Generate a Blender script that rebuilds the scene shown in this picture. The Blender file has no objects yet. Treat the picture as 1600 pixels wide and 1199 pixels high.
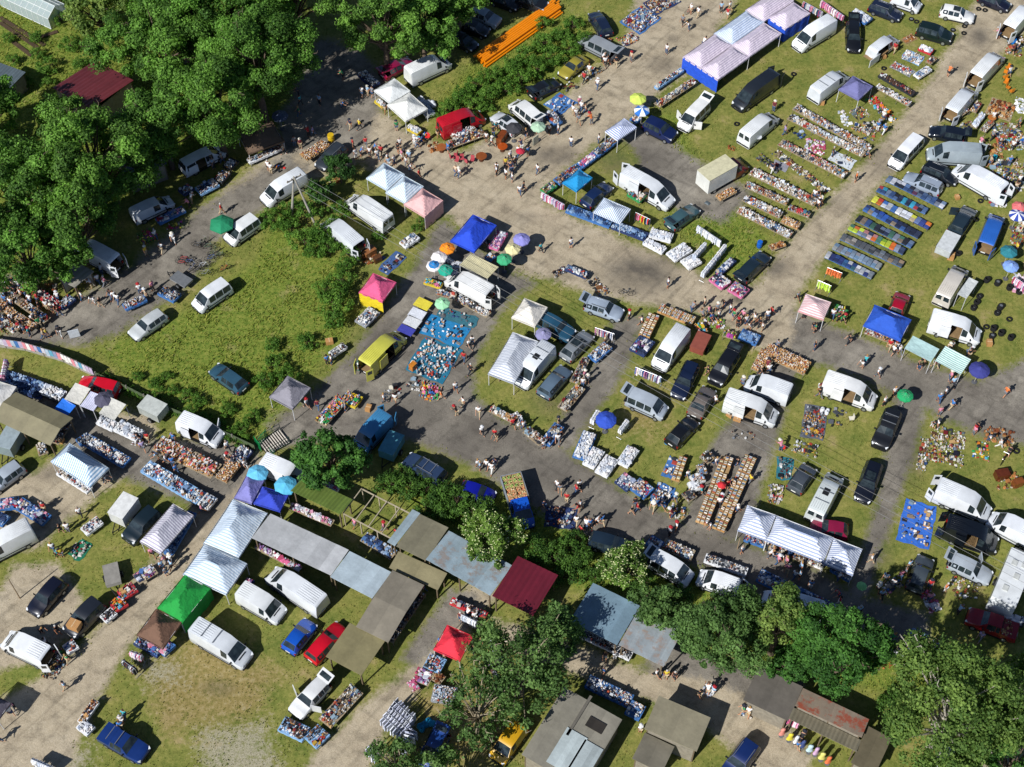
import bpy, bmesh, math, random
import numpy as np
from mathutils import Vector, Matrix
rnd = random.Random(11)
npr = np.random.default_rng(5)
scene = bpy.context.scene
col = scene.collection
PI = math.pi
# ------------------------------------------------------------------ camera model (photo is 1600 x 1199)
TH = math.radians(54.0); FPX = 2240.0; CH = 120.0
CAM = Vector((0, -CH / math.tan(TH), CH))
FW = Vector((0, math.cos(TH), -math.sin(TH))); UP = Vector((0, math.sin(TH), math.cos(TH)))
def P(px, py, z=0.0):
    d = FW + Vector((1, 0, 0)) * ((px - 800) / FPX) + UP * ((599.5 - py) / FPX)
    t = (z - CH) / d.z
    return CAM + d * t
def proj(X, Y, Z=0.0):
    dx = X - CAM.x; dy = Y - CAM.y; dz = Z - CAM.z
    f = dy * FW.y + dz * FW.z; u = dy * UP.y + dz * UP.z
    return 800 + FPX * dx / f, 599.5 - FPX * u / f
cam = bpy.data.objects.new('camera', bpy.data.cameras.new('camera')); col.objects.link(cam)
cam.location = CAM; cam.rotation_euler = (PI / 2 - TH, 0, 0)
cam.data.sensor_width = 36; cam.data.lens = FPX / 1600 * 36; cam.data.clip_end = 5000
scene.camera = cam
# ------------------------------------------------------------------ light
SUN_AZ = math.radians(47.0); SUN_EL = math.radians(40.0)   # azimuth of the shadows on the ground, height of the sun
sun = bpy.data.objects.new('sun', bpy.data.lights.new('sun', 'SUN')); col.objects.link(sun)
sun.data.energy = 5.0; sun.data.angle = math.radians(0.5); sun.data.color = (1, .99, .975)
d = Vector((math.cos(SUN_AZ) * math.cos(SUN_EL), math.sin(SUN_AZ) * math.cos(SUN_EL), -math.sin(SUN_EL)))
sun.rotation_euler = d.to_track_quat('-Z', 'Y').to_euler(); sun.location = (-60, -60, 90)
w = bpy.data.worlds.new('World'); scene.world = w; w.use_nodes = True
nt = w.node_tree
sk = nt.nodes.new('ShaderNodeTexSky'); sk.sky_type = 'NISHITA'; sk.sun_disc = False
sk.air_density = .55; sk.dust_density = .4; sk.ozone_density = 3.0; sk.sun_elevation = SUN_EL; sk.sun_rotation = math.radians(223)
nt.links.new(sk.outputs[0], nt.nodes['Background'].inputs[0]); nt.nodes['Background'].inputs[1].default_value = 0.085
scene.view_settings.view_transform = 'Standard'; scene.view_settings.look = 'None'
scene.view_settings.exposure = 0.13; scene.view_settings.gamma = 1
scene.cycles.max_bounces = 5; scene.cycles.diffuse_bounces = 1; scene.cycles.glossy_bounces = 2
scene.cycles.transparent_max_bounces = 6; scene.cycles.transmission_bounces = 3
# ------------------------------------------------------------------ colours and materials
def C(h):
    h = h.lstrip('#'); o = []
    for i in (0, 2, 4):
        c = int(h[i:i + 2], 16) / 255
        o.append(c / 12.92 if c <= .04045 else ((c + .055) / 1.055) ** 2.4)
    return (o[0], o[1], o[2], 1)
MC = {}
def newmat(name):
    m = bpy.data.materials.new(name); m.use_nodes = True
    return m, m.node_tree, m.node_tree.nodes['Principled BSDF']
def noise(t, scale, detail=3, coord='Object', rough=.55):
    n = t.nodes.new('ShaderNodeTexNoise'); n.inputs['Scale'].default_value = scale
    n.inputs['Detail'].default_value = detail; n.inputs['Roughness'].default_value = rough
    c = t.nodes.new('ShaderNodeTexCoord'); t.links.new(c.outputs[coord], n.inputs['Vector'])
    return n
def ramp(t, inp, stops):
    r = t.nodes.new('ShaderNodeValToRGB'); e = r.color_ramp.elements
    e[0].position, e[0].color = stops[0]; e[1].position, e[1].color = stops[-1]
    for p, c in stops[1:-1]:
        k = e.new(p); k.color = c
    t.links.new(inp, r.inputs[0]); return r
def mix(t, fac, a, b, mode='MIX'):
    m = t.nodes.new('ShaderNodeMix'); m.data_type = 'RGBA'; m.blend_type = mode
    for s, v in ((0, fac), (6, a), (7, b)):
        if hasattr(v, 'links') or hasattr(v, 'is_linked'): t.links.new(v, m.inputs[s])
        else: m.inputs[s].default_value = v
    return m.outputs[2]
def bump(t, b, h, strength=.3, dist=.05):
    n = t.nodes.new('ShaderNodeBump'); n.inputs['Strength'].default_value = strength; n.inputs['Distance'].default_value = dist
    t.links.new(h, n.inputs['Height']); t.links.new(n.outputs[0], b.inputs['Normal'])
G = lambda v: (v, v, v, 1)
def plain(c, rough=.6, var=.18, scale=2.5, metal=0.0, coat=0.0, spec=.4):
    k = ('plain', c, rough, var, metal, coat)
    if k in MC: return MC[k]
    m, t, b = newmat('surface'); lc = C(c)
    n = noise(t, scale, 4)
    r = ramp(t, n.outputs[0], [(.3, G(1 - var)), (.7, G(1 + var * .6))])
    t.links.new(mix(t, 1.0, lc, r.outputs[0], 'MULTIPLY'), b.inputs['Base Color'])
    b.inputs['Roughness'].default_value = rough; b.inputs['Metallic'].default_value = metal
    b.inputs['Coat Weight'].default_value = coat; b.inputs['Coat Roughness'].default_value = .06
    b.inputs['Specular IOR Level'].default_value = spec
    MC[k] = m; return m
def paint(c): return plain(c, .34, .15, .8, 0.0, .55)
def cloth(c):
    k = ('cloth', c)
    if k in MC: return MC[k]
    m, t, b = newmat('woven_cloth'); lc = C(c)
    n = noise(t, 1.4, 4); r = ramp(t, n.outputs[0], [(.3, G(.86)), (.7, G(1.08))])
    t.links.new(mix(t, 1.0, lc, r.outputs[0], 'MULTIPLY'), b.inputs['Base Color']); b.inputs['Roughness'].default_value = .85
    n2 = noise(t, 2.2, 2); bump(t, b, n2.outputs[0], .6, .16)
    MC[k] = m; return m
def striped(c1, c2, per=.36, axis='X', duty=.5):
    k = ('str', c1, c2, per, axis, duty)
    if k in MC: return MC[k]
    m, t, b = newmat('striped_cloth')
    co = t.nodes.new('ShaderNodeTexCoord'); s = t.nodes.new('ShaderNodeSeparateXYZ'); t.links.new(co.outputs['Object'], s.inputs[0])
    a = t.nodes.new('ShaderNodeMath'); a.operation = 'MULTIPLY'; a.inputs[1].default_value = 1 / per; t.links.new(s.outputs['XYZ'.index(axis)], a.inputs[0])
    f = t.nodes.new('ShaderNodeMath'); f.operation = 'FRACT'; t.links.new(a.outputs[0], f.inputs[0])
    g = t.nodes.new('ShaderNodeMath'); g.operation = 'GREATER_THAN'; g.inputs[1].default_value = duty; t.links.new(f.outputs[0], g.inputs[0])
    n = noise(t, .9, 4); r = ramp(t, n.outputs[0], [(.3, G(.88)), (.7, G(1.05))])
    t.links.new(mix(t, 1.0, mix(t, g.outputs[0], C(c1), C(c2)), r.outputs[0], 'MULTIPLY'), b.inputs['Base Color'])
    b.inputs['Roughness'].default_value = .8
    n2 = noise(t, 1.6, 2); bump(t, b, n2.outputs[0], .55, .16)
    MC[k] = m; return m
def glass():
    if 'glass' in MC: return MC['glass']
    m, t, b = newmat('tinted_glass'); n = noise(t, 1.6, 2)
    r = ramp(t, n.outputs[0], [(.35, (.012, .018, .022, 1)), (.7, (.035, .05, .055, 1))]); t.links.new(r.outputs[0], b.inputs['Base Color'])
    b.inputs['Roughness'].default_value = .07; b.inputs['Specular IOR Level'].default_value = .6
    MC['glass'] = m; return m
def goods_mat(rough=.6):
    k = ('goods', rough)
    if k in MC: return MC[k]
    m, t, b = newmat('assorted_surface'); a = t.nodes.new('ShaderNodeVertexColor'); a.layer_name = 'Col'
    n = noise(t, 14, 2); r = ramp(t, n.outputs[0], [(.3, G(.75)), (.7, G(1.1))])
    t.links.new(mix(t, 1.0, a.outputs[0], r.outputs[0], 'MULTIPLY'), b.inputs['Base Color']); b.inputs['Roughness'].default_value = rough
    MC[k] = m; return m
def leaf_mat(name, dark, light, trans=.3):
    k = ('leaf', name)
    if k in MC: return MC[k]
    m, t, b = newmat(name); a = t.nodes.new('ShaderNodeVertexColor'); a.layer_name = 'Col'
    s = t.nodes.new('ShaderNodeSeparateColor'); t.links.new(a.outputs[0], s.inputs[0])
    o = t.nodes.new('ShaderNodeObjectInfo')
    c = mix(t, s.outputs[0], C(dark), C(light))
    r = ramp(t, o.outputs['Random'], [(0, (.86, .9, .8, 1)), (1, (1.12, 1.06, 1.0, 1))])
    c = mix(t, 1.0, c, r.outputs[0], 'MULTIPLY')
    t.links.new(c, b.inputs['Base Color']); b.inputs['Roughness'].default_value = .65; b.inputs['Specular IOR Level'].default_value = .2
    tr = t.nodes.new('ShaderNodeBsdfTranslucent'); t.links.new(mix(t, 1.0, c, (1.3, 1.5, .6, 1), 'MULTIPLY'), tr.inputs[0])
    ms = t.nodes.new('ShaderNodeMixShader'); ms.inputs[0].default_value = trans
    t.links.new(b.outputs[0], ms.inputs[1]); t.links.new(tr.outputs[0], ms.inputs[2])
    t.links.new(ms.outputs[0], t.nodes['Material Output'].inputs[0])
    MC[k] = m; return m
def bark(c='#6b5b4a'):
    k = ('bark', c)
    if k in MC: return MC[k]
    m, t, b = newmat('bark'); n = noise(t, 6, 5)
    lc = C(c); r = ramp(t, n.outputs[0], [(.3, (lc[0] * .5, lc[1] * .5, lc[2] * .5, 1)), (.7, lc)]); t.links.new(r.outputs[0], b.inputs['Base Color'])
    b.inputs['Roughness'].default_value = .9; bump(t, b, n.outputs[0], .6, .05)
    MC[k] = m; return m
def corrugated(c, axis='X', per=.5, rust=None, rough=.55, blot=.3):
    """roof sheeting: real ribs come from the mesh; the material gives sheets, weathering and rust"""
    k = ('corr', c, axis, per, rust, blot)
    if k in MC: return MC[k]
    m, t, b = newmat('roof_sheet')
    co = t.nodes.new('ShaderNodeTexCoord'); s = t.nodes.new('ShaderNodeSeparateXYZ'); t.links.new(co.outputs['Object'], s.inputs[0])
    wv = t.nodes.new('ShaderNodeMath'); wv.operation = 'MULTIPLY'; wv.inputs[1].default_value = 1 / per; t.links.new(s.outputs['XYZ'.index(axis)], wv.inputs[0])
    fl = t.nodes.new('ShaderNodeMath'); fl.operation = 'FLOOR'; t.links.new(wv.outputs[0], fl.inputs[0])
    wn = t.nodes.new('ShaderNodeTexWhiteNoise'); wn.noise_dimensions = '1D'; t.links.new(fl.outputs[0], wn.inputs['W'])
    r0 = ramp(t, wn.outputs[0], [(0, G(.84)), (1, G(1.08))])
    n = noise(t, .55, 6, rough=.7); r = ramp(t, n.outputs[0], [(.3, G(1 - blot)), (.68, G(1.06))])
    c1 = mix(t, 1.0, mix(t, 1.0, C(c), r.outputs[0], 'MULTIPLY'), r0.outputs[0], 'MULTIPLY')
    if rust:
        n3 = noise(t, .8, 6, rough=.7); r3 = ramp(t, n3.outputs[0], [(.5, G(0)), (.6, G(.9))])
        c1 = mix(t, r3.outputs[0], c1, C(rust))
    t.links.new(c1, b.inputs['Base Color']); b.inputs['Roughness'].default_value = rough
    n2 = noise(t, 3, 4); bump(t, b, n2.outputs[0], .3, .05)
    MC[k] = m; return m
# ------------------------------------------------------------------ mesh builder
class MB:
    def __init__(s): s.v = []; s.f = []; s.m = []; s.c = None
    def add(s, vs, fs, mi=0, c=None):
        o = len(s.v); s.v.extend(vs); s.f.extend([tuple(i + o for i in f) for f in fs]); s.m.extend([mi] * len(fs))
        if c is not None:
            if s.c is None: s.c = []
            s.c.extend([c] * len(vs))
        return s
    def box(s, c, d, yaw=0, mi=0, col=None, top=1.0, tilt=0.0, nobot=False):
        x, y, z = c; a, b_, h = d[0] / 2, d[1] / 2, d[2] / 2
        cy, sy = math.cos(yaw), math.sin(yaw); vs = []
        for k, q in ((-1, 1), (1, top)):
            for i, j in ((-1, -1), (1, -1), (1, 1), (-1, 1)):
                X, Y = i * a * q, j * b_ * q; Z = k * h + tilt * X
                vs.append((x + X * cy - Y * sy, y + X * sy + Y * cy, z + Z))
        fs = [(4, 5, 6, 7), (0, 1, 5, 4), (1, 2, 6, 5), (2, 3, 7, 6), (3, 0, 4, 7)]
        if not nobot: fs.append((3, 2, 1, 0))
        return s.add(vs, fs, mi, col)
    def tube(s, p, q, r, n=6, r2=None, mi=0, cap=True, col=None):
        p = Vector(p); q = Vector(q); r2 = r if r2 is None else r2
        d = (q - p)
        if d.length < 1e-6: return s
        d.normalize(); u = d.orthogonal().normalized(); w_ = d.cross(u)
        vs = []
        for c, rr in ((p, r), (q, r2)):
            for i in range(n):
                a = 2 * PI * i / n; vs.append(tuple(c + u * (rr * math.cos(a)) + w_ * (rr * math.sin(a))))
        fs = [(i, (i + 1) % n, n + (i + 1) % n, n + i) for i in range(n)]
        if cap: fs += [tuple(range(n - 1, -1, -1)), tuple(range(n, 2 * n))]
        return s.add(vs, fs, mi, col)
    def lathe(s, c, prof, n=10, mi=0, col=None, sx=1, sy=1):
        vs = []; fs = []
        for r, z in prof:
            for i in range(n):
                a = 2 * PI * i / n; vs.append((c[0] + r * sx * math.cos(a), c[1] + r * sy * math.sin(a), c[2] + z))
        for k in range(len(prof) - 1):
            for i in range(n):
                fs.append((k * n + i, k * n + (i + 1) % n, (k + 1) * n + (i + 1) % n, (k + 1) * n + i))
        fs.append(tuple((len(prof) - 1) * n + i for i in range(n)))
        return s.add(vs, fs, mi, col)
    def mesh(s, name, mats, smooth=None):
        me = bpy.data.meshes.new(name); me.from_pydata(s.v, [], s.f)
        for m in (mats if isinstance(mats, (list, tuple)) else [mats]): me.materials.append(m)
        if any(s.m): me.polygons.foreach_set('material_index', s.m)
        if s.c is not None:
            a = me.color_attributes.new('Col', 'FLOAT_COLOR', 'POINT'); a.data.foreach_set('color', [x for c in s.c for x in c])
        if smooth:
            me.polygons.foreach_set('use_smooth', [True] * len(me.polygons)); me.set_sharp_from_angle(angle=math.radians(smooth))
        me.update(); return me
    def build(s, name, mats, parent=None, smooth=None, loc=None, yaw=0):
        return obj(name, s.mesh(name, mats, smooth), parent, loc, yaw)
def obj(name, me, parent=None, loc=None, yaw=0):
    o = bpy.data.objects.new(name, me); col.objects.link(o)
    if parent is not None: o.parent = parent
    if loc is not None: o.location = loc
    if yaw: o.rotation_euler = (0, 0, yaw)
    return o
def override(o, slot, m):
    o.material_slots[slot].link = 'OBJECT'; o.material_slots[slot].material = m
# ------------------------------------------------------------------ things and their labels
LM = []            # landmarks: (x, y, phrase)
USED = set()
def thing(name, loc, yaw=0):
    o = bpy.data.objects.new(name, None); col.objects.link(o); o.location = loc; o.rotation_euler = (0, 0, yaw); o.empty_display_size = .3
    return o
def tag(o, label=None, cat=None, group=None, kind=None):
    if label:
        if len(label.split()) < 4: label += ' at the flea market'
        o['label'] = label; USED.add(label)
    if cat: o['category'] = cat
    if group: o['group'] = group
    if kind: o['kind'] = kind
    return o
def landmark(x, y, phrase): LM.append((x, y, phrase))
PEND = []
def later(o, desc, cat, group, xy, kind=None, rank=5):
    """label written once every landmark is known"""
    o['category'] = cat
    if group: o['group'] = group
    if kind: o['kind'] = kind
    PEND.append((rank, len(PEND), o, desc, xy))
def rel(dx, dy):
    d = math.hypot(dx, dy)
    if abs(dx) > abs(dy) * 1.3: return ('right of' if dx > 0 else 'left of')
    return ('behind' if dy > 0 else 'in front of')
ORD = ['nearest', 'second', 'third', 'fourth', 'fifth', 'sixth', 'seventh', 'eighth', 'ninth', 'tenth', 'eleventh', 'twelfth']
def flush_labels():
    for rank, _, o, desc, (x, y) in sorted(PEND, key=lambda q: (q[0], q[1])):
        near = sorted(LM, key=lambda l: (l[0] - x) ** 2 + (l[1] - y) ** 2)[:9]
        done = False
        for ex in range(len(near)):
            l = near[ex]
            dx, dy = x - l[0], y - l[1]; dd = math.hypot(dx, dy)
            pre = 'close to the' if dd < 1.2 else rel(dx, dy) + ' the'
            lab = '%s %s %s' % (desc, pre, l[2])
            if len(lab.split()) > 16: continue
            if lab not in USED:
                o['label'] = lab; USED.add(lab); done = True; break
        if not done:
            for n in ORD:
                lab = '%s, %s of several %s' % (desc, n, near[0][2])
                lab = ' '.join(lab.split()[:16])
                if lab not in USED: o['label'] = lab; USED.add(lab); break
def rect(pts, z):
    """four photo corners of a rectangle lying at height z -> centre, yaw, length, width (metres)"""
    q = [P(pts[2 * i], pts[2 * i + 1], z) for i in range(4)]
    c = (q[0] + q[1] + q[2] + q[3]) / 4
    u = (q[1] - q[0] + q[2] - q[3]) / 2; v = (q[3] - q[0] + q[2] - q[1]) / 2
    au = math.atan2(u.y, u.x); av = math.atan2(v.y, v.x)
    dd = (av - au + PI) % (2 * PI) - PI
    s = 1 if dd > 0 else -1
    d2 = (av - s * PI / 2 - au + PI) % (2 * PI) - PI
    wu = u.length / (u.length + v.length)
    yaw = au + d2 * (1 - wu)
    return Vector((c.x, c.y, 0)), yaw, u.length, v.length, s
# ------------------------------------------------------------------ vehicles
# stations front -> rear: x, width factor, belt height, top height, top width factor, tag of the stretch behind it
VT = {
 'hatch': (4.1, 1.76, [(0,.60,.54,.60,.56,'h'),(.07,.78,.60,.67,.66,'h'),(.22,.93,.70,.77,.74,'h'),(.6,.985,.80,.88,.79,'h'),(1.15,1,.90,.98,.80,'ws'),(1.85,1,.93,1.42,.68,'g'),(2.55,1,.94,1.49,.68,'g'),(3.45,.99,.95,1.45,.66,'rw'),(3.93,.96,.93,1.02,.68,'t'),(4.1,.88,.70,.78,.72,'')], .74, 3.30),
 'estate': (4.7, 1.80, [(0,.60,.54,.60,.56,'h'),(.07,.78,.60,.67,.66,'h'),(.24,.93,.69,.76,.74,'h'),(.7,.985,.80,.88,.79,'h'),(1.4,1,.90,.98,.80,'ws'),(2.05,1,.93,1.42,.68,'g'),(2.85,1,.94,1.49,.69,'g'),(3.6,1,.95,1.48,.68,'g'),(4.35,.98,.95,1.42,.66,'rw'),(4.62,.95,.93,1.02,.70,'t'),(4.7,.88,.66,.74,.72,'')], .86, 3.72),
 'saloon': (4.6, 1.78, [(0,.60,.54,.60,.56,'h'),(.07,.78,.60,.67,.66,'h'),(.24,.93,.69,.76,.74,'h'),(.7,.985,.80,.88,.79,'h'),(1.4,1,.90,.98,.80,'ws'),(2.1,1,.93,1.40,.68,'g'),(2.8,1,.94,1.46,.68,'g'),(3.3,1,.95,1.42,.67,'rw'),(3.95,.98,.94,1.02,.76,'t'),(4.45,.95,.90,.97,.74,'t'),(4.6,.86,.66,.74,.72,'')], .84, 3.62),
 'suv': (4.7, 1.90, [(0,.68,.64,.74,.62,'h'),(.07,.84,.74,.84,.72,'h'),(.22,.95,.88,.96,.77,'h'),(.75,.99,.98,1.06,.80,'h'),(1.35,1,1.06,1.14,.82,'ws'),(1.95,1,1.08,1.66,.72,'g'),(2.8,1,1.10,1.74,.73,'g'),(3.7,1,1.10,1.72,.72,'g'),(4.4,.98,1.10,1.66,.70,'rw'),(4.62,.96,1.06,1.14,.76,'t'),(4.7,.9,.76,.84,.78,'')], .90, 3.70),
 'mpv': (4.9, 1.86, [(0,.66,.58,.68,.62,'h'),(.07,.82,.68,.78,.72,'h'),(.22,.94,.82,.91,.78,'h'),(.68,.99,.98,1.06,.82,'ws'),(1.5,1,1.04,1.76,.78,'g'),(2.4,1,1.04,1.86,.79,'g'),(3.5,1,1.04,1.86,.79,'g'),(4.62,.99,1.04,1.82,.78,'rw'),(4.82,.97,1.0,1.10,.86,'t'),(4.9,.93,.62,.70,.84,'')], .86, 3.80),
 'kombi': (4.4, 1.80, [(0,.66,.56,.64,.62,'h'),(.07,.82,.65,.73,.72,'h'),(.22,.94,.78,.86,.78,'h'),(.75,.99,.92,1.00,.82,'ws'),(1.55,1,1.0,1.72,.76,'g'),(2.3,1,1.0,1.82,.78,'p'),(4.15,.99,1.0,1.80,.77,'p'),(4.32,.97,1.0,1.70,.80,'p'),(4.4,.93,.95,1.60,.80,'')], .80, 3.55),
 'van': (5.4, 1.96, [(0,.66,.60,.70,.64,'h'),(.08,.83,.72,.83,.74,'h'),(.24,.95,.90,1.00,.81,'h'),(.74,.99,1.06,1.15,.84,'ws'),(1.5,1,1.18,1.95,.80,'g'),(2.2,1,1.20,2.16,.83,'p'),(3.5,1,1.20,2.18,.84,'p'),(5.22,1,1.20,2.16,.84,'p'),(5.33,.98,1.20,2.10,.84,'p'),(5.4,.96,1.14,2.02,.83,'')], .92, 4.45),
 'lwb': (6.0, 1.98, [(0,.66,.60,.70,.64,'h'),(.08,.83,.74,.85,.74,'h'),(.24,.95,.92,1.02,.81,'h'),(.76,.99,1.10,1.20,.84,'ws'),(1.58,1,1.22,2.06,.80,'g'),(2.3,1,1.25,2.36,.83,'p'),(3.6,1,1.25,2.42,.84,'p'),(5.82,1,1.25,2.40,.84,'p'),(5.93,.98,1.25,2.33,.84,'p'),(6.0,.96,1.18,2.25,.83,'')], .95, 4.75),
 'pickup': (5.0, 1.84, [(0,.68,.60,.70,.62,'h'),(.07,.84,.70,.80,.72,'h'),(.22,.95,.84,.92,.77,'h'),(.75,.99,.94,1.02,.80,'h'),(1.4,1,1.02,1.10,.82,'ws'),(2.0,1,1.04,1.62,.72,'g'),(2.9,1,1.06,1.70,.72,'g'),(3.3,1,1.06,1.66,.72,'rw'),(3.5,1,1.02,1.08,.84,'t'),(4.9,.99,1.02,1.08,.86,'t'),(5.0,.94,.7,.8,.84,'')], .90, 3.95),
 'cab': (2.6, 2.0, [(0,.72,.62,.72,.66,'h'),(.06,.85,.72,.82,.72,'h'),(.18,.95,.88,.98,.80,'h'),(.62,.99,1.10,1.20,.82,'ws'),(1.3,1,1.22,1.96,.78,'g'),(2.1,1,1.25,2.10,.80,'p'),(2.6,1,1.25,2.04,.80,'')], .8, 9),
}
VC = {}; OBST = []
def body_parts(kind, flags):
    key = (kind, flags)
    if key in VC: return VC[key]
    L, W, st, wf, wr = VT[kind]; hw = W / 2
    fl = set(flags.split())
    rings = []
    for x, a, belt, top, tw, tg_ in st:
        X = L / 2 - x; y = hw * a
        h = [(y * .90, .20), (y, .42), (y * .985, belt), (y * tw / 1.0 if top - belt > .2 else y * (tw + .12), top), (0, top + .045)]
        rings.append([(X, yy, zz) for yy, zz in h] + [(X, -yy, zz) for yy, zz in reversed(h[:-1])])
    B = MB(); parts = []
    for r in rings: B.v.extend(r)
    def F(i, j): a = i * 9 + j; return (a, a + 1, a + 10, a + 9)
    n = len(st)
    def inset(q, k=.1, off=.012):
        q = [Vector(p) for p in q]; c = sum(q, Vector()) / len(q); nn = (q[1] - q[0]).cross(q[-1] - q[0])
        if nn.length < 1e-6: nn = (q[2] - q[1]).cross(q[0] - q[1])
        nn.normalize()
        if nn.dot(c - Vector((c.x * .6, 0, .8))) < 0: nn = -nn
        return [tuple(p.lerp(c, k) + nn * off) for p in q]
    gl = lambda nm, q: parts.append((nm, MB().add(q, [tuple(range(len(q)))]), 'glass', None))
    def gl2(nm, a, b):
        A_, B_ = [Vector(q) for q in a[3:6]], [Vector(q) for q in b[3:6]]; nn = (B_[1] - A_[1]).cross(A_[2] - A_[0]).normalized()
        if nn.z < 0: nn = -nn
        vs = []
        for row, o_, k in ((A_, B_, .05), (B_, A_, .05)):
            for i, s in ((0, .95), (1, 1), (2, .95)):
                p = row[i].lerp(o_[i], k); p.y *= s; vs.append(tuple(p + nn * .012))
        parts.append((nm, MB().add(vs, [(0, 1, 4, 3), (1, 2, 5, 4)]), 'glass', None))
    tail = [i for i in range(n - 1) if st[i][5] == 'rw']; gs_ = [i for i in range(n - 1) if st[i][5] == 'g']
    SD = gs_[0] + 1
    for i in range(n - 1):
        tg_ = st[i][5]
        for j in range(8):
            if 'tg' in fl and tg_ == 'rw' and j in (2, 3, 4, 5): continue
            if 'sd' in fl and kind in ('van', 'lwb', 'mpv', 'kombi') and j in (5, 6, 7) and tg_ in ('p', 'g') and i == SD: continue
            B.f.append(F(i, j)); B.m.append(0)
        if tg_ == 'ws':
            a, b = rings[i], rings[i + 1]
            gl2('windscreen', a, b)
        if tg_ == 'rw' and 'tg' not in fl:
            a, b = rings[i], rings[i + 1]
            gl2('rear_window', a, b)
        if tg_ == 'g':
            a, b = rings[i], rings[i + 1]
            gl('side_window', inset([a[2], b[2], b[3], a[3]], .11))
            if not ('sd' in fl and i == SD): gl('side_window', inset([a[6], a[5], b[5], b[6]], .11))
    B.f.append(tuple(range(8, -1, -1))); B.m.append(0)
    last = (n - 1) * 9
    if not ('rd' in fl):
        B.f.append(tuple(range(last, last + 9))); B.m.append(0)
        if kind in ('van', 'lwb') and 'win' in fl:
            X = -L / 2 - .012
            for s in (-1, 1): gl('rear_window', [(X, s * .12, 1.35), (X, s * .75, 1.35), (X, s * .68, 2.0), (X, s * .12, 2.0)])
    if kind in ('van', 'lwb', 'kombi'):                            # pressed ribs along the roof
        q_ = [i for i in range(n) if st[i][5] == 'p']; z = min(st[q_[0] + 1][3], st[q_[1] + 0][3]); x0 = L / 2 - st[q_[0] + (1 if kind != 'kombi' else 0)][0] - .1; x1 = -L / 2 + .35
        for k in range(7): B.box(((x0 + x1) / 2, (k - 3) * hw * .22, z + .045 * (1 - abs(k - 3) * .26) + .004), (x0 - x1, .05, .03))
    parts.insert(0, ('body', B, 'paint', None))
    if kind in ('van', 'lwb', 'mpv', 'kombi'):
        S_ = MB()
        for s in (-1, 1): S_.box((-.1, s * (hw + .004), .66), (L * .72, .02, .1))
        parts.append(('side_moulding', S_, 'trim', None))
        parts.append(('grille', MB().box((L / 2 - .05, 0, st[1][2] - .06), (.1, W * .42, .14)), 'trim', None))
        parts.append(('bonnet_vent', MB().box((L / 2 - .62, 0, st[3][3] + .03), (.1, W * .5, .02), tilt=-.3), 'trim', None))
    D = MB()                                                       # bumpers and sills
    D.box((L / 2 - .03, 0, .42), (.16, W * .84, .2)); D.box((-L / 2 + .03, 0, .42), (.14, W * .9, .2))
    for s in (-1, 1): D.box((0, s * hw * .97, .27), (L * .5, .08, .14))
    parts.append(('bumper', D, 'trim', None))
    parts.append(('number_plate', MB().box((L / 2 + .03, 0, .46), (.03, .5, .12)), 'plate', None))
    if kind != 'cab': parts.append(('number_plate', MB().box((-L / 2 - .03, 0, .62), (.03, .5, .12)), 'plate', None))
    for s in (-1, 1):
        H = MB(); zz = st[2][2]; H.box((L / 2 - .17, s * hw * .68, zz - .04), (.24, .34, .13), yaw=-s * .5, tilt=-.4); parts.append(('headlight', H, 'lamp', None))
        if kind != 'cab':
            T = MB(); T.box((-L / 2 + .10, s * hw * .86, min(st[-1][2], .95)), (.16, .18, .30)); parts.append(('tail_light', T, 'red', None))
        M_ = MB(); xm = L / 2 - [q for q in st if q[5] == 'ws'][0][0] - .35
        zb = [q for q in st if q[5] == 'ws'][0][2]
        M_.box((xm, s * (hw + .1), zb + .08), (.12, .22, .16 if 'van' not in kind else .26)); parts.append(('wing_mirror', M_, 'mirror', None))
    if 'rails' in fl:
        z = max(q[3] for q in st) + .07
        for s in (-1, 1): parts.append(('roof_rail', MB().box((-L * .1, s * hw * .62, z), (L * .42, .05, .05)), 'chrome', None))
    if 'bars' in fl:
        z = max(q[3] for q in st) + .1
        for xx in (-.2, -L * .25): parts.append(('roof_bar', MB().box((xx, 0, z), (.07, W * .74, .05)), 'chrome', None))
    if 'hatchroof' in fl:
        z = max(q[3] for q in st) + .06; parts.append(('roof_hatch', MB().box((-L * .05, 0, z), (.75, .6, .06)), 'trim', None))
    if 'sun' in fl:
        z = max(q[3] for q in st) + .055; parts.append(('sunroof', MB().box((-.25, 0, z), (.95, W * .5, .02)), 'glass', None))
    if 'tg' in fl and tail:
        i = tail[0]; a = rings[i]; T = MB(); zt = st[i][3]; X = L / 2 - st[i][0]
        T.box((X - .52, 0, zt + .16), (1.05, W * .78, .07), tilt=-.25)
        parts.append(('tailgate', T, 'paint', [('tailgate_window', MB().box((X - .48, 0, zt + .21), (.52, W * .62, .02), tilt=-.25), 'glass')]))
        parts.append(('boot_floor', MB().box((X - .05, 0, .62), (1.0, W * .7, .05)), 'trim', None))
    if 'rd' in fl:
        h0, h1 = .45, st[-1][3] - .1
        for s in (-1, 1):
            T = MB(); T.box((-L / 2 - .38, s * (hw * .98), (h0 + h1) / 2), (.82, .07, h1 - h0), yaw=s * .42)
            wn_ = MB().box((-L / 2 - .38, s * (hw * .98), h1 - .42), (.5, .09, .5), yaw=s * .42)
            parts.append(('rear_door', T, 'paint', [('door_window', wn_, 'glass')]))
        parts.append(('cargo_floor', MB().box((-L * .18, 0, .56), (L * .6, W * .86, .06)), 'wood', None))
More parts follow.
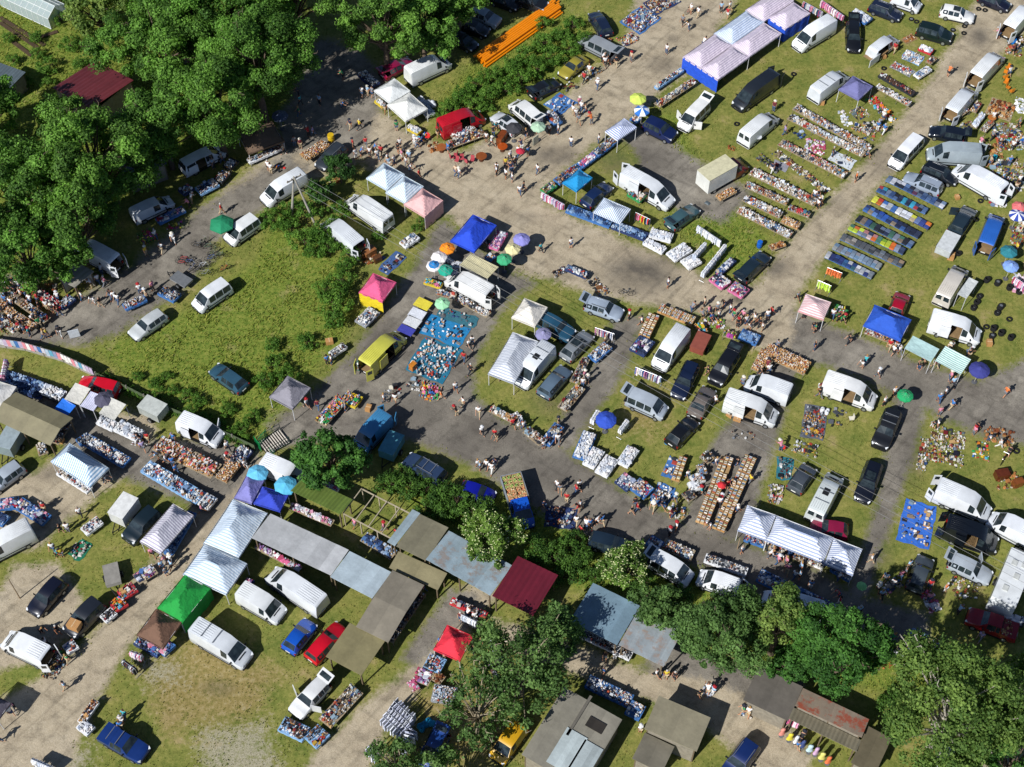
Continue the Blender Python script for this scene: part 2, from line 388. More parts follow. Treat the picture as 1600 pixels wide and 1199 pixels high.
    if 'sd' in fl and kind in ('van', 'lwb', 'mpv', 'kombi'):
        x0 = L / 2 - st[SD][0]; x1 = L / 2 - st[SD + 1][0]
        parts.append(('sliding_door', MB().box((x1 - (x0 - x1) * .42, -hw - .06, (.42 + st[SD][3]) / 2 - .1), ((x0 - x1) * .95, .06, st[SD][3] - .75)), 'paint', None))
        parts.append(('cargo_floor', MB().box(((x0 + x1) / 2 - .2, 0, .56), ((x0 - x1) * 1.5, W * .86, .06)), 'wood', None))
    if 'fd' in fl:
        xm = L / 2 - [q for q in st if q[5] == 'g'][0][0]
        for s in ((-1, 1) if 'fd2' in fl else (1,)):
            parts.append(('front_door', MB().box((xm - .1 + .35, s * (hw + .42), .95), (.09, .92, 1.15), yaw=s * .5), 'paint', None))
    W1 = MB().tube((0, -.11, 0), (0, .11, 0), .33, 14); W2 = MB().tube((0, -.118, 0), (0, .118, 0), .21, 12)
    res = [(nm, b.mesh(nm, MATS[mt], 38 if mt == 'paint' else None), mt, [(a, q.mesh(a, MATS[r_]), r_) for a, q, r_ in (sub or [])]) for nm, b, mt, sub in parts]
    wh = (W1.mesh('tyre', MATS['tyre'], 40), W2.mesh('rim', MATS['chrome'], 40))
    axles = [(L / 2 - wf, s) for s in (-1, 1)] + ([(L / 2 - wr, s) for s in (-1, 1)] if wr < L else [])
    VC[key] = (L, W, res, wh, [(x, s * (hw - .09)) for x, s in axles]); return VC[key]
MATS = {'paint': plain('#cccccc', .3), 'glass': glass(), 'trim': plain('#1b1c1e', .6), 'plate': plain('#e2e2dc', .4, .05), 'lamp': plain('#dfe3e6', .12, .05), 'red': plain('#8c1414', .25, .1),
        'mirror': plain('#222426', .35), 'chrome': plain('#a9adb0', .3, .1, metal=.7), 'wood': plain('#8d7350', .8, .25), 'tyre': plain('#141414', .85, .2)}
def dress(root, kind, flags, color, sx=1.0):
    L, W, res, wh, ax = body_parts(kind, flags); pm = paint(color)
    for nm, me, mt, sub in res:
        o = obj(nm, me, root)
        if mt == 'paint': override(o, 0, pm)
        for a, q, r_ in sub: obj(a, q, o)
    for x, y in ax:
        w_ = obj('wheel', wh[0], root, (x, y, .33)); w_.name = 'wheel'; obj('rim', wh[1], w_)
HTC = {'hatch': .95, 'estate': .95, 'saloon': .9, 'suv': 1.05, 'mpv': 1.2, 'kombi': 1.1, 'van': 1.5, 'lwb': 1.55, 'pickup': 1.0}
NMV = {'hatch': ('hatchback_car', 'car'), 'estate': ('estate_car', 'car'), 'saloon': ('saloon_car', 'car'), 'suv': ('off_road_car', 'car'), 'mpv': ('minibus', 'van'),
       'kombi': ('small_van', 'van'), 'van': ('panel_van', 'van'), 'lwb': ('panel_van', 'van'), 'pickup': ('pickup_truck', 'pickup')}
def veh(kind, color, xf, yf, xr, yr, label, flags=''):
    a = P(xf, yf, .55 if kind not in ('van', 'lwb') else .75); b = P(xr, yr, HTC[kind] if kind not in ('pickup', 'saloon') else .8)
    L0 = VT[kind][0]; d = a - b; d.z = 0
    sx = max(.86, min(1.12, d.length / L0)); yaw = math.atan2(d.y, d.x)
    if d.length > L0 * .6: c = (a + b) / 2
    else: c = b + d.normalized() * L0 / 2
    root = thing(NMV[kind][0], (c.x, c.y, 0), yaw); root.scale = (sx, 1, 1)
    OBST.append((c.x, c.y, yaw, L0 * sx / 2 + .25, VT[kind][1] / 2 + .25)); dress(root, kind, flags, color); tag(root, label, NMV[kind][1], 'vehicles parked at the market'); landmark(c.x, c.y, label); return root
def box_truck(xf, yf, xr, yr, label, cab='#7a1f2a', boxc='#d8d8d0', roof='#c8c2a0'):
    a = P(xf, yf, .8); b = P(xr, yr, 1.6); d = a - b; d.z = 0; yaw = math.atan2(d.y, d.x); c = b + d.normalized() * 3.0
    root = thing('box_truck', (c.x, c.y, 0), yaw)
    L, W, res, wh, ax = body_parts('cab', '')
    for nm, me, mt, sub in res:
        o = obj(nm if nm != 'body' else 'cab', me, root, (2.2, 0, 0))
        if mt == 'paint': override(o, 0, paint(cab))
    B = MB(); B.box((-.95, 0, 1.75), (4.2, 2.15, 2.1)); B.build('cargo_box', paint(boxc), root)
    MB().box((-.95, 0, 2.82), (4.24, 2.19, .05)).build('box_roof', plain(roof, .6), root)
    MB().box((0, 0, .55), (5.6, .9, .25)).build('chassis', MATS['trim'], root)
    for x in (2.5, -1.9):
        for s in (-1, 1): w_ = obj('wheel', wh[0], root, (x, s * .92, .33)); obj('rim', wh[1], w_)
    tag(root, label, 'truck', 'vehicles parked at the market'); landmark(c.x, c.y, label); return root
def flatbed(xf, yf, xr, yr, label):
    a = P(xf, yf, .8); b = P(xr, yr, 1.7); d = a - b; d.z = 0; yaw = math.atan2(d.y, d.x); L_ = 5.6; c = b + d.normalized() * L_ / 2
    root = thing('flatbed_truck', (c.x, c.y, 0), yaw); L, W, res, wh, ax = body_parts('cab', '')
    for nm, me, mt, sub in res:
        o = obj(nm if nm != 'body' else 'cab', me, root, (1.55, 0, 0))
        if mt == 'paint': override(o, 0, paint('#1452b8'))
    MB().box((-1.25, 0, .95), (3.1, 2.05, .14)).build('load_bed', plain('#7a6a52', .8), root)
    for s in (-1, 1): MB().box((-1.25, s * 1.02, 1.35), (3.1, .05, .8)).build('side_board', plain('#8b9298', .6), root)
    MB().box((-2.8, 0, 1.35), (.05, 2.05, .8)).build('tail_board', plain('#8b9298', .6), root); MB().box((-.3, 0, .6), (5.0, .9, .25)).build('chassis', MATS['trim'], root)
    for x in (1.95, -1.7):
        for s in (-1, 1): w_ = obj('wheel', wh[0], root, (x, s * .9, .33)); obj('rim', wh[1], w_)
    tag(root, label, 'truck', 'vehicles parked at the market'); landmark(c.x, c.y, label)
    q = c - d.normalized() * 1.25; h = MB(); u = d.normalized(); v = Vector((-u.y, u.x, 0)); k = 0
    for i in range(6):
        for j in range(4):
            p = q + u * ((i - 2.5) * .5) + v * ((j - 1.5) * .48); o = obj('fruit_crate', crate(1 if i < 3 else 0, k % 3), None, (p.x, p.y, 1.32 + rnd.uniform(0, .12)), yaw + rnd.gauss(0, .04)); k += 1
            tag(o, 'wooden crate of %s on the flatbed truck' % ('green vegetables' if i < 3 else 'reddish fruit'), 'crate', 'crates of %s on the flatbed truck' % ('green vegetables' if i < 3 else 'reddish fruit')[0:16])
    return root
CRM = {}
def crate(kind, i):
    if (kind, i) in CRM: return CRM[(kind, i)]
    B = MB(); c = C('#c2a070'); B.box((0, 0, .02), (.47, .45, .04), col=c)
    for s in (-1, 1): B.box((s * .225, 0, .16), (.03, .45, .3), col=c); B.box((0, s * .215, .16), (.42, .03, .3), col=c)
    r2 = random.Random(i + 9 * kind); pal = ['#7fa84a', '#5d8a38', '#a9bf5a', '#c9b878'] if kind else ['#c9794a', '#d9a26a', '#b85a3a', '#d8c090']
    for k in range(14): r = r2.uniform(.05, .09); x, y = r2.uniform(-.16, .16), r2.uniform(-.15, .15); B.lathe((x, y, .2), [(r * .6, 0), (r, .06), (r * .7, .12), (.01, .15)], 6, 0, C(r2.choice(pal)))
    CRM[(kind, i)] = B.mesh('fruit_crate', goods_mat()); return CRM[(kind, i)]
def trailer(x, y, ang_px, L, W, H, label, color, top=None, kind='box'):
    """x,y: photo centre; ang_px: photo point the drawbar points to"""
    c = P(x, y, H * .6); e = P(ang_px[0], ang_px[1], .5); d = e - c; yaw = math.atan2(d.y, d.x)
    root = thing('box_trailer' if kind == 'box' else 'caravan' if kind == 'caravan' else 'open_trailer', (c.x, c.y, 0), yaw)
    wh = body_parts('hatch', '')[3]
    if kind == 'caravan':
        B = MB(); hw = W / 2; pr = [(-L / 2, .5), (-L / 2, H * .75), (-L / 2 + .25, H), (L / 2 - .5, H), (L / 2, H * .62), (L / 2 + .05, .6)]
        vs = [(x_, -hw, z_) for x_, z_ in pr] + [(x_, hw, z_) for x_, z_ in pr]; n = len(pr)
        B.add(vs, [(i, (i + 1) % n, n + (i + 1) % n, n + i) for i in range(n)] + [tuple(range(n - 1, -1, -1)), tuple(range(n, 2 * n))]); B.build('body', paint(color), root, 40)
        for xx, yy in ((-L * .25, .3), (0, -.2), (L * .2, .4), (L * .22, -.5)): MB().box((xx, yy, H + .05), (.6, .5, .1)).build('roof_vent', plain('#bdbfba', .4), root)
        for s in (-1, 1):
            for xx in (-L * .25, L * .12): MB().box((xx, s * (hw + .005), H * .62), (1.1, .02, .55)).build('side_window', glass(), root)
        MB().box((L / 2 - .1, 0, H * .74), (.35, W * .7, .3), tilt=-.5).build('front_window', glass(), root)
    else:
        B = MB(); B.box((0, 0, .55 + (H - .55) / 2), (L, W, H - .55)); B.build('body', paint(color), root)
        MB().box((0, 0, H + .025), (L + .04, W + .04, .05)).build('lid', plain(top or color, .6), root)
        MB().box((-L / 2 - .012, 0, .55 + (H - .55) / 2), (.02, W * .9, (H - .55) * .9)).build('rear_panel', plain(color, .5), root)
    D = MB(); D.tube((L / 2, .45, .45), (L / 2 + 1.0, 0, .45), .05); D.tube((L / 2, -.45, .45), (L / 2 + 1.0, 0, .45), .05); D.tube((L / 2 + 1, 0, 0), (L / 2 + 1, 0, .6), .04); D.build('drawbar', MATS['trim'], root)
    for s in (-1, 1): w_ = obj('wheel', wh[0], root, (-.1, s * (W / 2 + .1), .33)); obj('rim', wh[1], w_)
    tag(root, label, 'caravan' if kind == 'caravan' else 'trailer', 'vehicles parked at the market'); landmark(c.x, c.y, label); return root
# ------------------------------------------------------------------ tents, awnings, parasols
def tent(pts, color, label, eave=2.1, rise=1.05, stripes=None, walls='', wallc=None, legs='#d8d8d8', style='pyr', peak=None, valance=.22):
    c, yaw, U, V, s = rect(pts, eave); root = thing('market_tent', c, yaw); a, b = U / 2, V / 2
    m = striped(*stripes) if stripes else cloth(color)
    n = 14; B = MB(); vs = []
    pk = peak if peak is not None else 0.0
    for i in range(n + 1):
        for j in range(n + 1):
            u, v = -1 + 2 * i / n, -1 + 2 * j / n
            if style == 'hip':                       # ridge along the longer side
                r = min(a, b); du = a * (1 - abs(u)); dv = b * (1 - abs(v)); t = min(du, dv, r) / r
            else: t = 1 - max(abs(u), abs(v))
            z = eave + rise * (t ** 1.12) + (pk * max(0, t - .55) ** 1.2 * 2.0)
            sag = -.05 * math.sin(PI * min(1, t * 1.2)) - .10 * (1 - min(abs(u), abs(v)) ** 2) * max(0, 1 - 3 * t) + rnd.uniform(-.018, .018)
            pu = 1 - .03 * abs(u) ** 4 * (1 - v * v); pv = 1 - .03 * abs(v) ** 4 * (1 - u * u)
            vs.append((u * a * pu, v * b * pv, z + sag))
    B.add(vs, [(i * (n + 1) + j, (i + 1) * (n + 1) + j, (i + 1) * (n + 1) + j + 1, i * (n + 1) + j + 1) for i in range(n) for j in range(n)])
    can = B.build('canopy', m, root, 24)
    if valance:
        Q = MB(); P4 = [(-a, -b), (a, -b), (a, b), (-a, b)]
        for i in range(4):
            p, q = P4[i], P4[(i + 1) % 4]; k = 1.012
            Q.add([(p[0] * k, p[1] * k, eave), (q[0] * k, q[1] * k, eave), (q[0] * k, q[1] * k, eave - valance), (p[0] * k, p[1] * k, eave - valance)], [(0, 1, 2, 3)])
        Q.build('valance', m, can)
    lm = plain(legs, .4, .1)
    for sx in (-1, 1):
        for sy in (-1, 1): MB().tube((sx * (a - .05), sy * (b - .05), 0), (sx * (a - .05), sy * (b - .05), eave - .02), .035).build('leg', lm, root)
    F_ = MB()
    for p, q in (((-1, -1), (1, -1)), ((1, -1), (1, 1)), ((1, 1), (-1, 1)), ((-1, 1), (-1, -1))): F_.tube((p[0] * (a - .05), p[1] * (b - .05), eave - .1), (q[0] * (a - .05), q[1] * (b - .05), eave - .1), .02)
    F_.build('frame', lm, root)
    P4 = [(-a, -b * s), (a, -b * s), (a, b * s), (-a, b * s)]; wm = cloth(wallc) if wallc else m
    for ch in walls:
        i = int(ch); p, q = Vector((*P4[i], 0)), Vector((*P4[(i + 1) % 4], 0)); k = 10; Wl = MB(); vs = []
        nn = (q - p).normalized().cross(Vector((0, 0, 1)))
        for t in range(k + 1):
            x = p.lerp(q, t / k) * 1.004 + nn * (.05 * math.sin(t * 1.9))
            vs += [tuple(x + Vector((0, 0, eave - .02))), tuple(x + Vector((0, 0, .03)))]
        Wl.add(vs, [(2 * t, 2 * t + 2, 2 * t + 3, 2 * t + 1) for t in range(k)]); Wl.build('side_wall', wm, root, 60)
    tag(root, label, 'tent', 'tents of the market'); landmark(c.x, c.y, label); return root
def split(pts, nx, ny):
    A, B_, C_, D = [Vector((pts[2 * i], pts[2 * i + 1])) for i in range(4)]; out = []
    for i in range(nx):
        for j in range(ny):
            q = []
            for u, v in ((i, j), (i + 1, j), (i + 1, j + 1), (i, j + 1)):
                p = A.lerp(B_, u / nx).lerp(D.lerp(C_, u / nx), v / ny); q += [p.x, p.y]
            out.append(q)
    return out
def awning(pts, z0, z1, color, label, stripes=None, thick=.04, name='awning', mat=None, legs=True, cat='awning'):
    """a sloping cloth on four poles; z0 along the first edge, z1 along the opposite one"""
    c, yaw, U, V, s = rect(pts, (z0 + z1) / 2); root = thing(name, c, yaw); a, b = U / 2, V / 2; n = 8; vs = []; B = MB()
    for i in range(n + 1):
        for j in range(n + 1):
            u, v = -1 + 2 * i / n, -1 + 2 * j / n; t = (v * s + 1) / 2
            vs.append((u * a, v * b, z0 + (z1 - z0) * t - .10 * (1 - u * u) * (1 - v * v)))
    B.add(vs, [(i * (n + 1) + j, (i + 1) * (n + 1) + j, (i + 1) * (n + 1) + j + 1, i * (n + 1) + j + 1) for i in range(n) for j in range(n)])
    B.build('canopy', mat or (striped(*stripes) if stripes else cloth(color)), root, 60)
    if legs:
        for sx in (-1, 1):
            for sy in (-1, 1):
                h = z0 if sy * s < 0 else z1
                MB().tube((sx * (a - .06), sy * (b - .06), 0), (sx * (a - .06), sy * (b - .06), h - .02), .035).build('leg', plain('#c9c9c9', .4, .1), root)
        F_ = MB()
        for sy in (-1, 1):
            h = (z0 if sy * s < 0 else z1) - .05
            F_.tube((-a, sy * (b - .06), h), (a, sy * (b - .06), h), .03)
        F_.build('frame', plain('#c9c9c9', .4, .1), root)
    tag(root, label, cat, 'tents of the market'); landmark(c.x, c.y, label); return root
UMB = {}
def parasol(x, y, r, colors, label, sides=8, z=2.15, ring=None):
    r *= .82
    c = P(x, y, z + .1); root = thing('parasol', (c.x, c.y, 0), rnd.random() * 3)
    B = MB(); n = sides; prof = [(0.02, .52), (.35, .40), (.7, .22), (1.0, 0.0)]
    vs = [(0, 0, z + .52)]
    for rr, zz in prof[1:]:
        for i in range(n):
            a = 2 * PI * i / n; vs.append((r * rr * math.cos(a), r * rr * math.sin(a), z + zz * r / 1.4))
    fs = []; mi = []
    for i in range(n):
        j = (i + 1) % n
        fs.append((0, 1 + i, 1 + j)); mi.append(i % len(colors) if ring is None else 0)
        for k in range(2):
            fs.append((1 + k * n + i, 1 + (k + 1) * n + i, 1 + (k + 1) * n + j, 1 + k * n + j)); mi.append((i % len(colors)) if ring is None else (1 if k == 1 else 0))
        # hanging flap
    o = len(vs)
    for i in range(n):
        a = 2 * PI * i / n; vs.append((r * 1.01 * math.cos(a), r * 1.01 * math.sin(a), z - .14))
    for i in range(n):
        j = (i + 1) % n; fs.append((1 + 2 * n + i, o + i, o + j, 1 + 2 * n + j)); mi.append(i % len(colors) if ring is None else 1)
    B.v = vs; B.f = fs; B.m = mi; B.build('canopy', [cloth(k) for k in colors], root)
    MB().tube((0, 0, 0), (0, 0, z + .5), .03).build('pole', plain('#b9b4a6', .4), root)
    MB().lathe((0, 0, 0), [(.3, 0), (.3, .08), (.08, .14)], 10).build('base', plain('#55565a', .8), root)
    R_ = MB()
    for i in range(n):
        a = 2 * PI * i / n; R_.tube((0, 0, z + .42), (r * .98 * math.cos(a), r * .98 * math.sin(a), z - .02), .012, 4)
    R_.build('ribs', plain('#8a8a86', .5), root)
    tag(root, label, 'parasol', 'parasols over the stalls'); landmark(c.x, c.y, label); return root
# ------------------------------------------------------------------ goods
PAL = {
 'mix': ['#e9e6df', '#cfc9bd', '#f3f1ec', '#8b7a66', '#3b3c42', '#7d1f22', '#2c4a7a', '#c9a26b', '#5e6a70', '#b9573a', '#222233', '#8fa6b5', '#d9d4c8', '#6b4a33'],
 'books': ['#c79a62', '#b98850', '#d9b98a', '#e8e0d0', '#a33a2c', '#31507c', '#efe9dc', '#7a5a38', '#d6a86c', '#f4efe4'],
 'clothes': ['#e6e3e6', '#c8ccd6', '#35405e', '#8d97ad', '#a8273e', '#d98ea2', '#1f2430', '#6a7f9c', '#f1eeea', '#4a6ea8', '#c9b9a3', '#7c4a78'],
 'white': ['#f2f2f0', '#e4e6ea', '#dcdfe6', '#f7f6f3', '#cfd5df', '#e9e2df', '#b9c3d2'],
 'jeans': ['#4f74a6', '#6d8fb9', '#39588a', '#2b3f66', '#86a3c4', '#aebfd4', '#22304e'],
 'crock': ['#f4f3ef', '#e5e8ea', '#fbfaf6', '#c9d3da', '#6d87a8', '#d9cfc0', '#33383f', '#b84a3a'],
 'tools': ['#3d4046', '#5a5f66', '#26282c', '#7c7f83', '#8a5a33', '#a3352a', '#c9ccd0', '#d0a53a'],
 'toys': ['#d8322f', '#f0c52e', '#2f6fc4', '#2f9d4d', '#f3f1ec', '#e87fa6', '#f08a2c', '#5cb8d8', '#222831'],
 'plants': ['#3c6b2c', '#5b8a3a', '#2f5524', '#7fa34c', '#c73a5a', '#e9d34a', '#e7e4ea', '#b24a9a'],
 'shoes': ['#22242a', '#3a3032', '#5b4335', '#e9e9ea', '#1a1a1e', '#6d7078', '#8a2f37'],
 'furn': ['#9a5a2c', '#7d4322', '#b87a44', '#5e341c', '#c99a62', '#d9cbb0'],
 'dark': ['#1b1d22', '#2a2d33', '#3b3e45', '#55585e', '#8d8f92', '#d9d9d6', '#6b2a2a'],
 'red': ['#b9343a', '#d9cfc8', '#e06a6a', '#f1e9e6', '#8a8f98', '#6a1d24', '#3b4660', '#e8e4da', '#4f7f94', '#2a2d33', '#c99a62', '#d8d8d8'],
 'bluewhite': ['#f1f3f6', '#dfe2e6', '#a9b9cc', '#4f78ac', '#c9cdd2', '#f7f7f4', '#28324a', '#8f8a84', '#d9c9b4', '#3b3c42', '#b9573a'],
 'pink': ['#e9a9c0', '#d96a94', '#f3dfe4', '#c2c6d2', '#8d6aa0', '#f4f0ee', '#b94a6a'],
}
def heap(cx, cy, yaw, L, W, z, pal, dens=1.0, size=.24, kind='mix', hmax=1.0):
    """a spread of separate articles lying on a table or a sheet: boxes, jars, folded and crumpled pieces"""
    B = MB(); cols = PAL[pal]
    cyw, syw = math.cos(yaw), math.sin(yaw)
    area = 0; goal = L * W * min(1.0, .92 * dens); tries = 0; occ = []
    cells = {}
    while area < goal and tries < 900:
        tries += 1
        q0 = rnd.random(); s = size * (rnd.uniform(1.3, 2.3) if q0 < .16 else rnd.uniform(.7, 1.2) if q0 < .65 else rnd.uniform(.35, .65))
        u = rnd.uniform(-.5, .5) * max(.01, L - s * .8); v = rnd.uniform(-.5, .5) * max(.01, W - s * .7)
        bad = False
        for (uu, vv, ss) in occ:
            if abs(u - uu) < (s + ss) * .42 and abs(v - vv) < (s + ss) * .36: bad = True; break
        if bad and rnd.random() < .93: continue
        occ.append((u, v, s)); area += s * s * .92
        x, y = cx + u * cyw - v * syw, cy + u * syw + v * cyw
        ce = cells.setdefault((int((u + 50) / .7), int((v + 50) / .6)), (rnd.choice(cols), rnd.random())); same = rnd.random() < .62
        c = C(ce[0] if same else rnd.choice(cols)); k = rnd.uniform(.7, 1.08); c = (c[0] * k, c[1] * k, c[2] * k, 1)
        q = ce[1] if same else rnd.random(); ya = yaw + (rnd.gauss(0, .13) if rnd.random() < .75 else rnd.uniform(-1, 1))
        if kind == 'clothes':
            h = rnd.uniform(.05, .15) * hmax
            B.box((x, y, z + h / 2), (s * 1.1, s * .9, h), ya, 0, c, rnd.uniform(.75, .97), rnd.uniform(-.1, .1), True)
            if rnd.random() < .5:
                k2 = rnd.uniform(.8, 1.1); B.box((x, y, z + h + .02), (s * .8, s * .6, .05), ya + .2, 0, (c[0] * k2, c[1] * k2, c[2] * k2, 1), .8, 0, True)
        elif kind == 'boxes' or q < .22:
            h = rnd.uniform(.10, .24) * hmax; bc = C(rnd.choice(['#a97b46', '#b98a52', '#8a6a42', '#c9c4ba', '#6d7680'])) if kind != 'boxes' else C(rnd.choice(['#a97b46', '#b98a52', '#c99b63']))
            B.box((x, y, z + h / 2), (s * 1.0, s * .82, h), ya, 0, bc, 1, 0, True)
            for t in range(3): B.box((x + (t - 1) * s * .29 * math.cos(ya), y + (t - 1) * s * .29 * math.sin(ya), z + h + .025), (s * .25, s * .66, .05), ya, 0, C(rnd.choice(cols)), .95, 0, True)
        elif q < .6:
            h = rnd.uniform(.03, .24) * hmax * min(1.3, s / .24)
            B.box((x, y, z + h / 2), (s * rnd.uniform(.85, 1.1), s * rnd.uniform(.55, .85), h), ya, 0, c, rnd.uniform(.85, 1), 0, True)
        elif q < .82:
            h = rnd.uniform(.06, .30) * hmax * min(1.2, s / .24); r = min(.2, s * rnd.uniform(.3, .46))
            B.lathe((x, y, z), [(r * .8, 0), (r, h * .5), (r * rnd.uniform(.4, 1), h)], 7, 0, c)
        else:
            h = rnd.uniform(.03, .15) * hmax
            B.box((x, y, z + h / 2), (s * 1.05, s * .8, h), ya, 0, c, rnd.uniform(.5, .85), rnd.uniform(-.2, .2), True)
    return B
DN = {'mix': 'jumble of mixed bric-a-brac', 'books': 'rows of boxed books and records', 'clothes': 'spread of folded clothes', 'white': 'pile of white garments', 'jeans': 'stack of folded blue jeans',
      'crock': 'white crockery and glassware', 'tools': 'scatter of tools and machine parts', 'toys': 'bright toys and plastic goods', 'plants': 'pots of plants and cut flowers', 'shoes': 'dark shoes in rows',
      'furn': 'brown wooden household pieces', 'dark': 'dark electrical goods', 'red': 'red patterned goods', 'bluewhite': 'blue and white wares', 'pink': 'pink and pastel garments'}
CLN = {'w': '#d9dadb', 'b': '#3a6ba6', 'g': '#2f8a4a', 'r': '#b3262e', 'y': '#c9b12e', 'k': '#24262b', 'n': '#8d7350', 'l': '#7fa8d0', 'p': '#c76a94', 'e': '#8b8f94', 'u': '#22335e'}
CNM = {'w': 'white', 'b': 'blue', 'g': 'green', 'r': 'red', 'y': 'yellow', 'k': 'black', 'n': 'bare wooden', 'l': 'pale blue', 'p': 'pink', 'e': 'grey', 'u': 'navy'}
def table(x1, y1, x2, y2, wd, pal, cl='n', z=.74, dens=1.0, size=.24, kind=None, hmax=1.0, skirt=.25, name='trestle_table', goods=True):
    """a trestle table along a photo line (centre line of its top), laid with goods"""
    a, b = P(x1, y1, z), P(x2, y2, z); d = b - a; L = max(.6, d.length); yaw = math.atan2(d.y, d.x); c = (a + b) / 2
    root = thing(name, (c.x, c.y, 0), yaw); hw = wd / 2
    MB().box((0, 0, z - .03), (L, wd, .05)).build('table_top', plain('#9a8a70', .7), root)
    if cl != 'n':
        Q = MB(); Q.box((0, 0, z + .004), (L + .03, wd + .03, .012))
        for sx, sy, dx, dy in ((0, -1, L, 0), (0, 1, L, 0), (-1, 0, 0, wd), (1, 0, 0, wd)):
            n = max(2, int((dx + dy) / .3)); vs = []
            for i in range(n + 1):
                t = i / n - .5; X = sx * (L / 2 + .02) + dx * t; Y = sy * (hw + .02) + dy * t; q = .03 * (i % 2)
                vs += [(X, Y, z), (X + sx * q, Y + sy * q, z - skirt)]
            Q.add(vs, [(2 * i, 2 * i + 2, 2 * i + 3, 2 * i + 1) for i in range(n)])
        Q.build('tablecloth', cloth(CLN[cl]), root)
    nl = max(2, int(round(L / 1.8)) + 1); lm = plain('#6e6a62', .6)
    for i in range(nl):
        X = -L / 2 + .12 + (L - .24) * i / (nl - 1)
        for s in (-1, 1): MB().tube((X, s * (hw - .06), 0), (X, s * (hw - .06), z - .05), .025, 5).build('leg', lm, root)
    OBST.append((c.x, c.y, yaw, L / 2 + .22, wd / 2 + .22))
    later(root, '%s trestle table' % (('%s covered' % CNM[cl]) if cl != 'n' else 'bare topped'), 'table', 'trestle tables of the stalls', (c.x, c.y))
    if goods:
        k = kind or ('clothes' if pal in ('clothes', 'white', 'jeans', 'pink') else 'boxes' if pal == 'books' else 'mix')
        h = heap(0, 0, 0, L - .05, wd - .05, z + .012, pal, dens, size, k, hmax)
        o = h.build('assorted_goods', goods_mat(), None, None, (c.x, c.y, 0), yaw)
        later(o, DN[pal] + ' on the table', 'goods', 'goods laid out for sale', (c.x, c.y), 'stuff')
    return root
def blanket(pts, pal, color, dens=.8, size=.26, kind=None, hmax=1.0, name='ground_sheet', cover=.94, label=None, frac=1.0):
    c, yaw, U, V, s = rect(pts, .02); B = MB(); n = max(3, int(U / .7)); k = max(3, int(V / .7)); vs = []
    for i in range(n + 1):
        for j in range(k + 1):
            e = .0 if 0 < i < n and 0 < j < k else .12
            vs.append(((i / n - .5) * U + rnd.uniform(-e, e), (j / k - .5) * V + rnd.uniform(-e, e), .015 + rnd.random() * .03))
    m = len(vs)
    B.add(vs, [(i * (k + 1) + j, (i + 1) * (k + 1) + j, (i + 1) * (k + 1) + j + 1, i * (k + 1) + j + 1) for i in range(n) for j in range(k)])
    o = B.build(name, cloth(CLN.get(color, color)), None, 50, c, yaw)
    nm = CNM.get(color)
    if label: tag(o, label, 'ground sheet', 'sheets spread on the ground'); landmark(c.x, c.y, label)
    else: later(o, '%s sheet spread on the ground' % (nm or 'coloured'), 'ground sheet', 'sheets spread on the ground', (c.x, c.y))
    kd = kind or ('clothes' if pal in ('clothes', 'white', 'jeans', 'pink') else 'boxes' if pal == 'books' else 'mix')
    h = heap(0, 0, 0, U * cover, V * cover, .05, pal, dens, size, kd, hmax)
    g = h.build('assorted_goods', goods_mat(), None, None, c, yaw); later(g, DN[pal] + ' on the ground', 'goods', 'goods laid out for sale', (c.x, c.y), 'stuff'); return o
def spread(pts, pal, dens=.7, size=.3, kind=None, hmax=1.0):
    c, yaw, U, V, s = rect(pts, .02)
    h = heap(0, 0, 0, U, V, .0, pal, dens, size, kind or 'mix', hmax)
    g = h.build('assorted_goods', goods_mat(), None, None, c, yaw); later(g, DN[pal] + ' on the grass', 'goods', 'goods laid out for sale', (c.x, c.y), 'stuff')
BXM = {}
def carton(i):
    """open cardboard box filled with books, four kinds"""
    if i in BXM: return BXM[i]
    B = MB(); c = C(['#b98a52', '#c99b63', '#a97b46', '#d3a873'][i % 4]); L, W, H, t = .46, .36, .26, .02
    for s in (-1, 1): B.box((s * (L / 2 - t / 2), 0, H / 2), (t, W, H), col=c); B.box((0, s * (W / 2 - t / 2), H / 2), (L - 2 * t, t, H), col=c)
    B.box((0, 0, .02), (L - 2 * t, W - 2 * t, .03), col=c)
    r2 = random.Random(i); x = -L / 2 + .04
    while x < L / 2 - .07:
        wd = r2.uniform(.02, .06); k = C(r2.choice(['#efe9dc', '#f4efe4', '#b04a3a', '#3f5f8c', '#e0d3b8', '#cfd6da', '#2c2c30', '#d9c08a', '#8a9a6a'])); hh = H * r2.uniform(.7, 1.12)
        B.box((x + wd / 2, 0, .035 + hh / 2), (wd * .92, W * .82, hh), col=k); x += wd
    BXM[i] = B.mesh('book_carton', goods_mat()); return BXM[i]
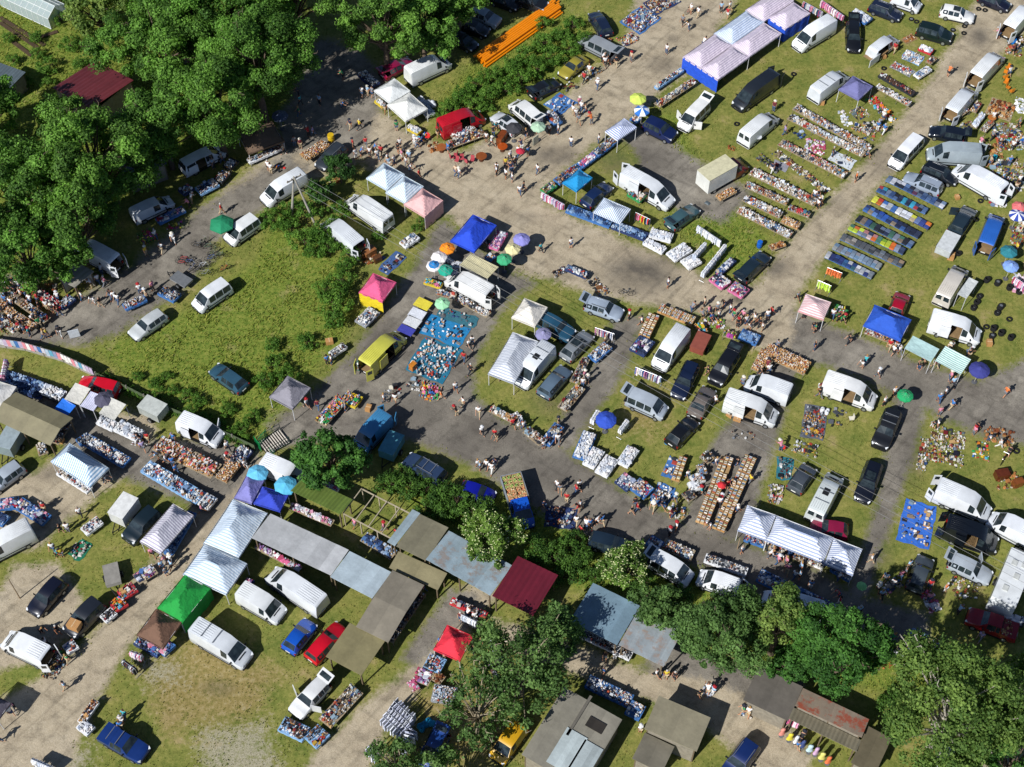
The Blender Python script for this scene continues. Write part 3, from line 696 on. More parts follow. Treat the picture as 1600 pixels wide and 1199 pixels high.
def box_row(x1, y1, x2, y2, rows, label, z=.62, step=.5, wd=.42):
    """a long bench carrying separate cartons of books"""
    a, b = P(x1, y1, z), P(x2, y2, z); d = b - a; L = d.length; yaw = math.atan2(d.y, d.x); c = (a + b) / 2
    root = thing('trestle_table', (c.x, c.y, 0), yaw); W = rows * wd
    MB().box((0, 0, z - .03), (L, W, .05)).build('table_top', plain('#a98a5e', .75), root)
    nl = max(2, int(L / 2) + 1)
    for i in range(nl):
        for s in (-1, 1): X = -L / 2 + .1 + (L - .2) * i / (nl - 1); MB().tube((X, s * (W / 2 - .06), 0), (X, s * (W / 2 - .06), z - .05), .025, 5).build('leg', plain('#6e6a62', .6), root)
    OBST.append((c.x, c.y, yaw, L / 2 + .22, W / 2 + .22))
    later(root, 'long bench under cartons of books', 'table', 'trestle tables of the stalls', (c.x, c.y))
    u = Vector((math.cos(yaw), math.sin(yaw), 0)); v = Vector((-u.y, u.x, 0)); n = int(L / step)
    for i in range(n):
        for j in range(rows):
            if rnd.random() < .04: continue
            p = c + u * ((i + .5) / n - .5) * L + v * ((j + .5) * wd - W / 2); p.z = z - .005
            o = obj('book_carton', carton(rnd.randrange(8)), None, p, yaw + rnd.gauss(0, .06) + (0 if rnd.random() < .8 else PI))
            tag(o, label, 'box', label)
def piles(x1, y1, x2, y2, n, colors, rowname, z=.45, wd=.85):
    """a low bench with folded garments in separate piles"""
    a, b = P(x1, y1, z), P(x2, y2, z); d = b - a; L = d.length; yaw = math.atan2(d.y, d.x); c = (a + b) / 2
    root = thing('clothes_bench', (c.x, c.y, 0), yaw)
    MB().box((0, 0, z - .03), (L, wd, .05)).build('table_top', cloth(CLN['b'] if rnd.random() < .6 else CLN['u']), root)
    nl = max(2, int(L / 1.6) + 1)
    for i in range(nl):
        for s in (-1, 1): X = -L / 2 + .1 + (L - .2) * i / (nl - 1); MB().tube((X, s * (wd / 2 - .06), 0), (X, s * (wd / 2 - .06), z - .05), .025, 5).build('leg', plain('#6e6a62', .6), root)
    tag(root, 'low bench of folded garments, %s of the clothes rows' % rowname, 'table', 'benches of folded clothes by the track')
    u = Vector((math.cos(yaw), math.sin(yaw), 0)); v = Vector((-u.y, u.x, 0)); s = L / n
    for i in range(n):
        cc = colors[i % len(colors)] if len(colors) >= n else rnd.choice(colors)
        B = MB(); k = rnd.randrange(4, 7); h = .03
        for q in range(2):
            zz = 0; base = C(cc if rnd.random() < .68 else rnd.choice(colors)); dk = rnd.uniform(.6, 1.0)
            for t in range(k):
                f = rnd.uniform(.7, 1.05) * dk; hh = rnd.uniform(.025, .05)
                B.box((rnd.uniform(-.03, .03), (q - .5) * wd * .48 + rnd.uniform(-.03, .03), zz + hh / 2), (s * .94, wd * .46, hh), rnd.gauss(0, .08), 0, (base[0] * f, base[1] * f, base[2] * f, 1), .93); zz += hh * .96
        p = c + u * ((i + .5) / n - .5) * L; p.z = z - .005
        o = B.build('garment_pile', goods_mat(.85), None, None, p, yaw)
        tag(o, 'pile of folded %s garments on the %s clothes row' % (hue(cc), rowname), 'clothes', '%s garments on the %s clothes row' % (hue(cc), rowname))
def hue(h):
    r, g, b = [int(h.lstrip('#')[i:i + 2], 16) for i in (0, 2, 4)]; mx, mn = max(r, g, b), min(r, g, b)
    if mx - mn < 26: return 'white' if mx > 200 else 'grey' if mx > 90 else 'black'
    if mx == r: return ('orange' if g > b + 50 else 'red') if r > 150 and g < 190 else ('yellow' if g > 150 else 'brown')
    if mx == g: return 'green'
    return 'blue' if b > 90 else 'navy'
def rack(x1, y1, x2, y2, pal, z=1.55, sag=1.0, dens=.11):
    """clothes rail: two stands, a bar and hanging garments"""
    a, b = P(x1, y1, z), P(x2, y2, z); d = b - a; L = max(.8, d.length); yaw = math.atan2(d.y, d.x); c = (a + b) / 2
    root = thing('clothes_rail', (c.x, c.y, 0), yaw); m = plain('#b5b7ba', .35, .1, metal=.5)
    B = MB(); B.tube((-L / 2, 0, z), (L / 2, 0, z), .02); B.build('bar', m, root)
    for s in (-1, 1): S = MB(); S.tube((s * L / 2, 0, 0), (s * L / 2, 0, z), .02); S.tube((s * L / 2, -.3, .03), (s * L / 2, .3, .03), .02); S.build('stand', m, root)
    n = min(40, int(L / dens)); G_ = PAL[pal]
    for i in range(n):
        X = -L / 2 + .08 + (L - .16) * i / max(1, n - 1); h = rnd.uniform(.6, 1.0) * sag; wd = rnd.uniform(.36, .5) * (1 if sag < 1.3 else 2.2); q = rnd.uniform(-.2, .2)
        c_ = C(rnd.choice(G_)); g = MB(); t = rnd.uniform(.02, .05)
        pr = [(0, .0, .02), (.12, -.05, t), (wd / 2, -.12, t), (wd / 2 * .95, -h * .5, t * 1.3), (wd / 2 * 1.05, -h, t * 1.6)]
        vs = []
        for y, zz, tt in pr: vs += [(-tt, y, z - .03 + zz), (tt, y, z - .03 + zz), (-tt, -y, z - .03 + zz), (tt, -y, z - .03 + zz)]
        fs = []
        for k in range(4): o = 4 * k; fs += [(o, o + 4, o + 6, o + 2), (o + 1, o + 3, o + 7, o + 5), (o, o + 1, o + 5, o + 4), (o + 2, o + 6, o + 7, o + 3)]
        fs.append((16, 17, 19, 18)); g.add([(v_[0] * math.cos(q) - v_[1] * math.sin(q), v_[0] * math.sin(q) + v_[1] * math.cos(q), v_[2]) for v_ in vs], fs, 0, c_)
        g.build('garment', goods_mat(.85), root, None, (X, 0, 0))
    later(root, 'clothes rail of %s garments' % {'sheets': 'pale lilac laundry', 'clothes': 'mixed', 'white': 'white', 'jeans': 'denim', 'pink': 'pink and pastel', 'red': 'red', 'dark': 'dark', 'toys': 'bright', 'bluewhite': 'pale blue'}.get(pal, 'mixed'), 'clothes rail', 'clothes rails of the stalls', (c.x, c.y)); return root
TY = {}
def tyre(x, y, flat=True, n=1):
    c = P(x, y, .1)
    if not TY:
        B = MB(); k = 16; pr = [(.20, .02), (.30, 0), (.335, .05), (.335, .15), (.30, .20), (.20, .18), (.20, .02)]
        vs = []; fs = []
        for r, z in pr:
            for i in range(k): a = 2 * PI * i / k; vs.append((r * math.cos(a), r * math.sin(a), z))
        for q in range(len(pr) - 1):
            for i in range(k): fs.append((q * k + i, q * k + (i + 1) % k, (q + 1) * k + (i + 1) % k, (q + 1) * k + i))
        B.add(vs, fs); TY['t'] = B.mesh('loose_tyre', MATS['tyre'], 40)
        TY['r'] = MB().lathe((0, 0, .04), [(.20, 0), (.19, .08), (.06, .07)], 14).mesh('rim', MATS['chrome'], 40)
    for i in range(n):
        o = obj('loose_tyre', TY['t'], None, (c.x + rnd.uniform(-.03, .03) * i, c.y + rnd.uniform(-.03, .03) * i, .2 * i), rnd.random())
        if rnd.random() < .4: obj('rim', TY['r'], o)
        later(o, 'black loose tyre, %s of its stack,' % ORD[min(i + 1, 5)] if n > 1 else 'black loose tyre lying', 'tyre', 'loose tyres for sale', (c.x, c.y), rank=7)
BK = {}
def bicycle(x, y, ang, label=None):
    if not BK:
        F_ = MB(); F_.tube((-.5, 0, .34), (-.05, 0, .32), .02); F_.tube((-.5, 0, .34), (-.18, 0, .78), .016); F_.tube((-.05, 0, .32), (-.2, 0, .9), .02); F_.tube((-.05, 0, .32), (.36, 0, .78), .022); F_.tube((-.18, 0, .76), (.36, 0, .82), .02); F_.tube((.35, 0, .86), (.52, 0, .34), .02)
        BK['frame'] = F_.mesh('frame', plain('#3a3f46', .4))
        W_ = MB(); k = 18
        for r, q in ((.33, .022),):
            for i in range(k): a, b = 2 * PI * i / k, 2 * PI * (i + 1) / k; W_.tube((r * math.cos(a), 0, r * math.sin(a)), (r * math.cos(b), 0, r * math.sin(b)), q, 5, cap=False)
        for i in range(8): a = PI * i / 4; W_.tube((0, 0, 0), (.32 * math.cos(a), 0, .32 * math.sin(a)), .006, 3)
        BK['wheel'] = W_.mesh('wheel', MATS['tyre'])
        BK['saddle'] = MB().box((-.22, 0, .94), (.26, .14, .06), top=.7).mesh('saddle', MATS['trim'])
        H = MB(); H.tube((.34, 0, .84), (.36, 0, 1.0), .015); H.tube((.34, -.28, 1.02), (.34, .28, 1.02), .015); BK['handlebar'] = H.mesh('handlebar', MATS['chrome'])
        K = MB(); K.tube((-.05, -.09, .32), (-.05, .09, .32), .03); K.tube((-.05, .09, .32), (.1, .09, .26), .012); K.tube((-.05, -.09, .32), (-.2, -.09, .38), .012); BK['crank'] = K.mesh('crank', MATS['chrome'])
    c = P(x, y, .3); root = thing('bicycle', (c.x, c.y, 0), ang); root.rotation_euler = (rnd.uniform(-.18, .18), 0, ang)
    f = obj('frame', BK['frame'], root); override(f, 0, plain(rnd.choice(['#2b2f36', '#7d8288', '#a8262c', '#2a4f86', '#c9ccd0', '#33573a']), .35))
    for xx in (-.5, .52): obj('wheel', BK['wheel'], root, (xx, 0, .34))
    for k in ('saddle', 'handlebar', 'crank'): obj(k, BK[k], root)
    if label: tag(root, label, 'bicycle', 'bicycles at the market')
    else: later(root, 'second-hand bicycle standing', 'bicycle', 'bicycles at the market', (c.x, c.y))
# ------------------------------------------------------------------ people
PM = {}
PEOPLE = []
def skin_mesh(name, nodes, edges, sub=1):
    me = bpy.data.meshes.new(name); me.from_pydata([n[0] for n in nodes], edges, [])
    o = bpy.data.objects.new(name, me); col.objects.link(o)
    md = o.modifiers.new('skin', 'SKIN'); md.use_smooth_shade = True
    for i, n in enumerate(nodes):
        r = n[1]; me.skin_vertices[0].data[i].radius = r if isinstance(r, tuple) else (r, r)
    me.skin_vertices[0].data[0].use_root = True
    if sub: s = o.modifiers.new('sub', 'SUBSURF'); s.levels = sub; s.render_levels = sub
    dg = bpy.context.evaluated_depsgraph_get(); out = bpy.data.meshes.new_from_object(o.evaluated_get(dg)); out.name = name
    bpy.data.objects.remove(o); return out
def person_meshes(pose):
    if pose in PM: return PM[pose]
    bend = {'stand': .03, 'walk': .06, 'stride': .08, 'browse': .55, 'sit': .1}[pose]
    hz = .92 if pose != 'sit' else .5
    def sp(h): return Vector((math.sin(bend) * h, 0, hz + math.cos(bend) * h))
    st_ = {'stand': (.02, -.02), 'walk': (.24, -.26), 'stride': (.34, -.36), 'browse': (.04, -.06), 'sit': (0, 0)}[pose]
    N = []; E = []
    def nd(p, r, par=None): N.append((tuple(p), r)); E.append((par, len(N) - 1)) if par is not None else None; return len(N) - 1
    pel = nd(sp(0), (.15, .11)); wa = nd(sp(.22), (.13, .10), pel); ch = nd(sp(.42), (.16, .12), wa); nk = nd(sp(.58), .055, ch)
    hd = nd(sp(.66) + Vector((.02, 0, 0)), .078, nk); ht = nd(sp(.77) + Vector((.02, 0, 0)), .085, hd); nd(sp(.82) + Vector((.01, 0, 0)), .05, ht)
    nd(sp(.68) + Vector((.115, 0, 0)), .016, hd)
    arms = {}; legs = {}
    for s, sw, ls in ((1, -st_[0], st_[0]), (-1, -st_[1], st_[1])):
        sh = nd(sp(.50) + Vector((0, s * .18, 0)), .062, ch); A = sp(.50) + Vector((0, s * .19, 0))
        if pose == 'browse': el = A + Vector((.16, s * .06, -.24)); wr = el + Vector((.22, -s * .04, -.06))
        elif pose == 'sit': el = A + Vector((.08, s * .06, -.27)); wr = el + Vector((.22, -s * .06, -.08))
        else: el = A + Vector((sw * .45 - .02, s * .06, -.27)); wr = el + Vector((.07 + max(0, sw) * .5, 0, -.24))
        e = nd(el, .042, sh); w_ = nd(wr, .03, e); dr = (wr - el).normalized(); pm_ = nd(wr + dr * .07, (.04, .02), w_)
        sd = Vector((0, 1, 0)) if abs(dr.y) < .9 else Vector((1, 0, 0))
        for k in range(4):
            b = wr + dr * .10 + sd * (k - 1.5) * .02; f = nd(b, .010, pm_); nd(b + dr * (.05 + .012 * (1.5 - abs(k - 1.5))) + Vector((.012, 0, -.008)), .008, f)
        nd(wr + dr * .06 + sd * s * -.045 + Vector((.03, 0, 0)), .010, pm_)
        hp = nd(sp(0) + Vector((0, s * .095, -.06)), .095, pel)
        if pose == 'sit': kn = sp(0) + Vector((.42, s * .12, 0)); an = kn + Vector((.03, 0, -.42))
        else: kn = Vector((ls * .55 + .03, s * .10, .50)); an = Vector((ls * 1.05 - (.06 if ls < 0 else 0), s * .10, .09 + (.06 if ls < -.2 else 0)))
        k_ = nd(kn, .06, hp); a_ = nd(an, .042, k_); nd(an + Vector((.17, s * .02, -.05)), .036, a_)
        arms[s] = (tuple(A), tuple(el), tuple(wr)); legs[s] = (tuple(sp(0) + Vector((0, s * .095, -.06))), tuple(kn), tuple(an))
    body = skin_mesh('person', N, E)
    # shirt
    N = []; E = []
    p0 = nd(sp(-.04), (.175, .135)); p1 = nd(sp(.22), (.155, .125), p0); p2 = nd(sp(.43), (.185, .145), p1); nd(sp(.53), .09, p2)
    for s in (1, -1):
        A, el, wr = [Vector(q) for q in arms[s]]; q = nd(A, .078, p2); q2 = nd(A.lerp(el, .75), .062, q)
    shirt = skin_mesh('shirt', N, E)
    N = []; E = []
    p0 = nd(sp(.02), (.17, .13))
    for s in (1, -1):
        H, kn, an = [Vector(q) for q in legs[s]]; q = nd(H, .115, p0); q2 = nd(kn, .08, q); nd(kn.lerp(an, .9), .062, q2)
    trousers = skin_mesh('trousers', N, E)
    N = []; E = []
    p0 = nd(sp(.02), (.17, .13))
    for s in (1, -1):
        H, kn, an = [Vector(q) for q in legs[s]]; q = nd(H, .118, p0); nd(H.lerp(kn, .85), .10, q)
    shorts = skin_mesh('shorts', N, E)
    h = sp(.74); hair = MB().lathe((h.x + .0, 0, h.z), [(.102, -.05), (.112, .02), (.095, .085), (.05, .118), (.01, .125)], 9).mesh('hair', MATS['tyre'], 80)
    hat = MB().lathe((h.x + .02, 0, h.z + .03), [(.20, 0), (.205, .015), (.115, .03), (.11, .10), (.04, .13)], 10).mesh('hat', MATS['tyre'], 50)
    for me, m in ((body, plain('#c08a68', .55, .1)), (shirt, MATS['tyre']), (trousers, MATS['tyre']), (shorts, MATS['tyre'])):
        me.materials.clear(); me.materials.append(m)
    PM[pose] = (body, shirt, trousers, shorts, hair, hat); return PM[pose]
SH = {'w': ('white', '#e4e4e2'), 'e': ('grey', '#7f848a'), 'k': ('black', '#1d1e22'), 'u': ('navy', '#232d4a'), 'r': ('red', '#b5262c'), 'b': ('blue', '#3c78b8'), 'l': ('pale blue', '#9fc0da'),
      'p': ('pink', '#d98aa0'), 'g': ('green', '#2f8a56'), 'y': ('yellow', '#d8bf3a'), 'o': ('orange', '#d9743a'), 't': ('beige', '#c9b59a'), 'c': ('turquoise', '#3aa0a8'), 'm': ('maroon', '#6a2430'), 'v': ('lilac', '#a79ac0')}
TR = {'d': ('dark', '#24272e'), 'j': ('denim', '#3f5878'), 'w': ('white', '#dcdcd8'), 't': ('beige', '#b9a685'), 'e': ('grey', '#6d7076')}
HC = ['#2a211b', '#1a1613', '#5a4230', '#8a7a6a', '#b8b4ae', '#a07c4a', '#3a2a20']
def clear(x, y):
    for _ in range(3):
        hit = False
        for cx, cy, yw, a, b_ in OBST:
            dx, dy = x - cx, y - cy; u = dx * math.cos(yw) + dy * math.sin(yw); v = -dx * math.sin(yw) + dy * math.cos(yw)
            if abs(u) < a and abs(v) < b_:
                if b_ - abs(v) < a - abs(u): v = math.copysign(b_ + .02, v)
                else: u = math.copysign(a + .02, u)
                x, y = cx + u * math.cos(yw) - v * math.sin(yw), cy + u * math.sin(yw) + v * math.cos(yw); hit = True
        if not hit: break
    return x, y
CROWD = []
def person(x, y, sc=None, pose=None, solo=True):
    c = P(x, y, .0); X, Y = clear(c.x, c.y); s = sc or rnd.choice('wwweekkkuuulllrrpbbbgtycmmvt')
    t = rnd.choice('dddjjjjwtte'); ps = pose or rnd.choice(['stand', 'stand', 'walk', 'walk', 'stride', 'browse'])
    body, shirt, trousers, shorts, hair, hat = person_meshes(ps); f = rnd.uniform(.93, 1.06); yaw = rnd.uniform(0, 6.28)
    sk_ = rnd.choice(['#b88463', '#b07a58', '#c08a68', '#a87050', '#bd8f72']); sh_ = rnd.random() < .35; hh = rnd.random() < .18
    hc = rnd.choice(['#e2dccb', '#d8d8d8', '#2a2d38', '#a8262c']) if hh else rnd.choice(HC)
    pts = [(body, sk_), (shirt, SH[s][1]), (shorts if sh_ else trousers, TR[t][1]), (hat if hh else hair, hc)]
    if not solo:
        M_ = Matrix.Translation((X, Y, 0)) @ Matrix.Rotation(yaw, 4, 'Z') @ Matrix.Scale(f, 4)
        for me, cc in pts: CROWD.append((me, M_, C(cc)))
        return
    root = obj('person', body, None, (X, Y, 0), yaw); root.scale = (f, f, f)
    override(root, 0, plain(sk_, .55, .1))
    for nm, (me, cc) in zip(('shirt', 'shorts' if sh_ else 'trousers', 'hat' if hh else 'hair'), pts[1:]): o = obj(nm, me, root); override(o, 0, plain(cc, .8, .12))
    d = 'person in %s top and %s %s' % (SH[s][0], TR[t][0], 'shorts' if sh_ else 'trousers')
    if ps == 'browse': d += ' bending'
    elif ps in ('walk', 'stride'): d += ' walking'
    later(root, d, 'person', 'visitors of the market', (X, Y), rank=3); return root
def people(s):
    for q in s.split():
        a = q.split(','); PEOPLE.append((float(a[0]), float(a[1]), a[2][0] if len(a) > 2 else None, {'b': 'browse', 's': 'stand', 'w': 'walk'}.get(a[2][1]) if len(a) > 2 and len(a[2]) > 1 else None))
def place_people():
    PEOPLE.sort(key=lambda q: (-q[1] if not (q[0] < 100 and 428 < q[1] < 530) else 900))
    for i, q in enumerate(PEOPLE): person(*q, solo=i < 298)
    V = []; F = []; K = []; o = 0
    for me, M_, cc in CROWD:
        n = len(me.vertices); co = np.empty(n * 3, np.float32); me.vertices.foreach_get('co', co); co = co.reshape(-1, 3) @ np.array(M_.to_3x3()).T + np.array(M_.translation)
        V.append(co); F += [tuple(i + o for i in p.vertices) for p in me.polygons]; K += [cc] * n; o += n
    B = MB(); B.v = [tuple(v) for v in np.concatenate(V)]; B.f = F; B.m = [0] * len(F); B.c = K
    ob = B.build('crowd', goods_mat(.8)); tag(ob, 'dense crowd of visitors at the farther stalls', 'crowd', None, 'stuff')
# ------------------------------------------------------------------ trees and bushes
def leaf_cloud(centers, radii, per, size, shade=(.15, 1.0), flat=.85, up=.35, thin=None):
    """leaf-sized faces spread through clumps; each leaf a bent four-sided blade; attribute Col.r runs from darker to lighter foliage per clump"""
    V = []; Cc = []
    for c, r in zip(centers, radii):
        n = int(per * r * r)
        d = npr.normal(size=(n, 3)); d /= np.linalg.norm(d, axis=1, keepdims=True)
        f1, f2 = npr.normal(size=3) * 1.7, npr.normal(size=3) * 2.6
        lob = 1 + .24 * np.sin(d @ f1 + npr.uniform(0, 6)) + .20 * np.sin(d @ f2 * 1.4 + npr.uniform(0, 6))
        rad = r * npr.uniform(.3, 1.0, (n, 1)) ** .55 * lob[:, None] * np.where(npr.random((n, 1)) < .12, npr.uniform(1.0, 1.35, (n, 1)), 1)
        p = d * rad; p[:, 2] *= flat; p += np.array(c)
        nrm = d + npr.normal(scale=.55, size=(n, 3)); nrm[:, 2] += up; nrm /= np.linalg.norm(nrm, axis=1, keepdims=True)
        t = np.cross(nrm, npr.normal(size=(n, 3))); t /= np.linalg.norm(t, axis=1, keepdims=True) + 1e-9
        b = np.cross(nrm, t); L = size * npr.uniform(.6, 1.3, (n, 1)); Wd = L * npr.uniform(.45, .8, (n, 1))
        q = np.stack([p - t * L, p - b * Wd + nrm * L * .15, p + t * L, p + b * Wd + nrm * L * .15], 1)
        V.append(q.reshape(-1, 3)); base = npr.uniform(.12, .85)
        Cc.append(np.repeat(np.clip(base + npr.normal(scale=.2, size=n), shade[0], shade[1]), 4))
    V = np.concatenate(V); Cc = np.concatenate(Cc); return V, Cc
def leaf_mesh(name, V, Cc, mat):
    n = len(V) // 4; me = bpy.data.meshes.new(name)
    me.vertices.add(len(V)); me.vertices.foreach_set('co', V.astype(np.float32).ravel())
    me.loops.add(4 * n); me.loops.foreach_set('vertex_index', np.arange(4 * n, dtype=np.int32))
    me.polygons.add(n); me.polygons.foreach_set('loop_start', np.arange(0, 4 * n, 4, dtype=np.int32)); me.polygons.foreach_set('loop_total', np.full(n, 4, dtype=np.int32))
    a = me.color_attributes.new('Col', 'FLOAT_COLOR', 'POINT'); q = np.ones((len(V), 4), np.float32); q[:, 0] = q[:, 1] = q[:, 2] = Cc; a.data.foreach_set('color', q.ravel())
    me.materials.append(mat); me.update(); me.validate(); return me
LEAF = {'oak': ('#2a481f', '#7dac4a', .32), 'pine': ('#1d3518', '#4c7434', .15), 'birch': ('#41602c', '#889f52', .32), 'ash': ('#304c24', '#6f9050', .3), 'elder': ('#345420', '#7d9c46', .3), 'weed': ('#345a1e', '#6f963c', .28), 'hedge': ('#27441c', '#5c8234', .25), 'lime': ('#274a22', '#5c8c3e', .3)}
TM = {}
def tree_mesh(kind, var, R_, H, nclump, per, size, trunk_c):
    k = (kind, var, R_, H)
    if k in TM: return TM[k]
    rr = random.Random(hash((kind, var, int(R_ * 10))) & 0xffff); cs = []; rs = []
    h0 = H * .2; ch = (H - h0) / 2; cz = h0 + ch
    for i in range(nclump):
        # points fill the crown, denser to the outside; lobes push some sectors out and leave gaps between them
        a = rr.uniform(0, 2 * PI); e = math.asin(rr.uniform(-.55, 1)); q = rr.uniform(.45, 1.0) ** .5
        lob = 1 + .2 * math.sin(3 * a + var * 2.1) + .14 * math.sin(5 * a + var) - .05
        x = R_ * q * math.cos(e) * math.cos(a) * lob; y = R_ * q * math.cos(e) * math.sin(a) * lob; z = cz + ch * .92 * q * math.sin(e)
        cs.append((x, y, z)); rs.append(rr.choice([rr.uniform(.06, .11), rr.uniform(.1, .17), rr.uniform(.15, .23)]) * R_ + .16)
    V, Cc = leaf_cloud(cs, rs, per, size)
    crown = leaf_mesh('crown', V, Cc, leaf_mat('foliage_' + kind, *LEAF[kind]))
    T = MB(); r0 = max(.06, H * .024); T.tube((0, 0, -.1), (0, 0, h0), r0 * 1.25, 9, r0)
    T.tube((0, 0, h0), (.1 * R_, .05 * R_, cz + ch * .3), r0, 8, r0 * .4)
    for i in range(0, nclump, max(1, nclump // 26)):
        c = Vector(cs[i]); s = Vector((.05 * R_ * rr.uniform(-1, 1), .05 * R_ * rr.uniform(-1, 1), h0 + (c.z - h0) * rr.uniform(.05, .45))); m_ = s.lerp(c, .55) + Vector((0, 0, .06 * R_))
        T.tube(s, m_, r0 * .42, 6, r0 * .26); T.tube(m_, c * 1.0, r0 * .26, 5, r0 * .08)
    if H > 8.5:
        for i in range(0, nclump, 2 * max(1, nclump // 26)):
            c = Vector(cs[i]); d_ = Vector((c.x, c.y, (c.z - cz) * .8 + 1)).normalized(); s = c; e = c + d_ * (rs[i] * 1.15); k_ = e + Vector((rr.uniform(-.5, .5), rr.uniform(-.5, .5), rr.uniform(-.1, .5)))
            T.tube(s, e, .05, 5, .035); T.tube(e, k_, .035, 4, .015)
    trunk = T.mesh('trunk', bark(trunk_c), 60)
    TM[k] = (crown, trunk); return TM[k]
def tree(x, y, kind, R_, H, label, nclump=80, per=260, size=.22, var=0, trunk='#6b5b4a', frac=.62, cat='tree', group='trees of the site', sc=1.0, name=None, yaw=None):
    c = P(x, y, H * frac * sc); root = thing(name or (kind + '_tree'), (c.x, c.y, 0), rnd.uniform(0, 6.28) if yaw is None else yaw)
    root.scale = (sc, sc, sc); cr, tr = tree_mesh(kind, var, R_, H, nclump, per, size, trunk); obj('trunk', tr, root); ob_ = obj('crown', cr, root)
    if kind == 'elder':
        V_ = np.empty(len(cr.vertices) * 3, np.float32); cr.vertices.foreach_get('co', V_); V_ = V_.reshape(-1, 3); k_ = npr.choice(len(V_), 5000); k_ = k_[V_[k_, 2] > H * .45][:1100]; Q = MB()
        for v_ in V_[k_]:
            r_ = rnd.uniform(.03, .075); Q.add([(v_[0] + r_ * math.cos(t * PI / 3), v_[1] + r_ * math.sin(t * PI / 3), v_[2] + .08 + .03 * (t % 2)) for t in range(6)], [(0, 1, 2, 3, 4, 5)])
        Q.build('blossom', plain('#d2d59c', .8), ob_)
    if label: tag(root, label, cat, group); landmark(c.x, c.y, label)
    return root
def bush(x, y, r, kind='hedge', desc='dense green bush', var=0, tall=1.0, group='bushes and shrubs'):
    root = tree(x, y, kind, 1.4, 1.9 * tall, None, 22, 620, .095, var, '#5a4a38', .45, 'bush', group, r / 1.4, 'bush')
    later(root, desc, 'bush', group, (root.location.x, root.location.y))
def bushes(pts, kind='hedge', desc='dense green bush', tall=1.0):
    for i, q in enumerate(pts.split()):
        a = [float(v) for v in q.split(',')]; bush(a[0], a[1], a[2], kind, desc, i % 3, tall)
# ------------------------------------------------------------------ sheds and stall roofs
def shed(pts, z, color, label, kind='flat', walls=True, ribs=None, rust=None, slope=0.0, per=1.0, wallc='#8a8272', name='market_shed', closed='', z1=None, over=.25, rh=.05, mat=None, cat='shed'):
    """four roof corners in the photo; kind flat / mono / gable; posts, beams and walls below"""
    c, yaw, U, V, s = rect(pts, z); root = thing(name, c, yaw); a, b = U / 2, V / 2
    m = mat or corrugated(color, 'X', per, rust); n = max(2, int(U / (ribs or .5)))
    def hz(u, v):
        t = v / b * s
        if kind == 'gable': return z + slope * (1 - abs(t))
        return z + slope * (t + 1) / 2
    B = MB(); vs = []; rows = 3 if kind == 'gable' else 2; vv = [-b, 0, b] if kind == 'gable' else [-b, b]
    for i in range(2 * n + 1):
        x = -a + U * i / (2 * n)
        for v in vv: vs.append((x, v, hz(x, v) + (rh if i % 2 else 0) * (1 if ribs else .15)))
    top = len(vs); vs += [(p[0], p[1], p[2] - .07) for p in vs]
    fs = []
    R_ = len(vv)
    for i in range(2 * n):
        for j in range(R_ - 1):
            q = (i * R_ + j, (i + 1) * R_ + j, (i + 1) * R_ + j + 1, i * R_ + j + 1); fs.append(q); fs.append(tuple(top + k for k in reversed(q)))
        for j in (0, R_ - 1): fs.append((i * R_ + j, (i + 1) * R_ + j, top + (i + 1) * R_ + j, top + i * R_ + j))
    for i in (0, 2 * n):
        for j in range(R_ - 1): fs.append((i * R_ + j, i * R_ + j + 1, top + i * R_ + j + 1, top + i * R_ + j))
    B.add(vs, fs); B.build('roof', m, root, None)
    pm = plain('#6b5d48', .8); np_ = max(2, int(U / 3) + 1)
    for i in range(np_):
        x = -a + over + (U - 2 * over) * i / (np_ - 1)
        for v in (-b + over, b - over): MB().box((x, v, (hz(x, v) - .1) / 2), (.12, .12, hz(x, v) - .1)).build('post', pm, root)
    for v in (-b + over, b - over): MB().box((0, v, hz(0, v) - .16), (U - .1, .10, .14)).build('beam', pm, root)
    P4 = [(-a + over, (-b + over) * s), (a - over, (-b + over) * s), (a - over, (b - over) * s), (-a + over, (b - over) * s)]
    for ch in closed:
        i = int(ch); p, q = P4[i], P4[(i + 1) % 4]; x, y = (p[0] + q[0]) / 2, (p[1] + q[1]) / 2; L = math.hypot(q[0] - p[0], q[1] - p[1]); h = min(hz(*p), hz(*q)) - .12
        MB().box((x, y, h / 2), (L, .08, h), math.atan2(q[1] - p[1], q[0] - p[0])).build('wall', plain(wallc, .8, .25), root)
    tag(root, label, cat, 'sheds and stall roofs'); landmark(c.x, c.y, label); return root
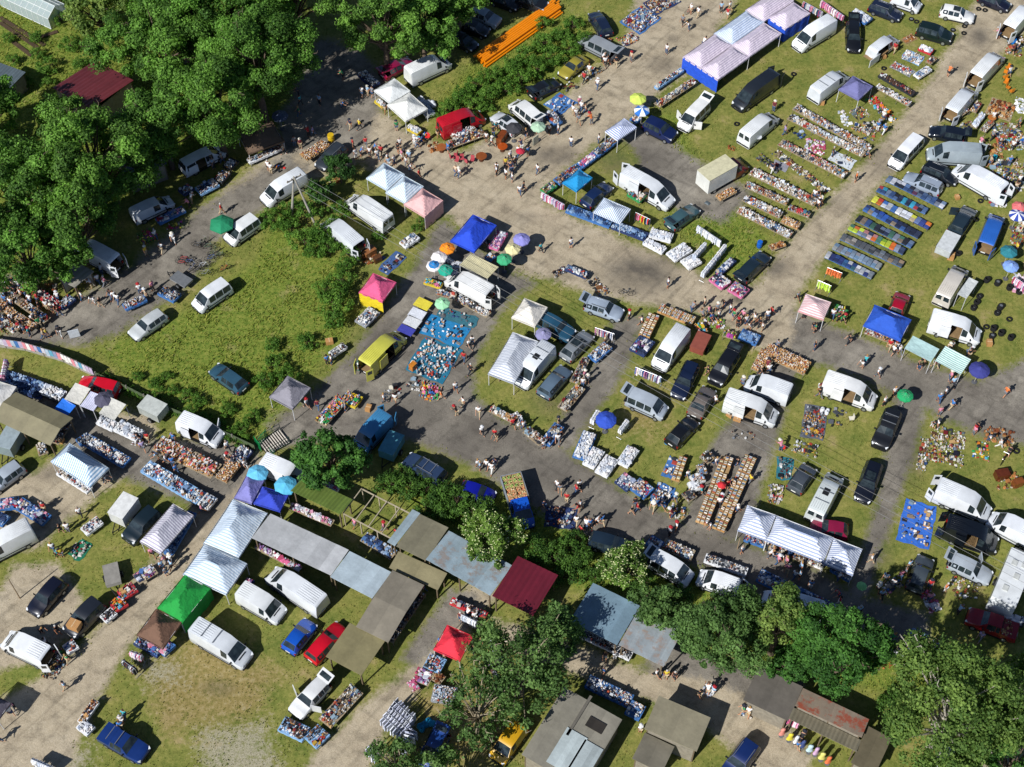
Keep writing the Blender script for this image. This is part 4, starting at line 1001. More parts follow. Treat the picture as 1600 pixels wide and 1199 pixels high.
# ------------------------------------------------------------------ the ground
POLY = [
 ('dirt', [(1000,-60),(1185,-60),(1110,70),(1068,112),(1000,176),(930,226),(850,296),(850,318),(1000,384),(1130,442),(1185,442),(1240,365),(1345,262),(1450,130),(1560,-60),(1690,-60),(1540,115),(1450,215),(1360,305),(1250,455),(1245,485),(1380,545),(1390,580),(1190,545),(1100,495),(1010,478),(930,460),(850,435),(800,425),(700,340),(620,300),(560,250),(440,300),(400,330),(330,350),(300,340),(430,235),(480,215),(530,160),(590,170),(650,210),(720,240),(860,170),(920,120),(980,60)]),
 ('dirt', [(390,700),(430,720),(370,800),(300,885),(245,960),(200,1012),(160,1080),(120,1165),(90,1260),(-120,1260),(-120,1150),(-30,1110),(60,1060),(125,1010),(165,970),(212,900),(250,860),(330,755)]),
 ('dirt', [(250,640),(240,690),(200,740),(120,800),(60,855),(-100,890),(-100,770),(60,735),(130,690),(160,650)]),
 ('dirt', [(20,880),(90,880),(130,930),(110,1000),(40,1040),(-60,1060),(-60,980),(0,930)]),
 ('dirt', [(440,1260),(500,1165),(560,1110),(640,1040),(700,960),(730,915),(780,925),(760,960),(700,1020),(650,1085),(600,1150),(560,1260)]),
 ('dirt', [(770,965),(900,1010),(1010,1050),(1090,1035),(1200,1085),(1270,1180),(1240,1260),(1110,1140),(980,1085),(890,1050),(790,1010)]),
 ('grey', [(1240,485),(1330,520),(1420,560),(1530,595),(1690,520),(1690,710),(1560,690),(1480,660),(1448,640),(1430,700),(1405,780),(1385,840),(1355,935),(1320,930),(1345,870),(1365,800),(1380,720),(1395,660),(1400,615),(1300,575),(1235,560)]),
 ('grey', [(1210,552),(1250,570),(1222,660),(1190,760),(1175,850),(1060,835),(1085,745),(1120,680),(1175,610)]),
 ('grey', [(958,498),(1008,492),(985,560),(955,615),(920,655),(890,705),(850,695),(885,640),(930,560)]),
 ('grey', [(555,545),(640,425),(690,340),(800,425),(842,442),(795,470),(765,520),(740,575),(745,620),(785,655),(870,690),(905,722),(955,752),(1015,790),(1080,820),(1160,850),(1260,880),(1340,930),(1450,960),(1450,1020),(1300,990),(1180,925),(1100,890),(1000,862),(900,832),(830,795),(760,742),(690,705),(640,685),(560,690),(480,695),(440,700),(415,665),(480,620)]),
 ('grey', [(500,60),(560,75),(612,130),(592,172),(560,250),(530,265),(470,235),(430,245),(440,180),(470,110)]),
 ('grey', [(445,240),(300,335),(240,385),(160,445),(60,495),(-60,560),(-60,440),(60,420),(-20,540),(130,540),(190,520),(250,478),(300,440),(345,395),(330,380),(400,335),(485,262)]),
 ('grey', [(1045,995),(1170,1040),(1260,1060),(1240,1130),(1120,1065),(1000,1045)]),
 ('grey', [(250,690),(200,680),(170,655),(60,600),(40,640),(130,720),(230,760),(320,800),(380,760),(410,700),(340,690)]),
 ('grey', [(950,200),(990,235),(1010,290),(1060,330),(1130,350),(1180,300),(1090,250),(1010,195),(975,190)]),
 ('grey', [(700,920),(745,930),(735,965),(690,1000),(650,1045),(625,1030),(665,975)]),
 ('lush', [(150,545),(300,482),(400,405),(430,330),(560,420),(545,520),(470,605),(400,690),(300,645),(200,592)]),
 ('lush', [(680,170),(735,100),(860,15),(930,25),(895,110),(800,165),(745,195)]),
 ('lush', [(990,180),(1060,175),(1090,260),(1040,260)]),
 ('lush', [(1040,330),(1140,320),(1200,370),(1170,440),(1090,400)]),
 ('lush', [(600,740),(820,780),(1100,900),(1420,1000),(1500,1100),(1200,1050),(900,920),(640,800)]),
 ('lush', [(-80,-80),(500,-80),(450,180),(260,260),(120,380),(-80,480)]),
 ('dry', [(200,1040),(330,960),(460,1050),(400,1150),(250,1160)]),
 ('dry', [(960,580),(1060,600),(1050,680),(960,700)]),
 ('dry', [(640,1060),(780,1060),(830,1200),(620,1220)]),
 ('pale', [(195,1010),(290,1025),(300,1075),(225,1085)]),
 ('pale', [(80,1160),(160,1150),(150,1240),(60,1240)]),
 ('pale', [(300,1130),(420,1110),(470,1240),(300,1240)]),
 ('pale', [(1500,1180),(1600,1100),(1640,1240),(1500,1240)]),
]
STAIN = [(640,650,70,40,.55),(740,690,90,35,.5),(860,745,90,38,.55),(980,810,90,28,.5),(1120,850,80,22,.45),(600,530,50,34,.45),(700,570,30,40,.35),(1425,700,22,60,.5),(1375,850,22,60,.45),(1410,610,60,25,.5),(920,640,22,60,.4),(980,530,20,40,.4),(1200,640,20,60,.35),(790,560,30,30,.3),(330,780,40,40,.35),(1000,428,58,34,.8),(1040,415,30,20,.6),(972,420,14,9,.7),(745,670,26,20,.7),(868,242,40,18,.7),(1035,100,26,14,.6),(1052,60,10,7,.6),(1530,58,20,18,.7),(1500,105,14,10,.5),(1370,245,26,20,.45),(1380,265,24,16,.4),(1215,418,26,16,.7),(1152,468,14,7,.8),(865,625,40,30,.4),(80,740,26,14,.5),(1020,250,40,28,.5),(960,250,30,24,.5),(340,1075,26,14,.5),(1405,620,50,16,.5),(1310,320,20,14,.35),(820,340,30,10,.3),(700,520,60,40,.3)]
def polyd(px, py, poly):
    p = np.array(poly, float); q = np.roll(p, -1, 0); inside = np.zeros(px.shape, bool); dm = np.full(px.shape, 1e9)
    for (x1, y1), (x2, y2) in zip(p, q):
        c = (y1 > py) != (y2 > py)
        xi = (x2 - x1) * (py - y1) / ((y2 - y1) if y2 != y1 else 1e-9) + x1
        inside ^= c & (px < xi)
        dx, dy = x2 - x1, y2 - y1; t = np.clip(((px - x1) * dx + (py - y1) * dy) / (dx * dx + dy * dy + 1e-9), 0, 1)
        dm = np.minimum(dm, (px - x1 - t * dx) ** 2 + (py - y1 - t * dy) ** 2)
    return np.where(inside, 1, -1) * np.sqrt(dm)
def make_ground():
    st = .42; xs = np.arange(-84, 84.01, st); ys = np.arange(-52, 82.01, st); nx, ny = len(xs), len(ys)
    X, Y = np.meshgrid(xs, ys, indexing='ij'); px, py = proj(X, Y)
    Wt = {k: np.zeros(X.shape) for k in ('dirt', 'grey', 'lush', 'dry', 'pale')}
    soft = {'dirt': 16, 'grey': 16, 'lush': 22, 'dry': 40, 'pale': 40}
    for k, pl in POLY:
        d = polyd(px, py, pl); Wt[k] = np.maximum(Wt[k], np.clip(.5 + d / soft[k] * .5, 0, 1))
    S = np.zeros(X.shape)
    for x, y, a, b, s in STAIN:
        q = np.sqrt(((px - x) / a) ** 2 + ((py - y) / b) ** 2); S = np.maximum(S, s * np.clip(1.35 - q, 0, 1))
    Z = .03 * np.sin(X * .31 + 1.1) * np.cos(Y * .27) + .02 * np.sin(X * .83) * np.sin(Y * .71 + 2); Z = Z - .05
    Z *= 0.4
    co = np.stack([X, Y, Z], -1).reshape(-1, 3)
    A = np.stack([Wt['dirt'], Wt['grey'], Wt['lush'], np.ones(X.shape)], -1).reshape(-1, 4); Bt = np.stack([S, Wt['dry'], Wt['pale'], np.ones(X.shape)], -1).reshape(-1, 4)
    ii, jj = np.meshgrid(np.arange(nx - 1), np.arange(ny - 1), indexing='ij'); v0 = (ii * ny + jj).ravel(); F = np.stack([v0, v0 + ny, v0 + ny + 1, v0 + 1], 1)
    wd = Wt['dirt'][:-1, :-1].ravel(); wg = Wt['grey'][:-1, :-1].ravel(); cls = np.where((wg > .5) & (wg >= wd), 2, np.where(wd > .5, 1, 0))
    m = ground_mat()
    for k, nm in enumerate(('grass_field', 'dirt_road', 'gravel_road')):
        f = F[cls == k]; used, inv = np.unique(f, return_inverse=True); f = inv.reshape(f.shape)
        me = bpy.data.meshes.new(nm); me.vertices.add(len(used)); me.vertices.foreach_set('co', co[used].astype(np.float32).ravel())
        n = len(f); me.loops.add(4 * n); me.loops.foreach_set('vertex_index', f.astype(np.int32).ravel()); me.polygons.add(n)
        me.polygons.foreach_set('loop_start', np.arange(0, 4 * n, 4, dtype=np.int32)); me.polygons.foreach_set('loop_total', np.full(n, 4, dtype=np.int32))
        for an, arr in (('A', A), ('B', Bt)):
            a = me.color_attributes.new(an, 'FLOAT_COLOR', 'POINT'); a.data.foreach_set('color', arr[used].astype(np.float32).ravel())
        me.polygons.foreach_set('use_smooth', [True] * n); me.materials.append(m); me.update(); me.validate()
        o = obj(nm, me); o['kind'] = 'structure'; o['label'] = {'grass_field': 'trodden grass field between the stalls', 'dirt_road': 'beige dirt road through the market', 'gravel_road': 'grey gravel lane between the stalls'}[nm]
    far = MB(); R_ = 1500
    far.add([(-R_, -R_, -.12), (R_, -R_, -.12), (R_, R_, -.12), (-R_, R_, -.12)], [(0, 1, 2, 3)])
    o = far.build('ground', plain('#6a7236', .95, .3, .12)); o['kind'] = 'structure'
    return X, Y, px, py, Wt
def ground_mat():
    m, t, b = newmat('ground'); a = t.nodes.new('ShaderNodeVertexColor'); a.layer_name = 'A'; s = t.nodes.new('ShaderNodeSeparateColor'); t.links.new(a.outputs[0], s.inputs[0])
    a2 = t.nodes.new('ShaderNodeVertexColor'); a2.layer_name = 'B'; s2 = t.nodes.new('ShaderNodeSeparateColor'); t.links.new(a2.outputs[0], s2.inputs[0])
    n1 = noise(t, .35, 6, rough=.65); n2 = noise(t, 2.2, 6, rough=.7); n3 = noise(t, 9, 3); n4 = noise(t, .12, 4)
    def edge(out, amp=1.1, lo=.3, hi=.72):
        q = t.nodes.new('ShaderNodeMath'); q.operation = 'MULTIPLY_ADD'; q.inputs[1].default_value = amp; q.inputs[2].default_value = -amp / 2; t.links.new(n2.outputs[0], q.inputs[0])
        q1 = t.nodes.new('ShaderNodeMath'); q1.operation = 'MULTIPLY_ADD'; q1.inputs[1].default_value = .9; q1.inputs[2].default_value = -.45; t.links.new(n1.outputs[0], q1.inputs[0])
        z = t.nodes.new('ShaderNodeMath'); z.operation = 'ADD'; t.links.new(q.outputs[0], z.inputs[0]); t.links.new(q1.outputs[0], z.inputs[1])
        z2 = t.nodes.new('ShaderNodeMath'); z2.operation = 'ADD'; t.links.new(z.outputs[0], z2.inputs[0]); t.links.new(out, z2.inputs[1])
        return ramp(t, z2.outputs[0], [(lo, G(0)), (hi, G(1))]).outputs[0]
    g = ramp(t, n2.outputs[0], [(.30, C('#465322')), (.48, C('#717638')), (.62, C('#908c4c')), (.78, C('#aca26c'))]).outputs[0]
    gb = ramp(t, n1.outputs[0], [(.34, C('#536628')), (.46, C('#757a39')), (.58, C('#8e8849')), (.70, C('#a29262'))]).outputs[0]
    g = mix(t, .5, g, gb)
    lush = ramp(t, n2.outputs[0], [(.30, C('#42601f')), (.50, C('#707e32')), (.74, C('#98954c'))]).outputs[0]
    g = mix(t, edge(s.outputs[2], .7, .35, .7), g, lush)
    dry = ramp(t, n2.outputs[0], [(.3, C('#6d6135')), (.5, C('#8f7f4e')), (.72, C('#a89972'))]).outputs[0]
    g = mix(t, edge(s2.outputs[1], 1.2, .5, 1.35), g, dry)
    pale = ramp(t, n3.outputs[0], [(.3, C('#7f7a5c')), (.6, C('#a9a28a'))]).outputs[0]
    g = mix(t, edge(s2.outputs[2], 2.0, .55, 1.35), g, pale)
    bare = ramp(t, n1.outputs[0], [(.60, G(0)), (.72, G(.6))]).outputs[0]
    g = mix(t, bare, g, C('#a6926a'))
    di = ramp(t, n1.outputs[0], [(.28, C('#8c7f68')), (.48, C('#aa9c81')), (.75, C('#bdb096'))]).outputs[0]
    di = mix(t, .35, di, ramp(t, n3.outputs[0], [(.3, C('#8a7c68')), (.7, C('#c9bca8'))]).outputs[0])
    gr = ramp(t, n1.outputs[0], [(.28, C('#67625a')), (.5, C('#8a8478')), (.75, C('#a69f91'))]).outputs[0]
    gr = mix(t, .3, gr, ramp(t, n3.outputs[0], [(.3, C('#564f48')), (.7, C('#9d9385'))]).outputs[0])
    gr = mix(t, ramp(t, n4.outputs[0], [(.42, G(0)), (.66, G(.5))]).outputs[0], gr, C('#524c47'))
    def streak(ang, sc):
        co = t.nodes.new('ShaderNodeTexCoord'); mp = t.nodes.new('ShaderNodeMapping'); mp.vector_type = 'TEXTURE'; mp.inputs['Rotation'].default_value = (0, 0, math.radians(ang)); mp.inputs['Scale'].default_value = sc
        t.links.new(co.outputs['Object'], mp.inputs[0]); q = t.nodes.new('ShaderNodeTexNoise'); q.inputs['Scale'].default_value = 1.0; q.inputs['Detail'].default_value = 4; t.links.new(mp.outputs[0], q.inputs['Vector']); return q.outputs[0]
    s1, s2_ = streak(50, (9, .75, 1)), streak(-33, (8, .8, 1))
    ru = ramp(t, s1, [(.34, G(.80)), (.45, G(1.0)), (.58, G(1.0)), (.70, G(1.08))]).outputs[0]; ru2 = ramp(t, s2_, [(.34, G(.84)), (.44, G(1.0)), (.6, G(1.0)), (.70, G(1.06))]).outputs[0]
    sp = noise(t, 26, 2); gv = ramp(t, sp.outputs[0], [(.34, G(.74)), (.45, G(1.0)), (.6, G(1.0)), (.68, G(1.18))]).outputs[0]
    blot = ramp(t, noise(t, .8, 5, rough=.7).outputs[0], [(.36, G(.72)), (.5, G(1.0)), (.68, G(1.08))]).outputs[0]
    for k_ in (ru, ru2, gv, blot): di = mix(t, 1.0, di, k_, 'MULTIPLY'); gr = mix(t, 1.0, gr, k_, 'MULTIPLY')
    g = mix(t, 1.0, g, gv, 'MULTIPLY')
    c = mix(t, edge(s.outputs[0]), g, di)
    c = mix(t, edge(s.outputs[1]), c, gr)
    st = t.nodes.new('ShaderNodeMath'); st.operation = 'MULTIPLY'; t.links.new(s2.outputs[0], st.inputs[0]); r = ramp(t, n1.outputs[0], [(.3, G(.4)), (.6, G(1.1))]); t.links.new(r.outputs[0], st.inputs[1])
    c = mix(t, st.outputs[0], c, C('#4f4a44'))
    t.links.new(c, b.inputs['Base Color']); b.inputs['Roughness'].default_value = .95; b.inputs['Specular IOR Level'].default_value = .15
    bm_ = mix(t, .5, n2.outputs[0], n3.outputs[0]); bump(t, b, bm_, .55, .10)
    return m
def grass_blades(X, Y, px, py, Wt):
    dens_l = Wt['lush'] * (1 - Wt['dirt']) * (1 - Wt['grey']); gs = (1 - np.maximum(Wt['dirt'], Wt['grey'])) * (1 - dens_l)
    vis = (px > -60) & (px < 1660) & (py > -60) & (py < 1260)
    for nm, wgt, n, h, wid, mat, lab in (('tall_grass', dens_l, 75000, (.07, .22), .07, leaf_mat('meadow', '#4d6b22', '#a09f4e', .3), 'long rough grass and weeds of the meadow'), ('grass', gs, 80000, (.04, .11), .06, leaf_mat('turf', '#4c5c22', '#959050', .25), 'short worn grass between the stalls')):
        w_ = (wgt * vis * npr.uniform(.1, 1, X.shape)).ravel(); w_ /= w_.sum(); k = npr.choice(len(w_), n, p=w_)
        x = X.ravel()[k] + npr.uniform(-.25, .25, n); y = Y.ravel()[k] + npr.uniform(-.25, .25, n); a = npr.uniform(0, 2 * PI, n); H = npr.uniform(h[0], h[1], n) * (.6 + .7 * (np.sin(x * .9) * np.cos(y * .8) > -.1)); ln = npr.uniform(.2, .9, n) * H
        dx, dy = np.cos(a), np.sin(a); u = np.stack([-dy, dx], 1) * (wid * npr.uniform(.6, 1.6, n))[:, None]; z0 = np.full(n, -.02)
        p = np.stack([x, y], 1); tp = p + np.stack([dx, dy], 1) * ln[:, None]; md = p + np.stack([dx, dy], 1) * (ln * .35)[:, None]
        V = np.stack([np.c_[p - u * .6, z0], np.c_[p + u * .6, z0], np.c_[tp + u * .35, z0 + H], np.c_[tp - u * .35, z0 + H]], 1).reshape(-1, 3)
        me = leaf_mesh(nm, V, np.repeat(np.clip(npr.normal(.5, .25, n), 0, 1), 4), mat); o = obj(nm, me); tag(o, lab, 'grass', None, 'stuff')
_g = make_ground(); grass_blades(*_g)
# ------------------------------------------------------------------ trees
tree(98,182,'oak',2.5,7.5,'small oak covering the red roof corner',44,560,.145,1)
tree(345,-10,'oak',7.2,18,'huge oak crown at the top edge',120,560,.145,0)
tree(250,60,'oak',6.5,14,'broad oak behind the red roofed house',105,560,.145,1)
tree(395,85,'oak',5.6,17,'oak overhanging the shaded road',95,560,.145,2)
tree(330,150,'oak',5.2,15,'leafy oak right of the red house',90,560,.145,1,sc=1.0)
tree(250,190,'oak',4.6,12,'bright oak above the shaded minibus',85,560,.145,0)
tree(138,245,'oak',6.0,15,'tall oak in front of the red house',95,560,.145,2)
tree(115,340,'oak',4.6,12,'oak above the corrugated kiosk',85,560,.145,1)
tree(20,290,'oak',6.2,13.5,'dark oak at the left edge',100,560,.145,0)
tree(35,395,'oak',4.2,11,'oak shading the crowded book tables',80,560,.145,2)
tree(-50,180,'oak',5.5,13,'oak cut off by the left edge',90,560,.145,1)
tree(150,10,'birch',4.0,9,'pale green tree beside the greenhouse',70,330,.17,0)
tree(450,-30,'oak',5.6,17,'oak above the shaded clearing',90,560,.145,2)
tree(598,25,'oak',4.6,14,'round oak left of the pipe stack',90,560,.145,0)
tree(660,30,'oak',4.2,11,'oak behind the white panel van',85,560,.145,2)
tree(715,-15,'oak',4.0,11,'oak at the top above dark cars',80,560,.145,1)
tree(514,715,'lime',3.1,8.5,'round dark green tree by the footbridge',75,620,.15,0)
tree(770,838,'elder',2.7,6,'elder bush in white blossom beside red roof',60,620,.14,0)
tree(975,885,'elder',2.1,6,'flowering elder above the metal shed',50,620,.14,1)
tree(1028,945,'ash',2.1,5,'low elder right of the metal shed',50,620,.14,2)
tree(1130,985,'ash',3.7,10,'broad green tree beside the metal shed',90,640,.125,0)
tree(1222,968,'birch',2.5,11,'grey green tree in front of white van',70,640,.125,1)
tree(1312,1012,'lime',3.7,13,'dense dark tree above the rusty roof',90,640,.125,1)
tree(1235,1038,'lime',1.7,5,'bright low tree beside the rusty roof',60,640,.125,2)
tree(1492,1105,'birch',5.9,14,'wide yellowish birch in the lower corner',130,300,.14,0,'#b8b0a0')
tree(1600,1095,'birch',3.4,10,'birch at the right edge',70,420,.13,2,'#b8b0a0')
tree(1590,1190,'lime',4.0,8,'dark green tree in the bottom corner',60,400,.17,2)
tree(815,1040,'ash',4.3,9.5,'feathery tree beside the red tent',80,190,.15,1,'#a89a80')
tree(745,1105,'ash',3.6,9,'thin branched tree above the white laundry',46,160,.15,2,'#a89a80')
tree(870,985,'ash',2.6,7,'young ash behind the red metal roof',45,260,.15,0,'#a89a80')
tree(620,1190,'ash',2.4,7,'small tree at the bottom by the laundry',40,240,.15,0,'#a89a80')
tree(690,1215,'ash',2.6,7,'small tree cut off by bottom edge',40,240,.15,1,'#a89a80')
tree(530,262,'pine',1.7,4.0,'dark bushy tree beside the striped tents',44,620,.12,1)
tree(500,300,'pine',1.5,3.4,'dark shrub tree at the utility pole',40,620,.12,2)
bushes('430,345,1.5 455,360,1.4 480,335,1.5 475,375,1.5 500,365,1.6 515,390,1.4 455,330,1.3 540,415,1.3 535,440,1.4 525,475,1.6 520,500,1.5 510,455,1.3 545,395,1.1 490,395,1.2 530,330,1.2 520,350,1.1','weed','dense green hedge bush',1.0)
bushes('430,570,1.2 480,535,1.2 415,595,1.1 450,590,1.1 425,540,1.0 380,670,1.0 395,650,.8 345,665,.8 300,640,.7 250,615,.7 215,590,.7 270,610,.6 320,655,.7','weed','bright green weedy bush',.8)
bushes('700,170,1.3 720,150,1.4 740,165,1.5 745,135,1.4 765,145,1.5 770,120,1.4 790,140,1.5 800,105,1.5 815,125,1.6 825,90,1.5 840,110,1.5 850,70,1.5 865,90,1.5 875,55,1.4 890,75,1.4 895,40,1.2 910,60,1.1 690,185,1.0 720,185,1.1 760,168,1.0 850,38,1.1','weed','leafy green thicket bush by the pipes',.9)
bushes('610,755,1.5 640,765,1.5 665,760,1.4 690,775,1.6 715,785,1.5 735,795,1.4 760,800,1.4 630,745,1.2 655,740,1.1 690,800,1.3 665,800,1.3','hedge','dark green hedge bush behind the stalls',.9)
bushes('840,860,1.5 865,870,1.5 885,855,1.4 905,880,1.5 830,890,1.2 880,900,1.3 925,900,1.2 900,845,1.1 1000,905,1.3 1060,935,1.3 1205,1052,1.1 1385,1020,1.2 1390,1100,1.3 1400,1130,1.2 1370,990,1.0','hedge','dark bush under the trees',1.0)
bushes('75,105,1.3 55,60,1.0 110,70,1.2 95,30,1.1 125,100,1.1 20,95,.9 60,85,.9 40,130,1.0 75,130,.8 15,60,.8','weed','green garden shrub by the greenhouse',.9)
bushes('160,590,.6 175,597,.7 190,604,.6 205,612,.7 222,620,.7 238,630,.7 262,640,.8 280,648,.7 300,656,.8 318,662,.7 340,672,.8 360,682,.8 378,690,.7 240,600,.8 260,590,.7 290,618,.8 310,628,.9 355,640,.9','weed','leafy weed clump along the overgrown fence',.7)
bushes('660,345,.6 668,338,.6 674,343,.5 650,358,.6 590,370,.8','weed','small potted shrub by pink tent',.8)
# ------------------------------------------------------------------ houses, sheds, roofs
shed([148,89,202,128,144,181,93,146],3.4,'#6c2c32','red roofed garden house under oaks','mono',slope=.8,ribs=.5,closed='0123',wallc='#8f8672',name='garden_house',cat='house')
shed([0,96,33,113,20,140,-30,120],2.6,'#5d6a70','grey corrugated garden shed at left edge',ribs=.4,closed='0123',name='garden_shed')
shed([275,92,293,97,290,117,272,112],3.0,'#5c1420','small dark red hut under oaks',ribs=.4,closed='0123',name='garden_shed')
shed([187,240,232,222,263,250,192,288],2.6,'#56626a','low grey roof in the tree shade',closed='0123',name='garden_shed')
def greenhouse():
    c, yaw, U, V, s = rect([10,-4,80,40,75,52,4,12],.2); V = 3.2; c = c + Vector((math.sin(yaw), -math.cos(yaw), 0)) * -1.4; root = thing('greenhouse', c, yaw); a, b = U / 2, V / 2; fm = plain('#d9dcd8', .4)
    H, R_ = 1.7, 2.6; F_ = MB(); n = 9
    for i in range(n + 1):
        x = -a + U * i / n
        for p, q in (((x, -b, 0), (x, -b, H)), ((x, b, 0), (x, b, H)), ((x, -b, H), (x, 0, R_)), ((x, b, H), (x, 0, R_))): F_.tube(p, q, .035, 5)
    for p, q in (((-a, -b, H), (a, -b, H)), ((-a, b, H), (a, b, H)), ((-a, 0, R_), (a, 0, R_)), ((-a, -b, .1), (a, -b, .1)), ((-a, b / 2, (H + R_) / 2), (a, b / 2, (H + R_) / 2)), ((-a, -b / 2, (H + R_) / 2), (a, -b / 2, (H + R_) / 2))): F_.tube(p, q, .04, 5)
    F_.build('frame', fm, root)
    gm, t, bb = newmat('clear_glass'); bb.inputs['Base Color'].default_value = (.55, .65, .66, 1); bb.inputs['Alpha'].default_value = .55; bb.inputs['Roughness'].default_value = .1
    g = MB(); g.add([(-a, -b, .1), (a, -b, .1), (a, -b, H), (-a, -b, H), (-a, 0, R_), (a, 0, R_), (a, b, H), (-a, b, H), (a, b, .1), (-a, b, .1)], [(0, 1, 2, 3), (3, 2, 5, 4), (4, 5, 6, 7), (7, 6, 8, 9), (0, 3, 4, 7, 9), (1, 8, 6, 5, 2)]); g.build('pane', gm, root)
    tag(root, 'white framed glass greenhouse in the garden', 'greenhouse'); landmark(c.x, c.y, 'white framed glass greenhouse in the garden')
greenhouse()
for i, (x1, y1, x2, y2) in enumerate(((0, 28, 70, 72), (0, 36, 60, 76), (20, 66, 50, 88), (60, 60, 90, 50))):
    a, b = P(x1, y1), P(x2, y2); d = b - a
    o = MB().box((0, 0, .06), (d.length, .5, .12)).build('vegetable_bed', plain('#4a3a28', .9, .3), None, None, (a + b) / 2, math.atan2(d.y, d.x)); tag(o, '%s dark vegetable bed in front of the greenhouse' % ['longest', 'long narrow', 'short', 'slanting'][i], 'vegetable bed', 'vegetable beds')
shed([25,612,114,654,79,696,-12,655],2.5,'#8f8769','olive grey gabled market shelter','gable',slope=.55,per=2.2)
shed([422,800,543,861,518,902,396,843],2.5,'#c2c3c3','long grey sheeted stall roof','mono',slope=.25,per=1.5,ribs=1.5,rh=.03)
shed([544,862,613,893,580,939,519,902],2.55,'#bccbd2','pale blue grey stall roof','mono',slope=.25,per=1.2)
shed([613,892,664,914,606,1004,556,979],2.7,'#8a8272','long brown grey stall roof','gable',slope=.3,per=2.0)
shed([546,975,603,1001,564,1057,509,1027],2.5,'#8f8660','olive felt stall roof by red car','mono',slope=.2,per=4)
shed([472,750,558,778,528,807,455,770],2.5,'#74893f','mossy green corrugated roof','mono',slope=.5,ribs=.35)
shed([645,796,656,802,618,856,605,849],2.6,'#9fb0b6','narrow metal roof strip','mono',slope=.3,per=.8)
shed([656,803,701,825,666,877,618,857],2.6,'#857f68','grey felt roof between metal roofs','mono',slope=.3,per=3)
shed([622,861,698,896,684,922,609,885],2.4,'#8f8664','low olive front roof','mono',slope=-.2,per=3)
shed([702,826,797,886,768,935,667,878],2.7,'#9badb5','patched metal sheet roof with rust marks','mono',slope=.4,per=.9,rust='#8a8078',ribs=.9)
shed([811,873,874,897,833,964,765,934],2.8,'#6e1a2c','dark red metal roof','mono',slope=.4,per=1.0,ribs=.5)
shed([927,911,1000,947,964,1010,889,974],2.7,'#7f99a8','big blue grey metal shed roof','mono',slope=.35,per=1.3,ribs=1.3)
shed([1001,948,1069,981,1037,1044,965,1011],2.65,'#a3abae','patched pale metal shed roof with rust streaks','mono',slope=.35,per=.8,rust='#96857a',ribs=.8)
rt = shed([893,1082,970,1122,915,1226,798,1180],2.9,'#8c8779','large grey board roof at the bottom',per=.7,closed='0123')
for px_, py_, l_, w_, cc, nm in ((886,1172,3.6,2.0,'#b9c4c4','roof_panel'),(915,1186,3.0,1.8,'#aab4b4','roof_panel'),(931,1133,1.0,1.6,'#2f2a24','roof_hatch'),(905,1118,4.2,.25,'#6f6a60','roof_batten')):
    q_ = P(px_, py_, 3.0); l0 = rt.matrix_basis.inverted() @ Vector(q_); MB().box((l0.x, l0.y, 2.99), (w_, l_, .05)).build(nm, corrugated(cc, 'X', .5), rt)
shed([1029,1088,1112,1121,1087,1176,1006,1141],2.8,'#989078','square beige felt roof','mono',slope=.3,per=6,closed='02')
shed([1010,1146,1052,1166,1036,1210,985,1186],2.2,'#7e7868','low grey roof below the beige felt roof','mono',slope=.2,per=1.4,closed='12')
shed([1255,1075,1357,1124,1346,1156,1241,1105],3.0,'#9a8a78','rusty red roof slope','mono',slope=.4,per=2.0,rust='#9a4a34',closed='02')
shed([1240,1106,1346,1157,1337,1177,1231,1126],2.6,'#8d8570','grey corrugated lean-to below rusty slope','mono',slope=.35,ribs=.35)
shed([1185,1040,1254,1074,1232,1127,1162,1094],2.6,'#6a645c','flat grey roof left of the rusty roof',per=5,closed='0123')
shed([1360,1137,1389,1151,1370,1216,1325,1190],2.6,'#6f6650','grey roof right of the rusty roof','mono',slope=.2,per=1.6,closed='0123')
shed([118,408,146,425,117,453,91,437],2.4,'#aaa598','corrugated kiosk roof under the oak','mono',slope=.3,ribs=.55,closed='03',wallc='#c9c4b8')
def pergola():
    c, yaw, U, V, s = rect([564,766,641,800,617,853,541,796],2.2); root = thing('pergola_frame', c, yaw); a, b = U / 2, V / 2; m = plain('#a89c84', .8)
    for i in range(5): MB().box((-a + U * i / 4, 0, 2.25), (.09, V, .1)).build('rafter', m, root)
    for v in (-b, b): MB().box((0, v, 2.15), (U, .1, .1)).build('beam', m, root)
    for i in range(4):
        for v in (-b, b): MB().box((-a + .05 + (U - .1) * i / 3, v, 1.05), (.1, .1, 2.1)).build('post', m, root)
    tag(root, 'bare wooden stall frame without roof', 'pergola'); landmark(c.x, c.y, 'bare wooden stall frame without roof')
pergola()
